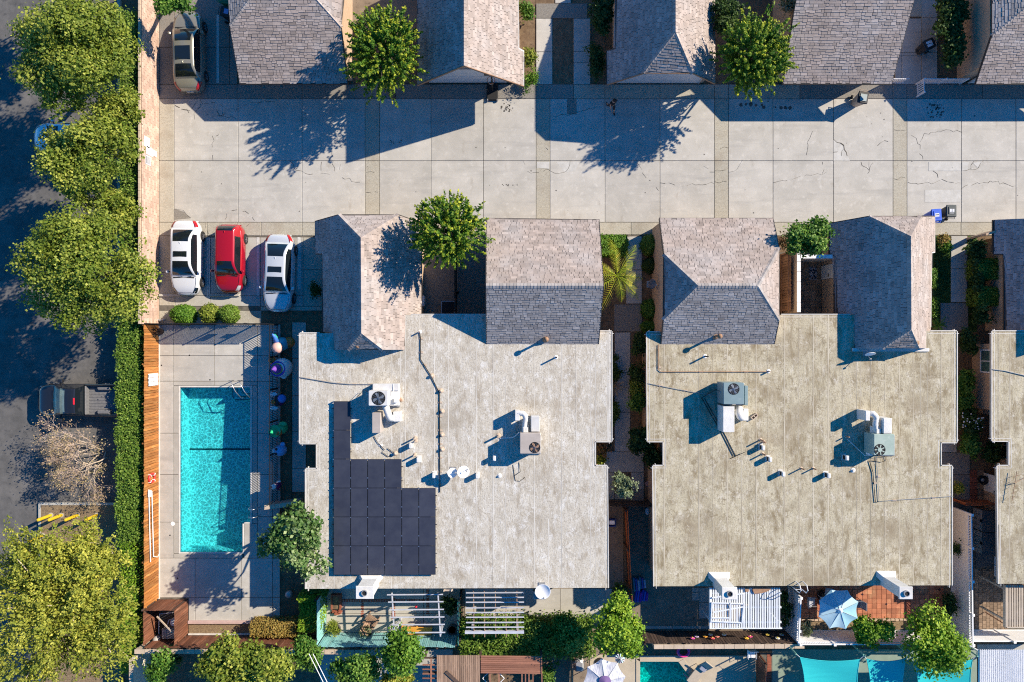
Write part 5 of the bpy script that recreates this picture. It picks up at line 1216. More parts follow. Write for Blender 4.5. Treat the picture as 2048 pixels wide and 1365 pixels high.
# paver yard on the right
pv = sheet('paver_yard', 1903, 1004, 2120, 1262, JOINT, -.03)
k = 0
for i in range(19):
    for j in range(15):
        x, y = 1950 + i * 7.4, 1138 + j * 8 + (4 if i % 2 else 0)
        if x > 2012 and y > 1180: continue
        slab(pv, x, y, x + 7.4, y + 8, PAVER, .006, 0, 'paver')
BEIGE = mat('beige resin', (.5, .42, .34), (.44, .37, .3), 2, .6); GREYL = mat('charcoal resin', (.075, .075, .078), (.1, .1, .1), 9, .8)
for (y0, y1, lab) in ((1014, 1056, 'upper beige storage shed with a charcoal lid'), (1057, 1101, 'lower beige storage shed with a charcoal lid')):
    a = rect(1945, y0, 1993, y1); t = thing('storage_shed', lab, 'shed', ((a[0] + a[2]) / 2, (a[1] + a[3]) / 2, 0), group='beige storage sheds')
    ax0, ay0, ax1, ay1 = a[0] - t.location.x, a[1] - t.location.y, a[2] - t.location.x, a[3] - t.location.y
    g = MB(); g.box(ax0 + .03, ay0 + .02, 0, ax1, ay1 - .02, .92); g.build('body', BEIGE, t)
    for k in range(4): g = MB(); g.box(ax0 + .0, ay0 + .02 + k * (ay1 - ay0) / 4 + .01, .05, ax0 + .028, ay0 + .02 + (k + 1) * (ay1 - ay0) / 4 - .03, .88); g.build('door_panel', BEIGE, t)
    g = MB(); g.bbox(ax0 - .02, ay0, .93, ax1 + .3, ay1, 1.02, .02); g.build('lid', GREYL, t); g = MB(); g.box(ax0 - .06, -.08, .75, ax0 - .002, .08, .92); g.build('hasp', BLACK, t)
t = thing('rubber_mat', 'dark grey rubber mat in front of the storage sheds', 'mat', W(1967, 1117)); a = rect(1951, 1101, 1984, 1134); g = MB(); g.bbox(a[0], a[1], 0, a[2], a[3], .025, .01); g.build('mat', GREYL, t, org=t.location)
t = thing('wall_cooler', 'black box cooler on the wall under the small white window', 'cooler', W(1987, 1147)); g = MB(); g.bbox(-.1, -.25, .2, .5, .25, .75, .03); g.build('case', BLACK, t); g = MB(); g.box(-.13, -.2, .25, -.101, .2, .7); g.build('grille', METALG, t)
t = thing('garden_pole', 'thin orange pole leaning beside the striped gazebo', 'pole', W(1993, 1235)); g = MB(); a, b = W(1971, 1225, .05), W(2013, 1251, 1.9); g.tube([a, b], .03, 6); g.build('pole', WOODO, t, org=t.location)
t = thing('gazebo', 'tan slatted gazebo roof at the right frame edge', 'gazebo', W(2060, 1212)); zb = 2.4; a0, b0 = W(2014, 1171, zb), W(2130, 1254, zb)
CREAM = mat('cream slat', (.5, .42, .33), (.43, .36, .28), 2, .6, orand=.06)
for i in range(24): x = a0[0] + i * (b0[0] - a0[0]) / 24; g = MB(); g.box(x, b0[1], zb - .05, x + .085, a0[1], zb); g.build('slat', CREAM, t, org=t.location)
for y in (a0[1] - .3, b0[1] + .3): g = MB(); g.box(a0[0] - .05, y - .05, zb - .19, b0[0], y + .05, zb - .054); g.build('beam', CREAM, t, org=t.location)
g = MB(); g.box(a0[0] - .08, b0[1] - .06, zb - .2, b0[0], b0[1] - .004, zb + .03); g.build('edge_board', CREAM, t, org=t.location); g = MB(); g.box(a0[0] - .1, b0[1] - .06, zb - .2, a0[0] - .03, a0[1], zb + .03); g.build('edge_board', CREAM, t, org=t.location)
for y in (a0[1] - .3, b0[1] + .3): g = MB(); g.box(a0[0], y - .05, -.02, a0[0] + .1, y + .05, zb - .19); g.build('post', CREAM, t, org=t.location)
# corrugated roof bottom right
t = thing('shed_roof', 'white corrugated shed roof in the bottom right corner', 'shed', W(2010, 1340)); zb = 2.5; a0, b0 = W(1957, 1300, zb), W(2110, 1420, zb)
g = MB(); n = 150; zs = [zb + .04 * (1 if (i // 2) % 2 else -1) for i in range(n)]
v = [(a0[0] + i * (b0[0] - a0[0]) / (n - 1), y, zs[i]) for y in (a0[1], b0[1]) for i in range(n)]
g.add(v, [(i + n, i + n + 1, i + 1, i) for i in range(n - 1)]); o = g.build('corrugated_sheet', VINYL, t, org=t.location); md = o.modifiers.new('thick', 'SOLIDIFY'); md.thickness = .01
for x in (a0[0] + .3, b0[0] - .3): g = MB(); g.box(x - .05, a0[1] - .35, -.02, x + .05, a0[1] - .25, zb - .06); g.build('post', VINYL, t, org=t.location)
g = MB(); g.box(a0[0], a0[1] - .36, zb - .2, b0[0], a0[1] - .24, zb - .06); g.build('beam', VINYL, t, org=t.location)

# shade sails
def sail(label, pts, z, sagk=.1):
    P = [Vector(W(x, y, zz)) for (x, y), zz in zip(pts, z)]; c = sum(P, Vector()) / 4; t = thing('shade_sail', label, 'shade sail', (c.x, c.y, 0), group='turquoise shade sails'); n = 14; g = MB(); v = []
    for j in range(n + 1):
        for i in range(n + 1):
            s_, q = i / n, j / n; s2 = s_ + (.5 - s_) * sagk * 4 * q * (1 - q) * 1.1; q2 = q + (.5 - q) * sagk * 4 * s_ * (1 - s_) * 1.1
            p = (P[0] * (1 - s2) + P[1] * s2) * (1 - q2) + (P[3] * (1 - s2) + P[2] * s2) * q2; p.z -= .25 * 16 * s_ * (1 - s_) * q * (1 - q) * .6; v.append(p)
    g.add(v, [(j * (n + 1) + i, (j + 1) * (n + 1) + i, (j + 1) * (n + 1) + i + 1, j * (n + 1) + i + 1) for j in range(n) for i in range(n)]); g.build('cloth', TURQ, t, org=t.location, smooth=True)
    edge = [v[i] for i in range(n + 1)] + [v[(j + 1) * (n + 1) - 1] for j in range(1, n + 1)] + [v[n * (n + 1) + i] for i in range(n - 1, -1, -1)] + [v[j * (n + 1)] for j in range(n - 1, -1, -1)]
    g = MB(); g.tube(edge, .02, 5); g.build('hem', TURQ, t, org=t.location)
    for p in P:
        d = (p - c); d.z = 0; d.normalize(); e = p + d * .35; g = MB(); g.tube([p, e], .012, 4); g.build('strap', VINYL, t, org=t.location); g = MB(); g.tube([(e.x, e.y, -.03), (e.x, e.y, e.z + .1)], .045, 8); g.build('post', mat('green post', (.2, .4, .3), rough=.5) if 'green post' not in bpy.data.materials else bpy.data.materials['green post'], t, org=t.location)


sail('left wide turquoise shade sail', [(1600, 1315), (1720, 1319), (1722, 1420), (1606, 1420)], (2.6, 2.6, 2.3, 2.3)); sail('middle turquoise shade sail dappled with tree shadow', [(1733, 1318), (1812, 1317), (1806, 1420), (1741, 1420)], (2.6, 2.6, 2.3, 2.3)); sail('right turquoise shade sail under the leafy tree', [(1826, 1316), (1945, 1320), (1950, 1420), (1834, 1420)], (2.6, 2.6, 2.3, 2.3))


def umbrella(px, py, z, r, label, m1, hub, n=8, rot=0, tilt=0, vent_r=.16):
    p = W(px, py, z); t = thing('umbrella', label, 'umbrella', (p[0], p[1], 0)); h = r * .2
    V = [(r * math.cos(2 * math.pi * k / n + rot), r * math.sin(2 * math.pi * k / n + rot)) for k in range(n)]
    for k in range(n):
        a, b = V[k], V[(k + 1) % n]; g = MB(); v = []; m_ = 5
        for i in range(m_ + 1):
            for j in range(m_ + 1):
                s_ = i / m_; q = j / m_; x = (a[0] * (1 - q) + b[0] * q) * s_; y = (a[1] * (1 - q) + b[1] * q) * s_; k_ = 1 - .07 * 4 * q * (1 - q) * s_
                v.append((x * k_, y * k_, z + h * (1 - s_) ** 1.0 * (1 - .1 * math.sin(math.pi * s_)) - .06 * 4 * q * (1 - q) * s_))
        g.add(v, [(i * (m_ + 1) + j, (i + 1) * (m_ + 1) + j, (i + 1) * (m_ + 1) + j + 1, i * (m_ + 1) + j + 1) for i in range(m_) for j in range(m_)]); g.build('canopy_panel', m1[k % len(m1)], t, smooth=True)
    for a in V: g = MB(); g.tube([(a[0] * .05, a[1] * .05, z + h * .93), (a[0], a[1], z - .01)], .012, 4); g.build('rib', METALG, t)
    g = MB(); g.tube([(0, 0, -.03), (0, 0, z + h + .05)], .025, 8); g.build('pole', METALG, t); g = MB(); g.lathe([(vent_r, z + h * .9), (vent_r * .9, z + h * .95), (.03, z + h + .1)], 16); g.build('crown_cap', hub, t); g = MB(); g.lathe([(.3, -.03), (.3, .05), (.06, .12)], 16); g.build('base', BLACK, t)
    return t


UB1 = mat('light blue canvas', (.52, .74, .82), (.46, .68, .77), 3, .8, transl=.2); UB2 = mat('sky blue canvas', (.33, .6, .72), (.28, .54, .67), 3, .8, transl=.2)
umbrella(1677, 1219, 2.3, 1.27, 'light blue garden umbrella over the tiled patio', [UB1, UB1, UB2, UB1, UB1, UB1, UB2, UB2], VINYL, rot=R(20))
SW = mat('striped canvas', (.62, .63, .68), (.3, .32, .42), 5, .8, st=(8, .6, 1), lo=.45, hi=.6); umbrella(1209, 1360, 2.2, 1.28, 'white striped umbrella with a purple crown at the bottom edge', [SW], mat('purple canvas', (.16, .1, .25), rough=.8), rot=R(8), vent_r=.36)
umbrella(1240, 1318, 1.7, .32, 'small pale blue parasol half hidden by the lime tree', [UB1, mat('lilac canvas', (.42, .38, .5), rough=.8)], METALG, n=12, vent_r=.05)

# furniture
CH = mat('grey mesh fabric', (.35, .36, .42), (.28, .29, .34), 20, .8)


def chair(t, m_seat=CH, m_fr=METALG, s=.5):
    g = MB(); g.bbox(-s / 2, -s / 2, .4, s / 2, s / 2, .45, .02); g.build('seat', m_seat, t)
    g = MB(); M = Matrix.Translation((0, s / 2, .45)) @ Matrix.Rotation(R(-12), 4, 'X'); g.box(-s / 2, -.015, 0, s / 2, .015, .55, M=M); g.build('backrest', m_seat, t)
    for x in (-s / 2, s / 2):
        for y in (-s / 2, s / 2): g = MB(); g.tube([(x, y, 0), (x, y, .42)], .016, 6); g.build('leg', m_fr, t)
        g = MB(); g.tube([(x, -s / 2, .45), (x, -s / 2, .64), (x, s / 2, .66)], .016, 6); g.build('armrest', m_fr, t)


t = thing('patio_chair', 'grey mesh patio chair with a striped towel left of the blue umbrella', 'chair', W(1616, 1198), R(90), group='grey patio chairs'); chair(t); 
for (x, y, rz, lab) in ((1652, 1180, 170, 'grey mesh patio chair tucked above the blue umbrella'), (1706, 1203, -90, 'white topped patio chair peeping out right of the blue umbrella')): dup(t, W(x, y), R(rz), lab)
tw = thing('towel', 'striped towel thrown over the grey patio chair', 'towel', W(1612, 1199)); g = MB(); P = [(-.05, .3), (.1, .28), (.12, 0), (.16, -.3), (.02, -.34), (-.04, 0)]; g.prism(P, .455, .475); g.build('cloth', mat('striped towel', (.6, .62, .68), (.3, .32, .4), 14, .9), tw)
t = thing('glass_table', 'glass topped patio table with white frame under the blue umbrella', 'table', W(1650, 1205)); g = MB(); g.box(-.55, -.55, .68, .45, .55, .695); g.build('top', mat('table glass', (.3, .26, .22), rough=.1), t)
for q in ((-.58, -.58, .48, -.55), (-.58, .55, .48, .58), (-.58, -.55, -.55, .55), (.45, -.55, .48, .55)): g = MB(); g.box(q[0], q[1], .67, q[2], q[3], .7); g.build('frame', WHITEI, t)
for x in (-.5, .4):
    for y in (-.5, .5): g = MB(); g.tube([(x, y, 0), (x, y, .67)], .02, 6); g.build('leg', WHITEI, t)
t = thing('plant_pot', 'black plant pot at the edge of the tiled patio bed', 'pot', W(1612, 1242)); g = MB(); g.lathe([(.13, 0), (.17, .3), (.15, .3), (.13, .25)], 16); g.build('pot', BLACK, t); g = MB(); g.lathe([(.13, .24), (.1, .25)], 12); g.build('earth', SOIL, t)
# adirondack, box, pots in the teal yard
t = thing('wooden_chair', 'weathered grey slatted garden chair on the sunny patio', 'chair', W(745, 1238), R(145))
for k in range(6): g = MB(); g.box(-.3, -.3 + k * .09, .32 + k * -.012, .3, -.23 + k * .09, .345 + k * -.012); g.build('seat_slat', WOODG, t)
for k in range(5): g = MB(); M = Matrix.Translation((0, .25, .25)) @ Matrix.Rotation(R(-28), 4, 'X'); g.box(-.28 + k * .115, -.012, 0, -.18 + k * .115, .012, .8 + .1 * (1 - abs(k - 2) / 2), M=M); g.build('back_slat', WOODG, t)
for x in (-.38, .3): g = MB(); g.box(x, -.4, .54, x + .12, .3, .57); g.build('armrest', WOODG, t); g = MB(); g.box(x + .03, -.36, 0, x + .09, -.28, .54); g.build('leg', WOODG, t); g = MB(); g.box(x + .03, .15, 0, x + .09, .23, .54); g.build('leg', WOODG, t)
ORW = mat('orange stained wood', (.6, .3, .05), (.5, .23, .03), 2, .6, orand=.15)
t = thing('wooden_bench', 'orange wooden bench box beside the teal fence', 'bench', W(835, 1258), R(-2))
for k in range(4): g = MB(); g.box(-.95, -.22 + k * .13, .4, .95, -.1 + k * .13, .43); g.build('seat_slat', ORW, t)
for x0, x1 in ((-.95, -.02), (.02, .95)): g = MB(); g.box(x0, -.34, .08, x1, -.31, .75); g.build('back_panel', ORW, t)
for x in (-.95, -.03, .89): g = MB(); g.box(x, -.3, 0, x + .06, .3, .398); g.build('side_panel', ORW, t)


def pot(px, py, r, label, m=RUST, h=.38):
    t = thing('plant_pot', label, 'pot', W(px, py)); g = MB(); g.lathe([(r * .72, 0), (r, h), (r * .88, h), (r * .8, h - .06)], 18); g.build('pot', m, t); g = MB(); g.lathe([(r * .8, h - .07), (r * .7, h - .06)], 14); g.build('earth', SOIL, t); return t


pot(737, 1260, .3, 'round dark pot with a grey cactus on the sunny patio', GREYL); pot(675, 1256, .3, 'round pot overflowing with yellow green leaves in the patio corner', GREYL); pot(905, 1256, .34, 'dark pot in the shaded corner of the teal yard', GREYL)
t = thing('brick_planter', 'low brick planter in the shaded patio corner', 'planter', W(675, 1200))
for q in ((664, 1187, 684, 1190), (681, 1190, 684, 1216), (664, 1190, 667, 1216)):
    a = rect(*q); g = MB(); g.box(a[0], a[1], 0, a[2], a[3], .3); g.build('side', BRICK, t, org=t.location)
a = rect(667, 1190, 681, 1216); g = MB(); g.box(a[0], a[1], 0, a[2], a[3], .24); g.build('earth', SOIL, t, org=t.location)
t = thing('brick_pile', 'untidy heap of red bricks by the planter', 'bricks', W(674, 1223))
for k in range(16): g = MB(); M = Matrix.Translation((rnd.uniform(-.28, .28), rnd.uniform(-.12, .12), .03 + .07 * (k // 6))) @ Matrix.Rotation(rnd.uniform(-.5, .5), 4, 'Z'); g.bbox(-.1, -.05, 0, .1, .05, .065, .005, M=M); g.build('brick', BRICK, t)
t = thing('garden_tool', 'blue handled hand truck standing by the pergola post', 'hand truck', W(795, 1242), R(10)); g = MB()
for x in (-.15, .15): g = MB(); g.tube([(x, 0, .05), (x, -.1, 1.0)], .018, 6); g.build('upright', HVACB, t)
for z in (.3, .6, .95): g = MB(); g.tube([(-.15, -.1 * z, z), (.15, -.1 * z, z)], .014, 6); g.build('crossbar', HVACB, t)
g = MB(); g.box(-.18, 0, 0, .18, .2, .02); g.build('toe_plate', METALG, t)
t = thing('bird_feeder', 'small red bird feeder hanging from the pergola', 'bird feeder', W(832, 1214, 1.9)); g = MB(); g.lathe([(.05, -.15), (.08, 0), (.02, .12)], 10); g.build('feeder', mat('red plastic', (.6, .03, .05), rough=.4), t); g = MB(); g.tube([(0, 0, .1), (.05, -.2, .6)], .006, 4); g.build('cord', BLACK, t)
# stacked lounge cushions
for i, (x, y, rz, cols, lab) in enumerate(((1277, 1166, 6, ((.08, .22, .3), (.1, .1, .35), (.3, .36, .5)), 'folded blue striped lounge cushions leaning by the orange fence'), (1281, 1190, -8, ((.03, .06, .4), (.04, .1, .5), (.16, .03, .3)), 'deep blue and purple lounge cushions nearest the lime tree'))):
    t = thing('lounge_cushion', lab, 'cushion', W(x, y), R(rz), group='piled lounge cushions')
    for k in range(6): g = MB(); g.bbox(-.38 + k * .13, -.42 + .04 * k, 0, -.26 + k * .13, .42 - .06 * (k % 3), .3 + .07 * ((k * 7) % 3), .03); g.build('cushion', mat('cushion cloth', cols[k % 3], rough=.9), t)
t = thing('white_bag', 'crumpled white bag lying in the dark side yard', 'bag', W(1294, 1022)); g = MB(); g.ball((0, 0, .1), .18, 10, squash=(.8, 1.3, .5)); g.build('bag', VINYL, t)
t = thing('recycling_tub', 'blue and white tub by the wall in the left side yard', 'tub', W(1222, 1042)); g = MB(); g.lathe([(.26, 0), (.34, .5), (.31, .5), (.25, .05)], 4, M=Matrix.Rotation(R(45), 4, 'Z')); g.build('tub', mat('blue tub', (.03, .06, .25), rough=.5), t); g = MB(); g.box(-.16, -.12, .06, .16, .12, .44); g.build('contents', VINYL, t)
t = thing('door_mat', 'patterned doormat propped beside the second house entrance', 'mat', W(1299, 970)); g = MB(); g.add([(-.35, .1, .02), (0, -.3, .02), (.3, .05, .3), (0, .4, .3)], [(0, 1, 2, 3)]); o = g.build('mat', mat('woven mat', (.4, .25, .2), (.2, .15, .2), 12, .9), t); o.modifiers.new('thick', 'SOLIDIFY').thickness = .02
# paper flowers on the dark fence
FC = [(.7, .08, .35), (.75, .35, .05), (.75, .7, .65), (.7, .1, .12), (.75, .25, .2), (.8, .8, .75), (.8, .45, .05), (.65, .08, .25), (.7, .5, .1), (.75, .72, .6)]
fl_names = ['magenta', 'orange', 'cream', 'red', 'coral', 'white', 'amber', 'pink', 'gold', 'ivory']
for i, (x, y) in enumerate(((1385, 1271), (1410, 1271), (1421, 1272), (1425, 1271.5), (1434, 1271.5), (1448, 1271), (1493, 1268), (1500, 1277), (1535, 1277), (1555, 1272), (1393, 1277), (1563, 1274))):
    h = 1.3 - (i % 3) * .25; p = W(x, y, h); yw = W(0, 1262)[1] + .05
    t = thing('paper_flower', ('%s paper flower pinned to the dark fence' % (fl_names[i % 10] if i < 10 else ('pale lilac', 'faded grey')[i - 10])), 'flower', (p[0], yw, h), group='paper flowers on the dark fence')
    c = FC[i % 10] if i < 10 else ((.5, .4, .6), (.45, .45, .42))[i - 10]; fm = mat('paper', c, rough=.9)
    for k in range(7): a = 2 * math.pi * k / 7; g = MB(); g.ball((math.cos(a) * .09, .05, math.sin(a) * .09), .06, 6, squash=(1, .6, 1)); g.build('petal', fm, t)
    g = MB(); g.ball((0, .09, 0), .045, 8); g.build('centre', mat('flower centre', (.7, .55, .1), rough=.8), t)
# lower garden things
t = thing('sun_lounger', 'beige sun lounger tilted beside the green pool', 'sun lounger', W(1396, 1338), R(-38)); BG = mat('beige sling', (.44, .37, .29), (.38, .32, .25), 8, .8)
g = MB(); g.bbox(-.3, -.95, .3, .3, .25, .36, .02); g.build('seat', BG, t); g = MB(); M = Matrix.Translation((0, .25, .34)) @ Matrix.Rotation(R(38), 4, 'X'); g.bbox(-.3, 0, -.02, .3, .75, .04, .02, M=M); g.build('backrest', BG, t); g = MB(); g.bbox(-.22, .2, .4, .22, .5, .48, .03, M=Matrix.Rotation(R(8), 4, 'X')); g.build('pillow', CH, t)
for x in (-.28, .28):
    for y in (-.85, .2): g = MB(); g.tube([(x, y, 0), (x, y, .31)], .02, 6); g.build('leg', METALG, t)
t = thing('pool_float', 'pink ring float by the beige wall', 'pool float', W(1366, 1302)); g = MB(); g.tube([(.35 * math.cos(a), .3 * math.sin(a), .1) for a in (2 * math.pi * k / 20 for k in range(21))], .09, 8); g.build('ring', mat('pink vinyl', (.75, .05, .25), rough=.4), t, smooth=True)
t = thing('garden_chair', 'small white chair against the beige wall', 'chair', W(1498, 1302), R(0)); chair(t, VINYL, WHITEI, .5)
t = thing('pool_noodle', 'pink noodle floating at the edge of the green pool', 'pool toy', W(1376, 1358)); g = MB(); g.tube([(-.3, .3, -.06), (0, .1, .0), (.5, -.4, .06)], .035, 8); g.build('noodle', mat('pink foam', (.6, .25, .3), rough=.8), t)
t = thing('barbecue', 'grey covered barbecue by the fence stub near the striped umbrella', 'barbecue', W(1156, 1318), R(4)); g = MB(); g.bbox(-.28, -.4, 0, .28, .4, .75, .04); g.build('cart', HVACT, t); g = MB(); g.bbox(-.3, -.38, .76, .26, .38, .98, .1); g.build('hood', METALG, t); g = MB(); g.tube([(.3, -.3, .85), (.34, -.3, .85), (.34, .3, .85), (.3, .3, .85)], .015, 6); g.build('handle', STEEL, t)
t = thing('round_table', 'round grey green table on the patio left of the shade sails', 'table', W(1572, 1352)); g = MB(); g.lathe([(.5, .7), (.52, .72), (.5, .74)], 24); g.build('top', mat('grey green top', (.2, .26, .22), rough=.6), t); g = MB(); g.tube([(0, 0, 0), (0, 0, .7)], .05, 8); g.build('pedestal', BLACK, t)

bp_ = sheet('brick_path', 1520, 1306, 1545, 1400, JOINT, -.025)
for j in range(30): slab(bp_, 1534, 1308 + j * 3.1, 1543, 1308 + (j + 1) * 3.1, BRICK, .006, 0, 'brick')
# wooden pergola at the bottom
t = thing('pergola', 'weathered wooden pergola with upright and level slats at the bottom edge', 'pergola', W(970, 1345)); zb = 2.3
for k in range(21): a, b = W(875.5 + k * 4.1, 1311, zb), W(876 + k * 4.15, 1430, zb); g = MB(); g.beam(a, b, .105, .045); g.build('slat', WOODG, t, org=t.location)
for k in range(9): a, b = W(961.5, 1313 + k * 4, zb), W(1082, 1314.5 + k * 4, zb); g = MB(); g.beam(a, b, .095, .045); g.build('slat', WOODP, t, org=t.location)
for k in range(6): a, b = W(845, 1330 + k * 9, zb - .1), W(874, 1330 + k * 9, zb - .1); g = MB(); g.beam(a, b, .07, .05); g.build('slat', WOODP, t, org=t.location)
for x in (862, 980, 998, 1044, 1051, 1058, 1066): a, b = W(x, 1318, zb - .09), W(x, 1430, zb - .09); g = MB(); g.beam(a, b, .07, .08); g.build('rafter', WOODP, t, org=t.location)
for y in (1316, 1345): a, b = W(846, y, zb - .17), W(1083, y, zb - .17); g = MB(); g.beam(a, b, .08, .08); g.build('beam', WOODD, t, org=t.location)
a, b = W(1083, 1312, zb - .02), W(1085, 1430, zb - .02); g = MB(); g.beam(a, b, .06, .16); g.build('edge_board', WOODP, t, org=t.location)
for x, y in ((850, 1316), (960, 1316), (1083, 1316)): a = W(x, y, zb); g = MB(); g.box(a[0] - .06, a[1] - .06, -.03, a[0] + .06, a[1] + .06, zb - .2); g.build('post', WOODD, t, org=t.location)
a, b = W(892, 1344, zb + .06), W(918, 1368, zb + .06); g = MB(); g.beam(a, b, .2, .05); g.build('loose_board', WOODD, t, org=t.location)
t = thing('hanging_frame', 'thin pale square frame hung at an angle under the pergola', 'frame', W(987, 1357, 2.0))
for k in range(4): a = math.pi / 2 * k; g = MB(); g.beam((.65 * math.cos(a), .65 * math.sin(a), 0), (.65 * math.cos(a + math.pi / 2), .65 * math.sin(a + math.pi / 2), 0), .035, .035); g.build('bar', VINYL, t)
# power lines at the bottom
t = thing('service_wires', 'pair of pale overhead wires crossing the lower garden', 'wires', W(650, 1345))
for dx in (0, 8): a, b = Vector(W(618 + dx, 1308, 4.2)), Vector(W(672 + dx, 1420, 4.6)); g = MB(); g.tube([a, (a + b) / 2 - Vector((0, 0, .05)), b], .02, 5); g.build('wire', VINYL, t, org=t.location)

# ================================================================== POOLSIDE THINGS
t = thing('lounger_panel', 'white lounger back panels hung upright on the golden fence', 'panel', (wx + .02, W(0, 762)[1], 0))
for k in range(3):
    y = -.13 + k * .26 - .13
    for z0, z1 in ((.3, .78), (.8, 1.4)): g = MB(); M = Matrix.Translation((.02, y, z0)); g.bbox(0, 0, 0, .07, .24, z1 - z0, .03, M=M); g.build('slat', VINYL, t)

t = thing('life_ring', 'red life ring hung on the golden fence', 'life ring', (wx + .08, W(0, 950)[1], 1.0)); g = MB(); g.tube([(0, .26 * math.cos(a), .33 * math.sin(a)) for a in (2 * math.pi * k / 24 for k in range(25))], .07, 8); g.build('ring', mat('red ring', (.65, .04, .03), rough=.45), t, smooth=True)
for k in range(4): a = math.pi / 2 * k + .7; g = MB(); g.beam((.0, .26 * math.cos(a) - .0, .33 * math.sin(a)), (.0, .26 * math.cos(a + .12), .33 * math.sin(a + .12)), .16, .16); g.build('band', VINYL, t)
t = thing('pool_pole', 'pair of long white pool poles lying along the golden fence', 'pool pole', (wx + .1, W(0, 1040)[1], 1.2))
for k, (ya0, yb0, zz) in enumerate(((970, 1112, .1), (975, 1105, -.25))): a, b = W(0, ya0)[1] - t.location.y, W(0, yb0)[1] - t.location.y; g = MB(); g.tube([(0, a, zz + .1), (0, b, zz - .1)], .03, 8); g.build('pole', WHITEI, t)
g = MB(); g.tube([(0, W(0, 1105)[1] - t.location.y, -.35), (.15, W(0, 1108)[1] - t.location.y, -.55), (.25, W(0, 1100)[1] - t.location.y, -.6)], .025, 6); g.build('hook', WHITEI, t)
g = MB(); g.bbox(-.04, W(0, 985)[1] - t.location.y, .0, .06, W(0, 972)[1] - t.location.y, .25, .02); g.build('brush_head', VINYL, t)
t = thing('pool_pump', 'grey pool heater and filter inside the board enclosure', 'pool pump', W(340, 1245)); EQ = mat('equipment grey', (.36, .34, .33), (.28, .27, .26), 4, .55)
g = MB(); g.bbox(-.15, -.75, 0, .75, -.1, .75, .04); g.build('heater', EQ, t); 
for k in range(5): g = MB(); g.box(-.1 + k * .16, -.7, .755, -.02 + k * .16, -.16, .775); g.build('grille_bar', METALG, t)
g = MB(); g.lathe([(.22, 0), (.24, .6), (.18, .75), (.05, .8)], 16, (-.55, -.85, 0)); g.build('filter_tank', EQ, t, smooth=True); g = MB(); g.lathe([(.25, 0), (.27, .5), (.2, .7), (.05, .75)], 16, (.55, .25, 0)); g.build('filter_tank', VINYL, t, smooth=True)
for P in ([(-.55, -.6, .3), (-.6, 0, .2), (-.55, .6, .2), (.3, .7, .2)], [(.0, .0, .3), (.1, .3, .3), (.4, .3, .3)]): g = MB(); g.tube(P, .035, 6); g.build('pipe', VINYL, t)
g = MB(); a, b = (-.2, .85, 1.2), (.9, .0, 1.5); g.beam(a, b, .07, .07); g.build('loose_pole', TAN, t)
t = thing('beach_ball', 'grey round ball stool under the leafy poolside tree', 'ball', W(581, 1186)); g = MB(); g.ball((0, 0, .25), .25, 16); g.build('ball', METALG, t, smooth=True)
t = thing('dried_plant', 'rusty dried plant in a pot behind the iron fence corner', 'plant', W(324, 664)); g = MB(); g.lathe([(.14, 0), (.2, .3), (.16, .3)], 12); g.build('pot', WOODD, t)
r_ = random.Random(3)
for k in range(26): g = MB(); a = r_.uniform(0, 6.28); g.tube([(0, 0, .28), (.15 * math.cos(a), .2 * math.sin(a), .6), (.3 * math.cos(a) * r_.random(), .4 * math.sin(a) * r_.random(), .75 + .3 * r_.random())], .014, 4); g.build('stem', WOODD, t)
for i, (x, y) in enumerate(((314, 640), (320, 641), (326, 640))): t = tag((lambda g: (g.ball(W(x, y, .1), .11, 7, squash=(1.1, .8, .7)), g.build('landscape_stone', METALG))[1])(MB()), ('left', 'middle', 'right')[i] + ' small grey stone by the round green bush', 'stone', 'small grey stones')

# inflatable garden figures along the pool fence
def fig(name, label, px, py, parts):
    t = thing(name, label, 'inflatable', W(px, py), group='inflatable figures along the fence')
    for nm, kind, c, r, sq, m in parts:
        g = MB()
        if kind == 'ball': g.ball(c, r, 14, squash=sq); g.build(nm, m, t, smooth=True)
        elif kind == 'cone': g.lathe([(r * 1.6, 0), (r * 1.55, .04), (r, .06), (r * .55, sq * .6), (r * .08, sq)], 16, c); g.build(nm, m, t, smooth=False)
        elif kind == 'tube': g.tube(c, r, 8); g.build(nm, m, t, smooth=True)
    return t


def pm(n, c, r=.45): return bpy.data.materials.get(n) or mat(n, c, rough=r)


IW, IBk, IPu, IOr, IGr, IBl, IRd, IPk, ITl = pm('white nylon', (.75, .75, .78)), pm('black nylon', (.02, .02, .025)), pm('purple nylon', (.2, .08, .45)), pm('orange nylon', (.65, .16, .03)), pm('green nylon', (.03, .5, .2)), pm('blue nylon', (.06, .2, .6)), pm('maroon nylon', (.25, .02, .12)), pm('peach nylon', (.7, .42, .36)), pm('teal nylon', (.08, .4, .5))
fig('inflatable_figure', 'inflatable gnome group with a pumpkin at the top of the pool fence', 571, 688, [('body', 'ball', (0, 0, .55), .42, (1, 1, 1.2), ITl), ('pumpkin', 'ball', (.42, .1, .5), .34, (1, 1, .85), IOr), ('head', 'ball', (-.15, -.25, 1.05), .36, (1, 1, .9), IPk), ('hat_point', 'tube', [(-.2, .1, 1.0), (-.25, .45, 1.3), (-.3, .6, 1.5)], [.18, .12, .04], None, IBl), ('arm', 'tube', [(-.2, .3, .9), (-.35, .55, 1.1)], .1, None, IGr)])
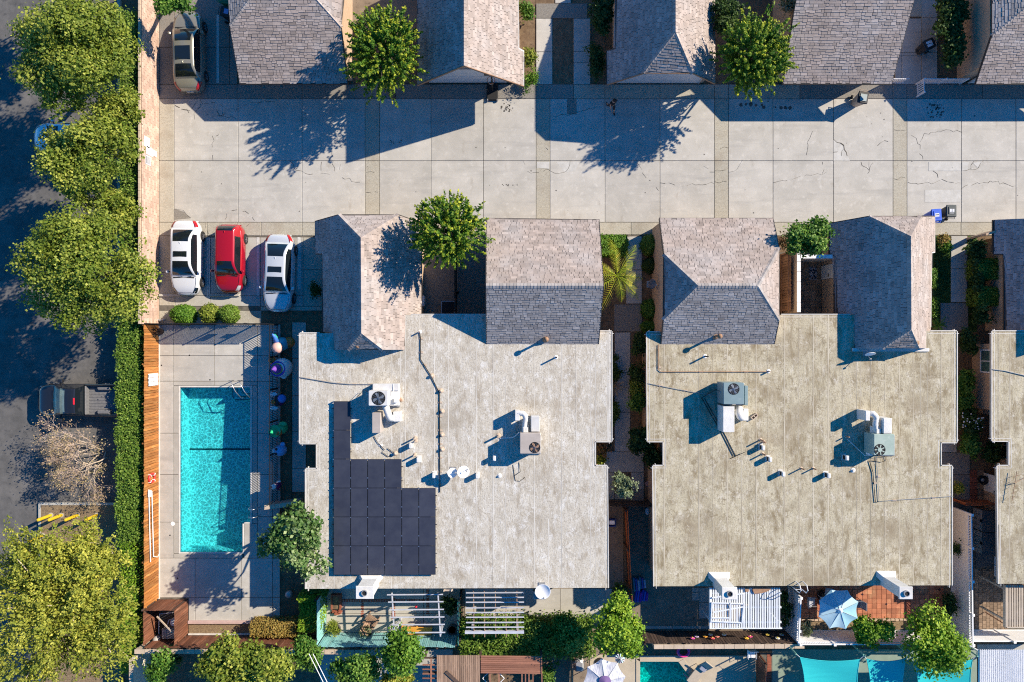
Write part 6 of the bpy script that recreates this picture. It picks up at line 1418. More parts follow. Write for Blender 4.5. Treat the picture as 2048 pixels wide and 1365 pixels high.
fig('inflatable_ghost', 'white inflatable ghost in a purple witch hat by the pool fence', 572, 735, [('body', 'ball', (0, 0, .7), .62, (1, 1, 1.15), IW), ('hat', 'cone', (-.1, -.05, 1.25), .3, .95, IPu), ('hat_band', 'tube', [(-.1 + .31 * math.cos(a), -.05 + .31 * math.sin(a), 1.34) for a in (2 * math.pi * k / 16 for k in range(17))], .045, None, pm('gold nylon', (.6, .42, .1))), ('pumpkin', 'ball', (-.55, .45, .9), .24, (1, 1, .8), IOr), ('arm', 'ball', (.1, -.5, .7), .2, (1, 1, .8), IW)])
fig('inflatable_figure', 'inflatable winged figure with a maroon body and pale wings', 566, 800, [('body', 'ball', (0, 0, .6), .33, (.9, 1, 1.6), IRd), ('head', 'ball', (.25, .15, .95), .27, (1, 1, 1), IBl), ('wing', 'ball', (-.28, .42, .95), .26, (1, .55, .5), IW), ('wing', 'ball', (-.25, -.42, .95), .26, (1, .55, .5), IW), ('cape', 'ball', (-.05, 0, 1.0), .3, (.7, 1.1, .5), IBk), ('collar', 'ball', (-.2, -.05, 1.2), .14, (1, 1, .6), IOr)])
fig('inflatable_witch', 'inflatable figure under a bright green hat', 565, 858, [('body', 'ball', (.15, .1, .5), .34, (1, 1, 1.4), IGr), ('face', 'ball', (.05, -.1, 1.0), .26, (1, 1, 1), IOr), ('hat', 'cone', (-.1, 0, 1.15), .24, .7, IGr), ('sleeve', 'ball', (.3, .4, .8), .22, (1.2, .7, .7), IGr)])
fig('inflatable_ghost', 'small blue white inflatable ghost with black eyes', 568, 898, [('body', 'ball', (0, 0, .6), .36, (1, 1, 1.5), pm('pale blue nylon', (.2, .42, .75))), ('eye', 'ball', (-.1, .14, 1.12), .085, (1, 1, .5), IBk), ('eye', 'ball', (-.12, -.14, 1.1), .085, (1, 1, .5), IBk), ('bow', 'ball', (-.32, .02, .95), .13, (.7, 1.2, .7), IW), ('arm', 'ball', (.15, .38, .7), .16, (1, 1, .8), pm('pale blue nylon', (.2, .42, .75)))])
fig('inflatable_skeleton', 'small white skeleton figure in a maroon coat', 562, 967, [('body', 'ball', (0, 0, .5), .2, (.9, 1.1, 1.8), IRd), ('skull', 'ball', (-.12, 0, 1.0), .17, (1, 1, 1.05), IW), ('arm', 'tube', [(0, .2, .75), (.15, .3, .9), (.3, .32, 1.0)], .05, None, IW), ('arm', 'tube', [(0, -.2, .7), (.05, -.3, .5)], .05, None, IRd), ('eye', 'ball', (-.22, .06, 1.1), .04, (1, 1, .6), IBk), ('eye', 'ball', (-.22, -.06, 1.1), .04, (1, 1, .6), IBk)])

# ================================================================== ALLEY THINGS
def bin_(label, px, py, rz, body, lid, deco, grp='wheeled rubbish bins'):
    t = thing('wheelie_bin', label, 'bin', W(px, py), R(rz), group=grp)
    g = MB(); v = []
    for z, sx, sy, oy in ((.06, .22, .24, .0), (.5, .26, .3, .0), (.98, .3, .36, .0), (1.0, .33, .39, 0), (1.04, .33, .39, 0)):
        for k in range(16):
            a = 2 * math.pi * (k + .5) / 16; c, s_ = math.cos(a), math.sin(a); q = (abs(c) ** 5 + abs(s_) ** 5) ** -.2; v.append((c * q * sx, s_ * q * sy + oy, z))
    g.add(v, [(j * 16 + k, j * 16 + (k + 1) % 16, (j + 1) * 16 + (k + 1) % 16, (j + 1) * 16 + k) for j in range(4) for k in range(16)] + [tuple(range(15, -1, -1)), tuple(range(64, 80))]); g.build('body', body, t)
    g = MB(); g.bbox(-.31, -.38, 1.045, .31, .36, 1.1, .03); g.bbox(-.22, -.26, 1.1, .22, .2, 1.13, .025); ld = g.build('lid', lid, t)
    for q in deco: g = MB(); g.box(q[0], q[1], 1.131, q[2], q[3], 1.135); g.build('lid_print', q[4], ld)
    g = MB(); g.tube([(-.24, .36, 1.0), (-.24, .47, 1.02), (.24, .47, 1.02), (.24, .36, 1.0)], .018, 6); g.build('handle', body, t)
    g = MB(); g.tube([(-.3, .28, .12), (.3, .28, .12)], .015, 6); g.build('axle', STEEL, t)
    for x in (-.29, .29): g = MB(); M = Matrix.Translation((x, .3, .13)) @ Matrix.Rotation(R(90), 4, 'Y'); g.lathe([(.13, -.035), (.13, .035)], 16, M=M); g.build('wheel', RUBBER, t)
    return t


BBK, BBL, BGR = pm('black bin plastic', (.018, .02, .024), .5), pm('blue bin plastic', (.01, .09, .55), .4), pm('green bin plastic', (.015, .16, .08), .5)
LBL = pm('bin print', (.65, .66, .7), .7); LRD = pm('bin red print', (.5, .2, .2), .7)
sq = [(-.17, -.2, -.02, .08, LBL), (.02, -.2, .17, .08, LBL), (-.17, .1, .17, .16, LBL)]
BTP = pm('bleached bin lid', (.3, .36, .36), .5)
bin_('black bin in the narrow side passage by the leafy hedge', 1838, 103, -65, BBK, BBK, sq); bin_('tan bodied bin with a bleached grey lid standing in the alley', 1709, 207, -10, TAN, BBK, [(-.2, -.25, .2, .18, BTP)])
bin_('bright blue recycling bin by the shaded garage corner', 1852, 437, 184, BBL, BBL, [(-.13, -.1, .13, .1, LBL), (-.11, -.03, .11, .02, LRD)]); bin_('dark grey bin standing right of the blue one', 1881, 429, 180, BBK, pm('dark slate lid', (.035, .05, .055), .5), [(-.14, -.12, -.02, .06, LBL), (.02, -.12, .14, .06, LBL), (-.12, .12, .12, .15, LBL)])
bin_('green bin by the shaded garage wall at the top', 463, 14, 80, BGR, BGR, [(-.1, -.1, .1, .1, LBL)]); bin_('black bin below the green one at the garage wall', 466, 40, 80, BBK, BBK, [(-.15, -.18, .15, .1, pm('blue print', (.2, .3, .6)))])

t = thing('basketball_hoop', 'portable basketball hoop with black base in front of the garage', 'basketball hoop', W(985, 186)); by = 0
g = MB(); g.bbox(-.36, -.52, 0, .36, .52, .16, .05); g.build('base', BLACK, t); g = MB(); g.tube([(0, .1, .15), (0, .3, 2.4)], .06, 10); g.build('pole', BLACK, t); g = MB(); g.beam((0, .3, 2.4), (0, .0, 2.95), .06, .1); g.build('arm', BLACK, t)
g = MB(); g.box(-.42, -.0, 2.75, .42, .03, 3.35); g.build('backboard', BLACK, t); g = MB(); g.tube([(.225 * math.cos(a), -.32 + .225 * math.sin(a), 2.95) for a in (2 * math.pi * k / 24 for k in range(25))], .016, 6); g.build('rim', mat('rim orange', (.75, .15, .05), rough=.4), t)
for k in range(12):
    a = 2 * math.pi * k / 12; b = a + .35; g = MB(); g.tube([(.22 * math.cos(a), -.32 + .22 * math.sin(a), 2.94), (.14 * math.cos(b), -.32 + .14 * math.sin(b), 2.55)], .006, 4); g.build('net_cord', VINYL, t)
for x in (-.3, .3): g = MB(); M = Matrix.Translation((x, -.5, .09)) @ Matrix.Rotation(R(90), 4, 'Y'); g.lathe([(.09, -.03), (.09, .03)], 14, M=M); g.build('wheel', METALG, t)
def stop(px, py, label): t = thing('wheel_stop', label, 'wheel stop', W(px, py), group='concrete wheel stops'); g = MB(); g.add([(-.92, -.1, 0), (.92, -.1, 0), (.92, .1, 0), (-.92, .1, 0), (-.9, -.06, .13), (.9, -.06, .13), (.9, .06, .13), (-.9, .06, .13)], [(4, 5, 6, 7), (0, 1, 5, 4), (1, 2, 6, 5), (2, 3, 7, 6), (3, 0, 4, 7)]); g.build('bar', CONCW, t); return t


s0 = stop(348.5, 591, 'concrete wheel stop in front of the white car'); dup(s0, W(450, 591), 0, 'concrete wheel stop in front of the red car')
# yellow bollards
YEL = mat('yellow bollard paint', (.62, .43, .02), (.52, .34, .015), 5, .5)
b0_ = None
for x, y, lab in ((104, 1030, 'yellow bollard at the road corner, leftmost of the row'), (125, 1030, 'yellow bollard second from the road corner'), (157, 1030, 'yellow bollard third from the road corner'), (196, 1030, 'yellow bollard nearest the hedge'), (88, 1071, 'lone yellow bollard below the row, half under leaves')):
    if b0_ is None:
        t = b0_ = thing('bollard', lab, 'bollard', W(x, y), group='yellow bollards on the kerb island'); g = MB(); g.tube([(0, 0, 0), (0, 0, 1.25)], .1, 14); g.build('post', YEL, t); g = MB(); g.lathe([(.1, 1.25), (.08, 1.31), (.02, 1.34)], 14); g.build('cap', YEL, t); g = MB(); g.lathe([(.16, 0), (.16, .12)], 14); g.build('footing', CONCW, t)
    else: dup(b0_, W(x, y), 0, lab)
t = thing('gas_meter', 'small white meter box on the garage wall edge', 'meter', W(848, 600)); g = MB(); g.bbox(-.08, -.45, .3, .12, .2, .9, .02); g.build('case', VINYL, t)
t = thing('patio_table', 'dark table with a pale metal frame in the shaded patio', 'table', W(898, 616)); g = MB(); g.box(-.38, -.35, .66, .38, .35, .69); g.build('top', BLACK, t)
for q in ((-.42, .35, .42, .39), (-.42, -.39, -.38, .35), (.38, -.39, .42, .35)): g = MB(); g.box(q[0], q[1], .66, q[2], q[3], .7); g.build('frame', METALG, t)
for x in (-.38, .38):
    for y in (-.33, .35): g = MB(); g.tube([(x, y, 0), (x, y, .66)], .02, 6); g.build('leg', METALG, t)
t = thing('grill', 'round black grill on the stone paving by the white side door', 'grill', W(1958, 958)); g = MB(); g.lathe([(.1, 0), (.22, .25), (.3, .45), (.27, .45), (.18, .3)], 20); g.build('bowl', BLACK, t); g = MB(); g.lathe([(.12, .3), (.1, .33)], 14); g.build('coal', METALG, t)
t = thing('garden_lamp', 'pair of small white solar lamps in the dark side bed', 'lamp', W(1975, 640))
for k in range(3): g = MB(); g.tube([(0, -.25 + k * .2, 0), (0, -.25 + k * .2, .5)], .012, 5); g.build('stake', METALG, t); g = MB(); g.box(-.07, -.31 + k * .2, .5, .07, -.2 + k * .2, .55); g.build('head', VINYL, t)
t['label'] = 'row of three small white garden lamps in the dark side bed'
# ================================================================== VEHICLES
def paint(n, c, metal=.3, r=.28, c2=None): return mat(n, c, c2, 8, rough=r, metal=metal, coat=.8, spec=.5)


def smooth_prof(xs, ys):
    def f(x):
        x = min(max(x, xs[0]), xs[-1])
        for i in range(len(xs) - 1):
            if x <= xs[i + 1]:
                t = (x - xs[i]) / (xs[i + 1] - xs[i]); m0 = (ys[i + 1] - ys[i - 1]) / (xs[i + 1] - xs[i - 1]) if i else (ys[1] - ys[0]) / (xs[1] - xs[0])
                m1 = (ys[i + 2] - ys[i]) / (xs[i + 2] - xs[i]) if i + 2 < len(xs) else (ys[i + 1] - ys[i]) / (xs[i + 1] - xs[i]); h = xs[i + 1] - xs[i]
                return (2 * t ** 3 - 3 * t * t + 1) * ys[i] + (t ** 3 - 2 * t * t + t) * h * m0 + (-2 * t ** 3 + 3 * t * t) * ys[i + 1] + (t ** 3 - t * t) * h * m1
        return ys[-1]
    return f


LAMP = mat('headlamp lens', (.55, .57, .58), (.3, .31, .32), 20, .1, spec=.8); TAIL = mat('tail lamp red', (.35, .01, .012), rough=.15, coat=.5); PLATE = mat('number plate', (.6, .6, .58), rough=.6); TRIMB = mat('black plastic', (.02, .02, .022), rough=.5)
WHEELM = mat('alloy', (.4, .4, .42), rough=.35, metal=.8)


def wheel(root, x, y, r=.33, side=1):
    g = MB(); M = Matrix.Translation((x, y, r)) @ Matrix.Rotation(R(-90 * side), 4, 'X')
    g.lathe([(r * .62, -.1), (r * .95, -.1), (r, -.07), (r, .07), (r * .95, .1), (r * .62, .1), (r * .6, .05)], 24, M=M); w = g.build('wheel', RUBBER, root, smooth=False)
    g = MB(); g.lathe([(r * .6, .02), (r * .62, .09)], 24, M=M); rim = g.build('rim', TRIMB, w)
    for k in range(5):
        a = 2 * math.pi * k / 5; g = MB(); p, q = M @ Vector((0, 0, .1)), M @ Vector((math.cos(a) * r * .58, math.sin(a) * r * .58, .095)); g.beam(p, q, .07, .03); g.build('spoke', WHEELM, w)


def car(label, px, py, rz, Ln, Wd, pm_, hatch=False, sun=None, dark_roof=None, zr=1.44, group='cars parked beside the alley', u_rear=None, plate=True, head=LAMP):
    t = thing('parked_car', label, 'car', W(px, py), R(rz), group); hw = Wd / 2
    w = smooth_prof([0, .02, .07, .2, .45, .72, .88, .95, .985, 1], [.58, .72, .89, .98, 1.0, .985, .9, .77, .58, .4])
    if hatch: zt = smooth_prof([0, .03, .1, .3, .7, .77, .9, .97, 1], [.72, .9, .95, .94, .95, .93, .83, .7, .56])
    else: zt = smooth_prof([0, .02, .06, .2, .45, .7, .76, .9, .97, 1], [.72, .9, .97, .98, .93, .94, .92, .8, .66, .54])
    us = [0, .008, .02, .04, .07, .1, .14, .18, .24, .3, .36, .42, .48, .54, .6, .66, .71, .75, .79, .83, .87, .9, .925, .95, .97, .985, .995, 1]
    cs = [(.84, lambda z: .2), (.97, lambda z: .24), (1.0, lambda z: .42), (1.0, lambda z: z * .72), (.985, lambda z: z - .12), (.95, lambda z: z - .045), (.86, lambda z: z - .01), (.7, lambda z: z + .005), (.45, lambda z: z + .018), (.2, lambda z: z + .025), (0, lambda z: z + .027)]
    full = [(-a, f) for a, f in cs] + [(a, f) for a, f in cs[-2::-1]]; n = len(full); g = MB(); v = []
    for u in us:
        z = zt(u)
        for a, f in full: v.append(((u - .5) * Ln, a * w(u) * hw, f(z)))
    fs = [(i * n + k, i * n + k + 1, (i + 1) * n + k + 1, (i + 1) * n + k) for i in range(len(us) - 1) for k in range(n - 1)]
    fs = [f[::-1] for f in fs] + [tuple(range(n)), tuple(range(len(us) * n - 1, (len(us) - 1) * n - 1, -1))]
    g.add(v, fs); g.build('body', pm_, t, smooth=True)
    # cabin
    ur0, ur1, uf1, uf0 = (.015, .12, .56, .76) if hatch else (.1, .3, .56, .765)
    if u_rear: ur0, ur1 = u_rear
    st = []
    for k in range(7): q = k / 6; st.append((ur0 + (ur1 - ur0) * q, math.sin(q * math.pi / 2) ** .9, 'rear'))
    for k in range(1, 7): q = k / 6; st.append((ur1 + (uf1 - ur1) * q, 1 + .02 * math.sin(q * math.pi), 'top'))
    for k in range(1, 8): q = k / 7; st.append((uf1 + (uf0 - uf1) * q, math.cos(q * math.pi / 2) ** .85, 'front'))
    rows = []
    for u, q, kind in st:
        zb = zt(u) - .05; z = zb + (zr - zb) * max(q, .02); wb = w(u) * hw * .93; wr = wb - (wb - hw * .61) * max(q, 0) ** 1.1
        P = [(wb, zb), (wb - (wb - wr) * .06, zb + (z - zb) * .1), (wb - (wb - wr) * .75, zb + (z - zb) * .86), (wr, zb + (z - zb) * .965), (wr * .86, z - .012), (wr * .45, z + .012), (0, z + .02)]
        rows.append([((u - .5) * Ln, y, zz) for y, zz in P] + [((u - .5) * Ln, -y, zz) for y, zz in P[-2::-1]])
    m_ = len(rows[0]); parts = {}
    for i in range(len(rows) - 1):
        kind = st[i + 1][2]; u = st[i][0]
        for k in range(m_ - 1):
            kk = k if k < m_ // 2 else m_ - 2 - k
            if kk == 1 and ur1 - (.1 if not hatch else -.02) < u < uf0 - .055: key = 'side_window' + ('L' if k < m_ // 2 else 'R')
            elif kind == 'rear' and kk >= 4 and i >= 1: key = 'rear_window'
            elif kind == 'front' and kk >= 4 and i < len(rows) - 2: key = 'windscreen'
            else: key = 'roof'
            parts.setdefault(key, []).append((rows[i][k], rows[i][k + 1], rows[i + 1][k + 1], rows[i + 1][k]))
    for key, qs in parts.items():
        g = MB(); idx = {}
        for q in qs:
            ids = []
            for p in q:
                kx = tuple(round(c, 5) for c in p)
                if kx not in idx: idx[kx] = len(g.v); g.v.append(p); g.t.append(.5)
                ids.append(idx[kx])
            g.f.append(tuple(ids)); g.m.append(0)
        nm = key.rstrip('LR'); g.build(nm, GLASS if 'win' in nm else pm_, t, smooth=True)
    if sun:
        for (a, b, wd_) in sun: g = MB(); g.bbox((a - .5) * Ln, -hw * wd_, zr + .012, (b - .5) * Ln, hw * wd_, zr + .036, .015); g.build('sunroof', GLASS, t)
    for s_ in (1, -1):
        wheel(t, (.815 - .5) * Ln, s_ * (hw - .08), side=s_); wheel(t, (.2 - .5) * Ln, s_ * (hw - .08), side=s_)
        g = MB(); g.bbox((.675 - .5) * Ln, s_ * (hw + .08) - .085, .92, (.71 - .5) * Ln, s_ * (hw + .08) + .085, 1.06, .03); mi = g.build('wing_mirror', pm_, t); g = MB(); g.beam(((.69 - .5) * Ln, s_ * (hw * .86), .93), ((.69 - .5) * Ln, s_ * (hw + .03), .96), .05, .04); g.build('arm', TRIMB, mi)
        # lamps follow the body outline
        g = MB(); uu = [.9, .92, .94, .957, .972]
        v = []
        for u in uu: v += [((u - .5) * Ln, s_ * w(u) * hw * 1.004, zt(u) - .13), ((u - .5) * Ln, s_ * w(u) * hw * .955, zt(u) - .035), ((u - .5) * Ln, s_ * w(u) * hw * (.72 + .1 * (.972 - u) / .07), zt(u) + .016)]
        g.add(v, [q for i in range(4) for k in (0, 1) for q in ((i * 3 + k, i * 3 + k + 1, i * 3 + k + 4, i * 3 + k + 3),)]); g.build('headlight', head, t, smooth=True)
        g = MB(); uu = [.003, .02, .04, .07, .095]; v = []
        for u in uu: v += [((u - .5) * Ln - (.012 if u < .03 else 0), s_ * w(u) * hw * 1.006, zt(u) - .16), ((u - .5) * Ln - (.012 if u < .03 else 0), s_ * w(u) * hw * .965, zt(u) - .035), ((u - .5) * Ln - (.012 if u < .03 else 0), s_ * w(u) * hw * .8, zt(u) + .012)]
        g.add(v, [q for i in range(4) for k in (0, 1) for q in ((i * 3 + k, i * 3 + k + 1, i * 3 + k + 4, i * 3 + k + 3),)]); g.build('tail_light', TAIL, t, smooth=True)
        for u in (.42, .6): g = MB(); g.box((u - .5) * Ln - .1, s_ * (hw + .004) - .012, .74, (u - .5) * Ln + .1, s_ * (hw + .004) + .012, .78); g.build('door_handle', pm_, t)
    for pth in ([(.99, .55), (.96, .72), (.9, .82), (.82, .86), (.765, .86)], [(.99, -.55), (.96, -.72), (.9, -.82), (.82, -.86), (.765, -.86)], [(.965, -.6), (.968, 0), (.965, .6)], [(.03, .8), (.07, .84), (.12, .86)], [(.03, -.8), (.07, -.84), (.12, -.86)]):
        g = MB(); v = []
        for u, a in pth: s2 = abs(a); v.append(((u - .5) * Ln, a * w(u) * hw, zt(u) + .01 + .018 * max(0, (.86 - s2) / .86) + .002))
        for p, q in zip(v, v[1:]): g.beam(p, q, .016, .006)
        g.build('panel_gap', TRIMB, t)
    for s_ in (1, -1):
        for u in (.3, .5, .7): g = MB(); g.beam(((u - .5) * Ln, s_ * (w(u) * hw + .001), .35), ((u - .5) * Ln, s_ * (w(u) * hw * .992 + .002), .82), .014, .008); g.build('panel_gap', TRIMB, t)
    g = MB(); g.beam(((uf0 + .002 - .5) * Ln, -hw * .72, zt(uf0) + .0), ((uf0 + .002 - .5) * Ln, hw * .72, zt(uf0) + .0), .06, .05); g.build('cowl', TRIMB, t)
    for y0, y1 in ((-.05, -.5), (.5, .05)): g = MB(); a, b = ((uf0 - .012 - .5) * Ln, y0, zt(uf0) + .05), ((uf0 - .03 - .5) * Ln, y1, zt(uf0) + .1); g.beam(a, b, .02, .02); g.build('wiper', TRIMB, t)
    g = MB(); g.bbox(.488 * Ln, -.42, .36, .503 * Ln, .42, .5, .005); g.build('grille', TRIMB, t)
    g = MB(); g.box(-.506 * Ln, -.2, .5, -.497 * Ln, .2, .62); g.build('number_plate', PLATE, t)
    g = MB(); g.box(-.5 * Ln - .02, -hw * .66, .3, -.5 * Ln + .03, hw * .66, .45); g.build('bumper', pm_, t)
    ux = ur1 + .03; g = MB(); g.add([((ux - .5) * Ln - .11, -.02, zr + .01), ((ux - .5) * Ln + .08, -.025, zr + .012), ((ux - .5) * Ln + .08, .025, zr + .012), ((ux - .5) * Ln - .11, .02, zr + .01), ((ux - .5) * Ln - .1, 0, zr + .08)], [(0, 1, 4), (1, 2, 4), (2, 3, 4), (3, 0, 4)]); g.build('aerial', pm_, t)
    return t


PG = paint('champagne paint', (.3, .28, .22), .45, .3); PWH = paint('white car paint', (.64, .65, .67), 0, .25); PRD = paint('red car paint', (.42, .006, .018), .25, .28); PSV = paint('silver blue paint', (.62, .65, .68), .3, .2); PIC = paint('shade tinted white paint', (.62, .68, .74), .1, .3); PBK = paint('dark truck paint', (.02, .022, .028), .3, .22)  # PIC: white car under the trees, blue of the shade put into its colour
c_ = Vector
car('champagne gold saloon with a wide dark glass roof in the shaded bay', 387, 111, 91.5, 5.0, 1.84, PG, sun=[(.33, .5, .5)], u_rear=(.12, .28))
car('white saloon with sunroof parked nose to the round bush', 382, 519, -90.5, 4.62, 1.8, PWH, sun=[(.43, .505, .46)], head=GLASS)
car('red hatchback between the white and the silver car', 468, 520, -91, 4.2, 1.72, PRD, hatch=True, zr=1.5)
car('silver saloon with sunroof half in the garage shadow', 565, 549, -92, 4.8, 1.82, PSV, sun=[(.43, .505, .46)])
car('pale car nearly hidden under the street trees', 155, 282, 180, 4.7, 1.8, PIC, group='vehicles in the street')

# pickup
t = thing('pickup_truck', 'black single cab pickup truck with an open bed by the hedge', 'pickup truck', W(175, 798), R(180)); Ln, hw = 5.08, .99
w = smooth_prof([.5, .75, .88, .95, .985, 1], [1.0, .99, .96, .88, .74, .6]); zt = smooth_prof([.5, .66, .72, .85, .94, .985, 1], [1.1, 1.1, 1.12, 1.1, 1.02, .88, .7])
us = [.4, .45, .5, .56, .62, .66, .7, .74, .78, .82, .86, .9, .93, .955, .975, .99, 1]; cs = [(.9, lambda z: .35), (1.0, lambda z: .42), (1.0, lambda z: z * .7), (.985, lambda z: z - .14), (.94, lambda z: z - .04), (.8, lambda z: z), (.62, lambda z: z + .03), (.45, lambda z: z + .012), (.2, lambda z: z + .02), (0, lambda z: z + .02)]
full = [(-a, f) for a, f in cs] + [(a, f) for a, f in cs[-2::-1]]; n = len(full); g = MB()
v = [((u - .5) * Ln, a * w(u) * hw, f(zt(u))) for u in us for a, f in full]
g.add(v, [(i * n + k, (i + 1) * n + k, (i + 1) * n + k + 1, i * n + k + 1) for i in range(len(us) - 1) for k in range(n - 1)] + [tuple(range(n)), tuple(range(len(us) * n - 1, (len(us) - 1) * n - 1, -1))]); g.build('body', PBK, t, smooth=True)
st = [(.402, .0, 'rear'), (.408, .5, 'rear'), (.43, .96, 'rear'), (.44, 1.0, 'top'), (.47, 1.03, 'top'), (.51, 1.03, 'top'), (.55, 1.0, 'top'), (.58, .93, 'front'), (.63, .75, 'front'), (.68, .52, 'front'), (.73, .27, 'front'), (.775, .04, 'front')]; zr = 1.84; rows = []
for u, q, kind in st:
    zb = 1.08; z = zb + (zr - zb) * q; wb = hw * .95; wr = wb - (wb - hw * .74) * min(q, 1)
    P = [(wb, zb), (wb - (wb - wr) * .08, zb + (z - zb) * .1), (wb - (wb - wr) * .75, zb + (z - zb) * .85), (wr, zb + (z - zb) * .96), (wr * .88, z - .015), (wr * .45, z + .01), (0, z + .015)]
    rows.append([((u - .5) * Ln, y, zz) for y, zz in P] + [((u - .5) * Ln, -y, zz) for y, zz in P[-2::-1]])
m_ = len(rows[0]); parts = {}
for i in range(len(rows) - 1):
    kind = st[i + 1][2]
    for k in range(m_ - 1):
        kk = k if k < m_ // 2 else m_ - 2 - k
        key = 'side_window' + 'LR'[k >= m_ // 2] if kk == 1 and .42 < st[i][0] < .6 else 'rear_window' if kind == 'rear' and kk >= 3 else 'windscreen' if kind == 'front' and kk >= 4 else 'roof'
        parts.setdefault(key, []).append((rows[i][k], rows[i][k + 1], rows[i + 1][k + 1], rows[i + 1][k]))
for key, qs in parts.items():
    g = MB()
    for q in qs: g.add(q, [(0, 1, 2, 3)])
    nm = key.rstrip('LR'); g.build(nm, (mat('green tinted screen', (.3, .36, .28), (.2, .25, .2), 3, .12, spec=.6) if nm == 'windscreen' else GLASS) if 'win' in nm else PBK, t, smooth=True)
x0, x1 = -.5 * Ln, (.396 - .5) * Ln; GRB = mat('bed liner', (.17, .17, .175), (.12, .12, .125), 8, .75)
g = MB(); g.box(x0 + .05, -hw + .1, .72, x1, hw - .1, .78); g.build('bed_floor', GRB, t)
for k in range(9): g = MB(); y = -.72 + k * .18; g.box(x0 + .1, y - .035, .78, x1 - .08, y + .035, .8); g.build('bed_rib', GRB, t)
for s_ in (1, -1):
    g = MB(); y0, y1 = sorted((s_ * (hw - .11), s_ * (hw - .005))); g.bbox(x0 + .04, y0, .45, x1, y1, 1.15, .03); g.build('bed_side', PBK, t)
    g = MB(); g.bbox(x0 + .55, min(s_ * .6, s_ * .87), .78, x0 + 1.35, max(s_ * .6, s_ * .87), 1.0, .05); g.build('wheel_arch', GRB, t)
    wheel(t, (.83 - .5) * Ln, s_ * (hw - .1), .39, s_); wheel(t, x0 + .98, s_ * (hw - .1), .39, s_)
    g = MB(); g.bbox((.64 - .5) * Ln, s_ * (hw + .22) - .11, 1.15, (.69 - .5) * Ln, s_ * (hw + .22) + .11, 1.42, .02); mi = g.build('wing_mirror', PBK, t); g = MB(); g.beam(((.675 - .5) * Ln, s_ * hw * .9, 1.15), ((.675 - .5) * Ln, s_ * (hw + .15), 1.25), .05, .05); g.build('arm', TRIMB, mi)
    g = MB(); v = []
    for u in (.93, .95, .968, .982): v += [((u - .5) * Ln, s_ * w(u) * hw * 1.005, zt(u) - .2), ((u - .5) * Ln, s_ * w(u) * hw * .95, zt(u) - .05), ((u - .5) * Ln, s_ * w(u) * hw * .74, zt(u) + .012)]
    g.add(v, [q for i in range(3) for k in (0, 1) for q in ((i * 3 + k, i * 3 + k + 1, i * 3 + k + 4, i * 3 + k + 3),)]); g.build('headlight', LAMP, t, smooth=True)
    g = MB(); g.bbox(x0 + .01, s_ * (hw - .06) - .06, .8, x0 + .07, s_ * (hw - .06) + .06, 1.12, .01); g.build('tail_light', TAIL, t)
g = MB(); g.bbox(x0, -hw + .12, .5, x0 + .08, hw - .12, 1.14, .02); g.build('tailgate', PBK, t); g = MB(); g.bbox(x0 - .14, -hw + .05, .45, x0 - .02, hw - .05, .62, .03); g.build('bumper', METALG, t)
g = MB(); g.bbox(x1 - .07, -hw + .11, .78, x1, hw - .11, 1.16, .02); g.build('bed_front', GRB, t); g = MB(); g.bbox((.43 - .5) * Ln, -.2, 1.83, (.445 - .5) * Ln, .2, 1.875, .01); g.build('brake_light', mat('bright red lens', (.7, .02, .04), rough=.2), t)
g = MB(); g.bbox(.485 * Ln, -.55, .6, .503 * Ln, .55, .85, .02); g.build('grille', TRIMB, t); g = MB(); g.bbox(.49 * Ln, -.85, .4, .515 * Ln, .85, .58, .03); g.build('bumper', METALG, t)
for y0, y1 in ((-.1, -.65), (.6, .05)): g = MB(); g.beam(((.78 - .5) * Ln, y0, 1.15), ((.765 - .5) * Ln, y1, 1.22), .02, .02); g.build('wiper', TRIMB, t)

# ================================================================== PERSON
SKIN = mat('skin', (.5, .27, .17), rough=.6); CLOTH = mat('black clothing', (.02, .02, .024), (.035, .03, .035), 9, .9); HAIRM = mat('dark hair', (.02, .013, .01), rough=.6); STRAP = mat('tan strap', (.5, .33, .2), rough=.7)


def skinned(name, J, E, m, parent, root=0):
    me = bpy.data.meshes.new(name); me.from_pydata([j[:3] for j in J], E, []); o = link(name, me, parent); me.materials.append(m)
    md = o.modifiers.new('skin', 'SKIN'); sv = me.skin_vertices[0].data if me.skin_vertices else None
    if sv is None: bpy.context.view_layer.objects.active = o; bpy.ops.mesh.customdata_skin_add(); sv = me.skin_vertices[0].data
    for i, j in enumerate(J): sv[i].radius = (j[3], j[4] if len(j) > 4 else j[3]); sv[i].use_root = i == root
    md.use_smooth_shade = True; sb = o.modifiers.new('sub', 'SUBSURF'); sb.levels = sb.render_levels = 2
    return o


pr = thing('person', 'person in black clothing with dark hair walking across the shaded alley', 'person', W(1221, 219), R(-68))   # faces +x
J = [(0, 0, .93, .125, .15), (0, 0, 1.1, .11, .14), (.01, 0, 1.3, .115, .165), (.02, 0, 1.42, .08, .12), (.03, 0, 1.5, .052), (.06, 0, 1.58, .07), (.065, 0, 1.66, .09), (.05, 0, 1.72, .06),
     (.0, .09, .88, .09), (.16, .1, .5, .06), (.3, .1, .1, .042), (.26, .1, .05, .04), (.42, .1, .045, .032),
     (.0, -.09, .88, .09), (-.08, -.1, .5, .06), (-.36, -.1, .17, .042), (-.41, -.1, .13, .04), (-.3, -.1, .04, .03),
     (.01, .19, 1.4, .055), (-.1, .23, 1.15, .043), (-.08, .24, .92, .032), (-.06, .24, .83, .03), (.01, -.19, 1.4, .055), (.1, -.23, 1.15, .043), (.26, -.22, 1.02, .032), (.34, -.21, .99, .03)]
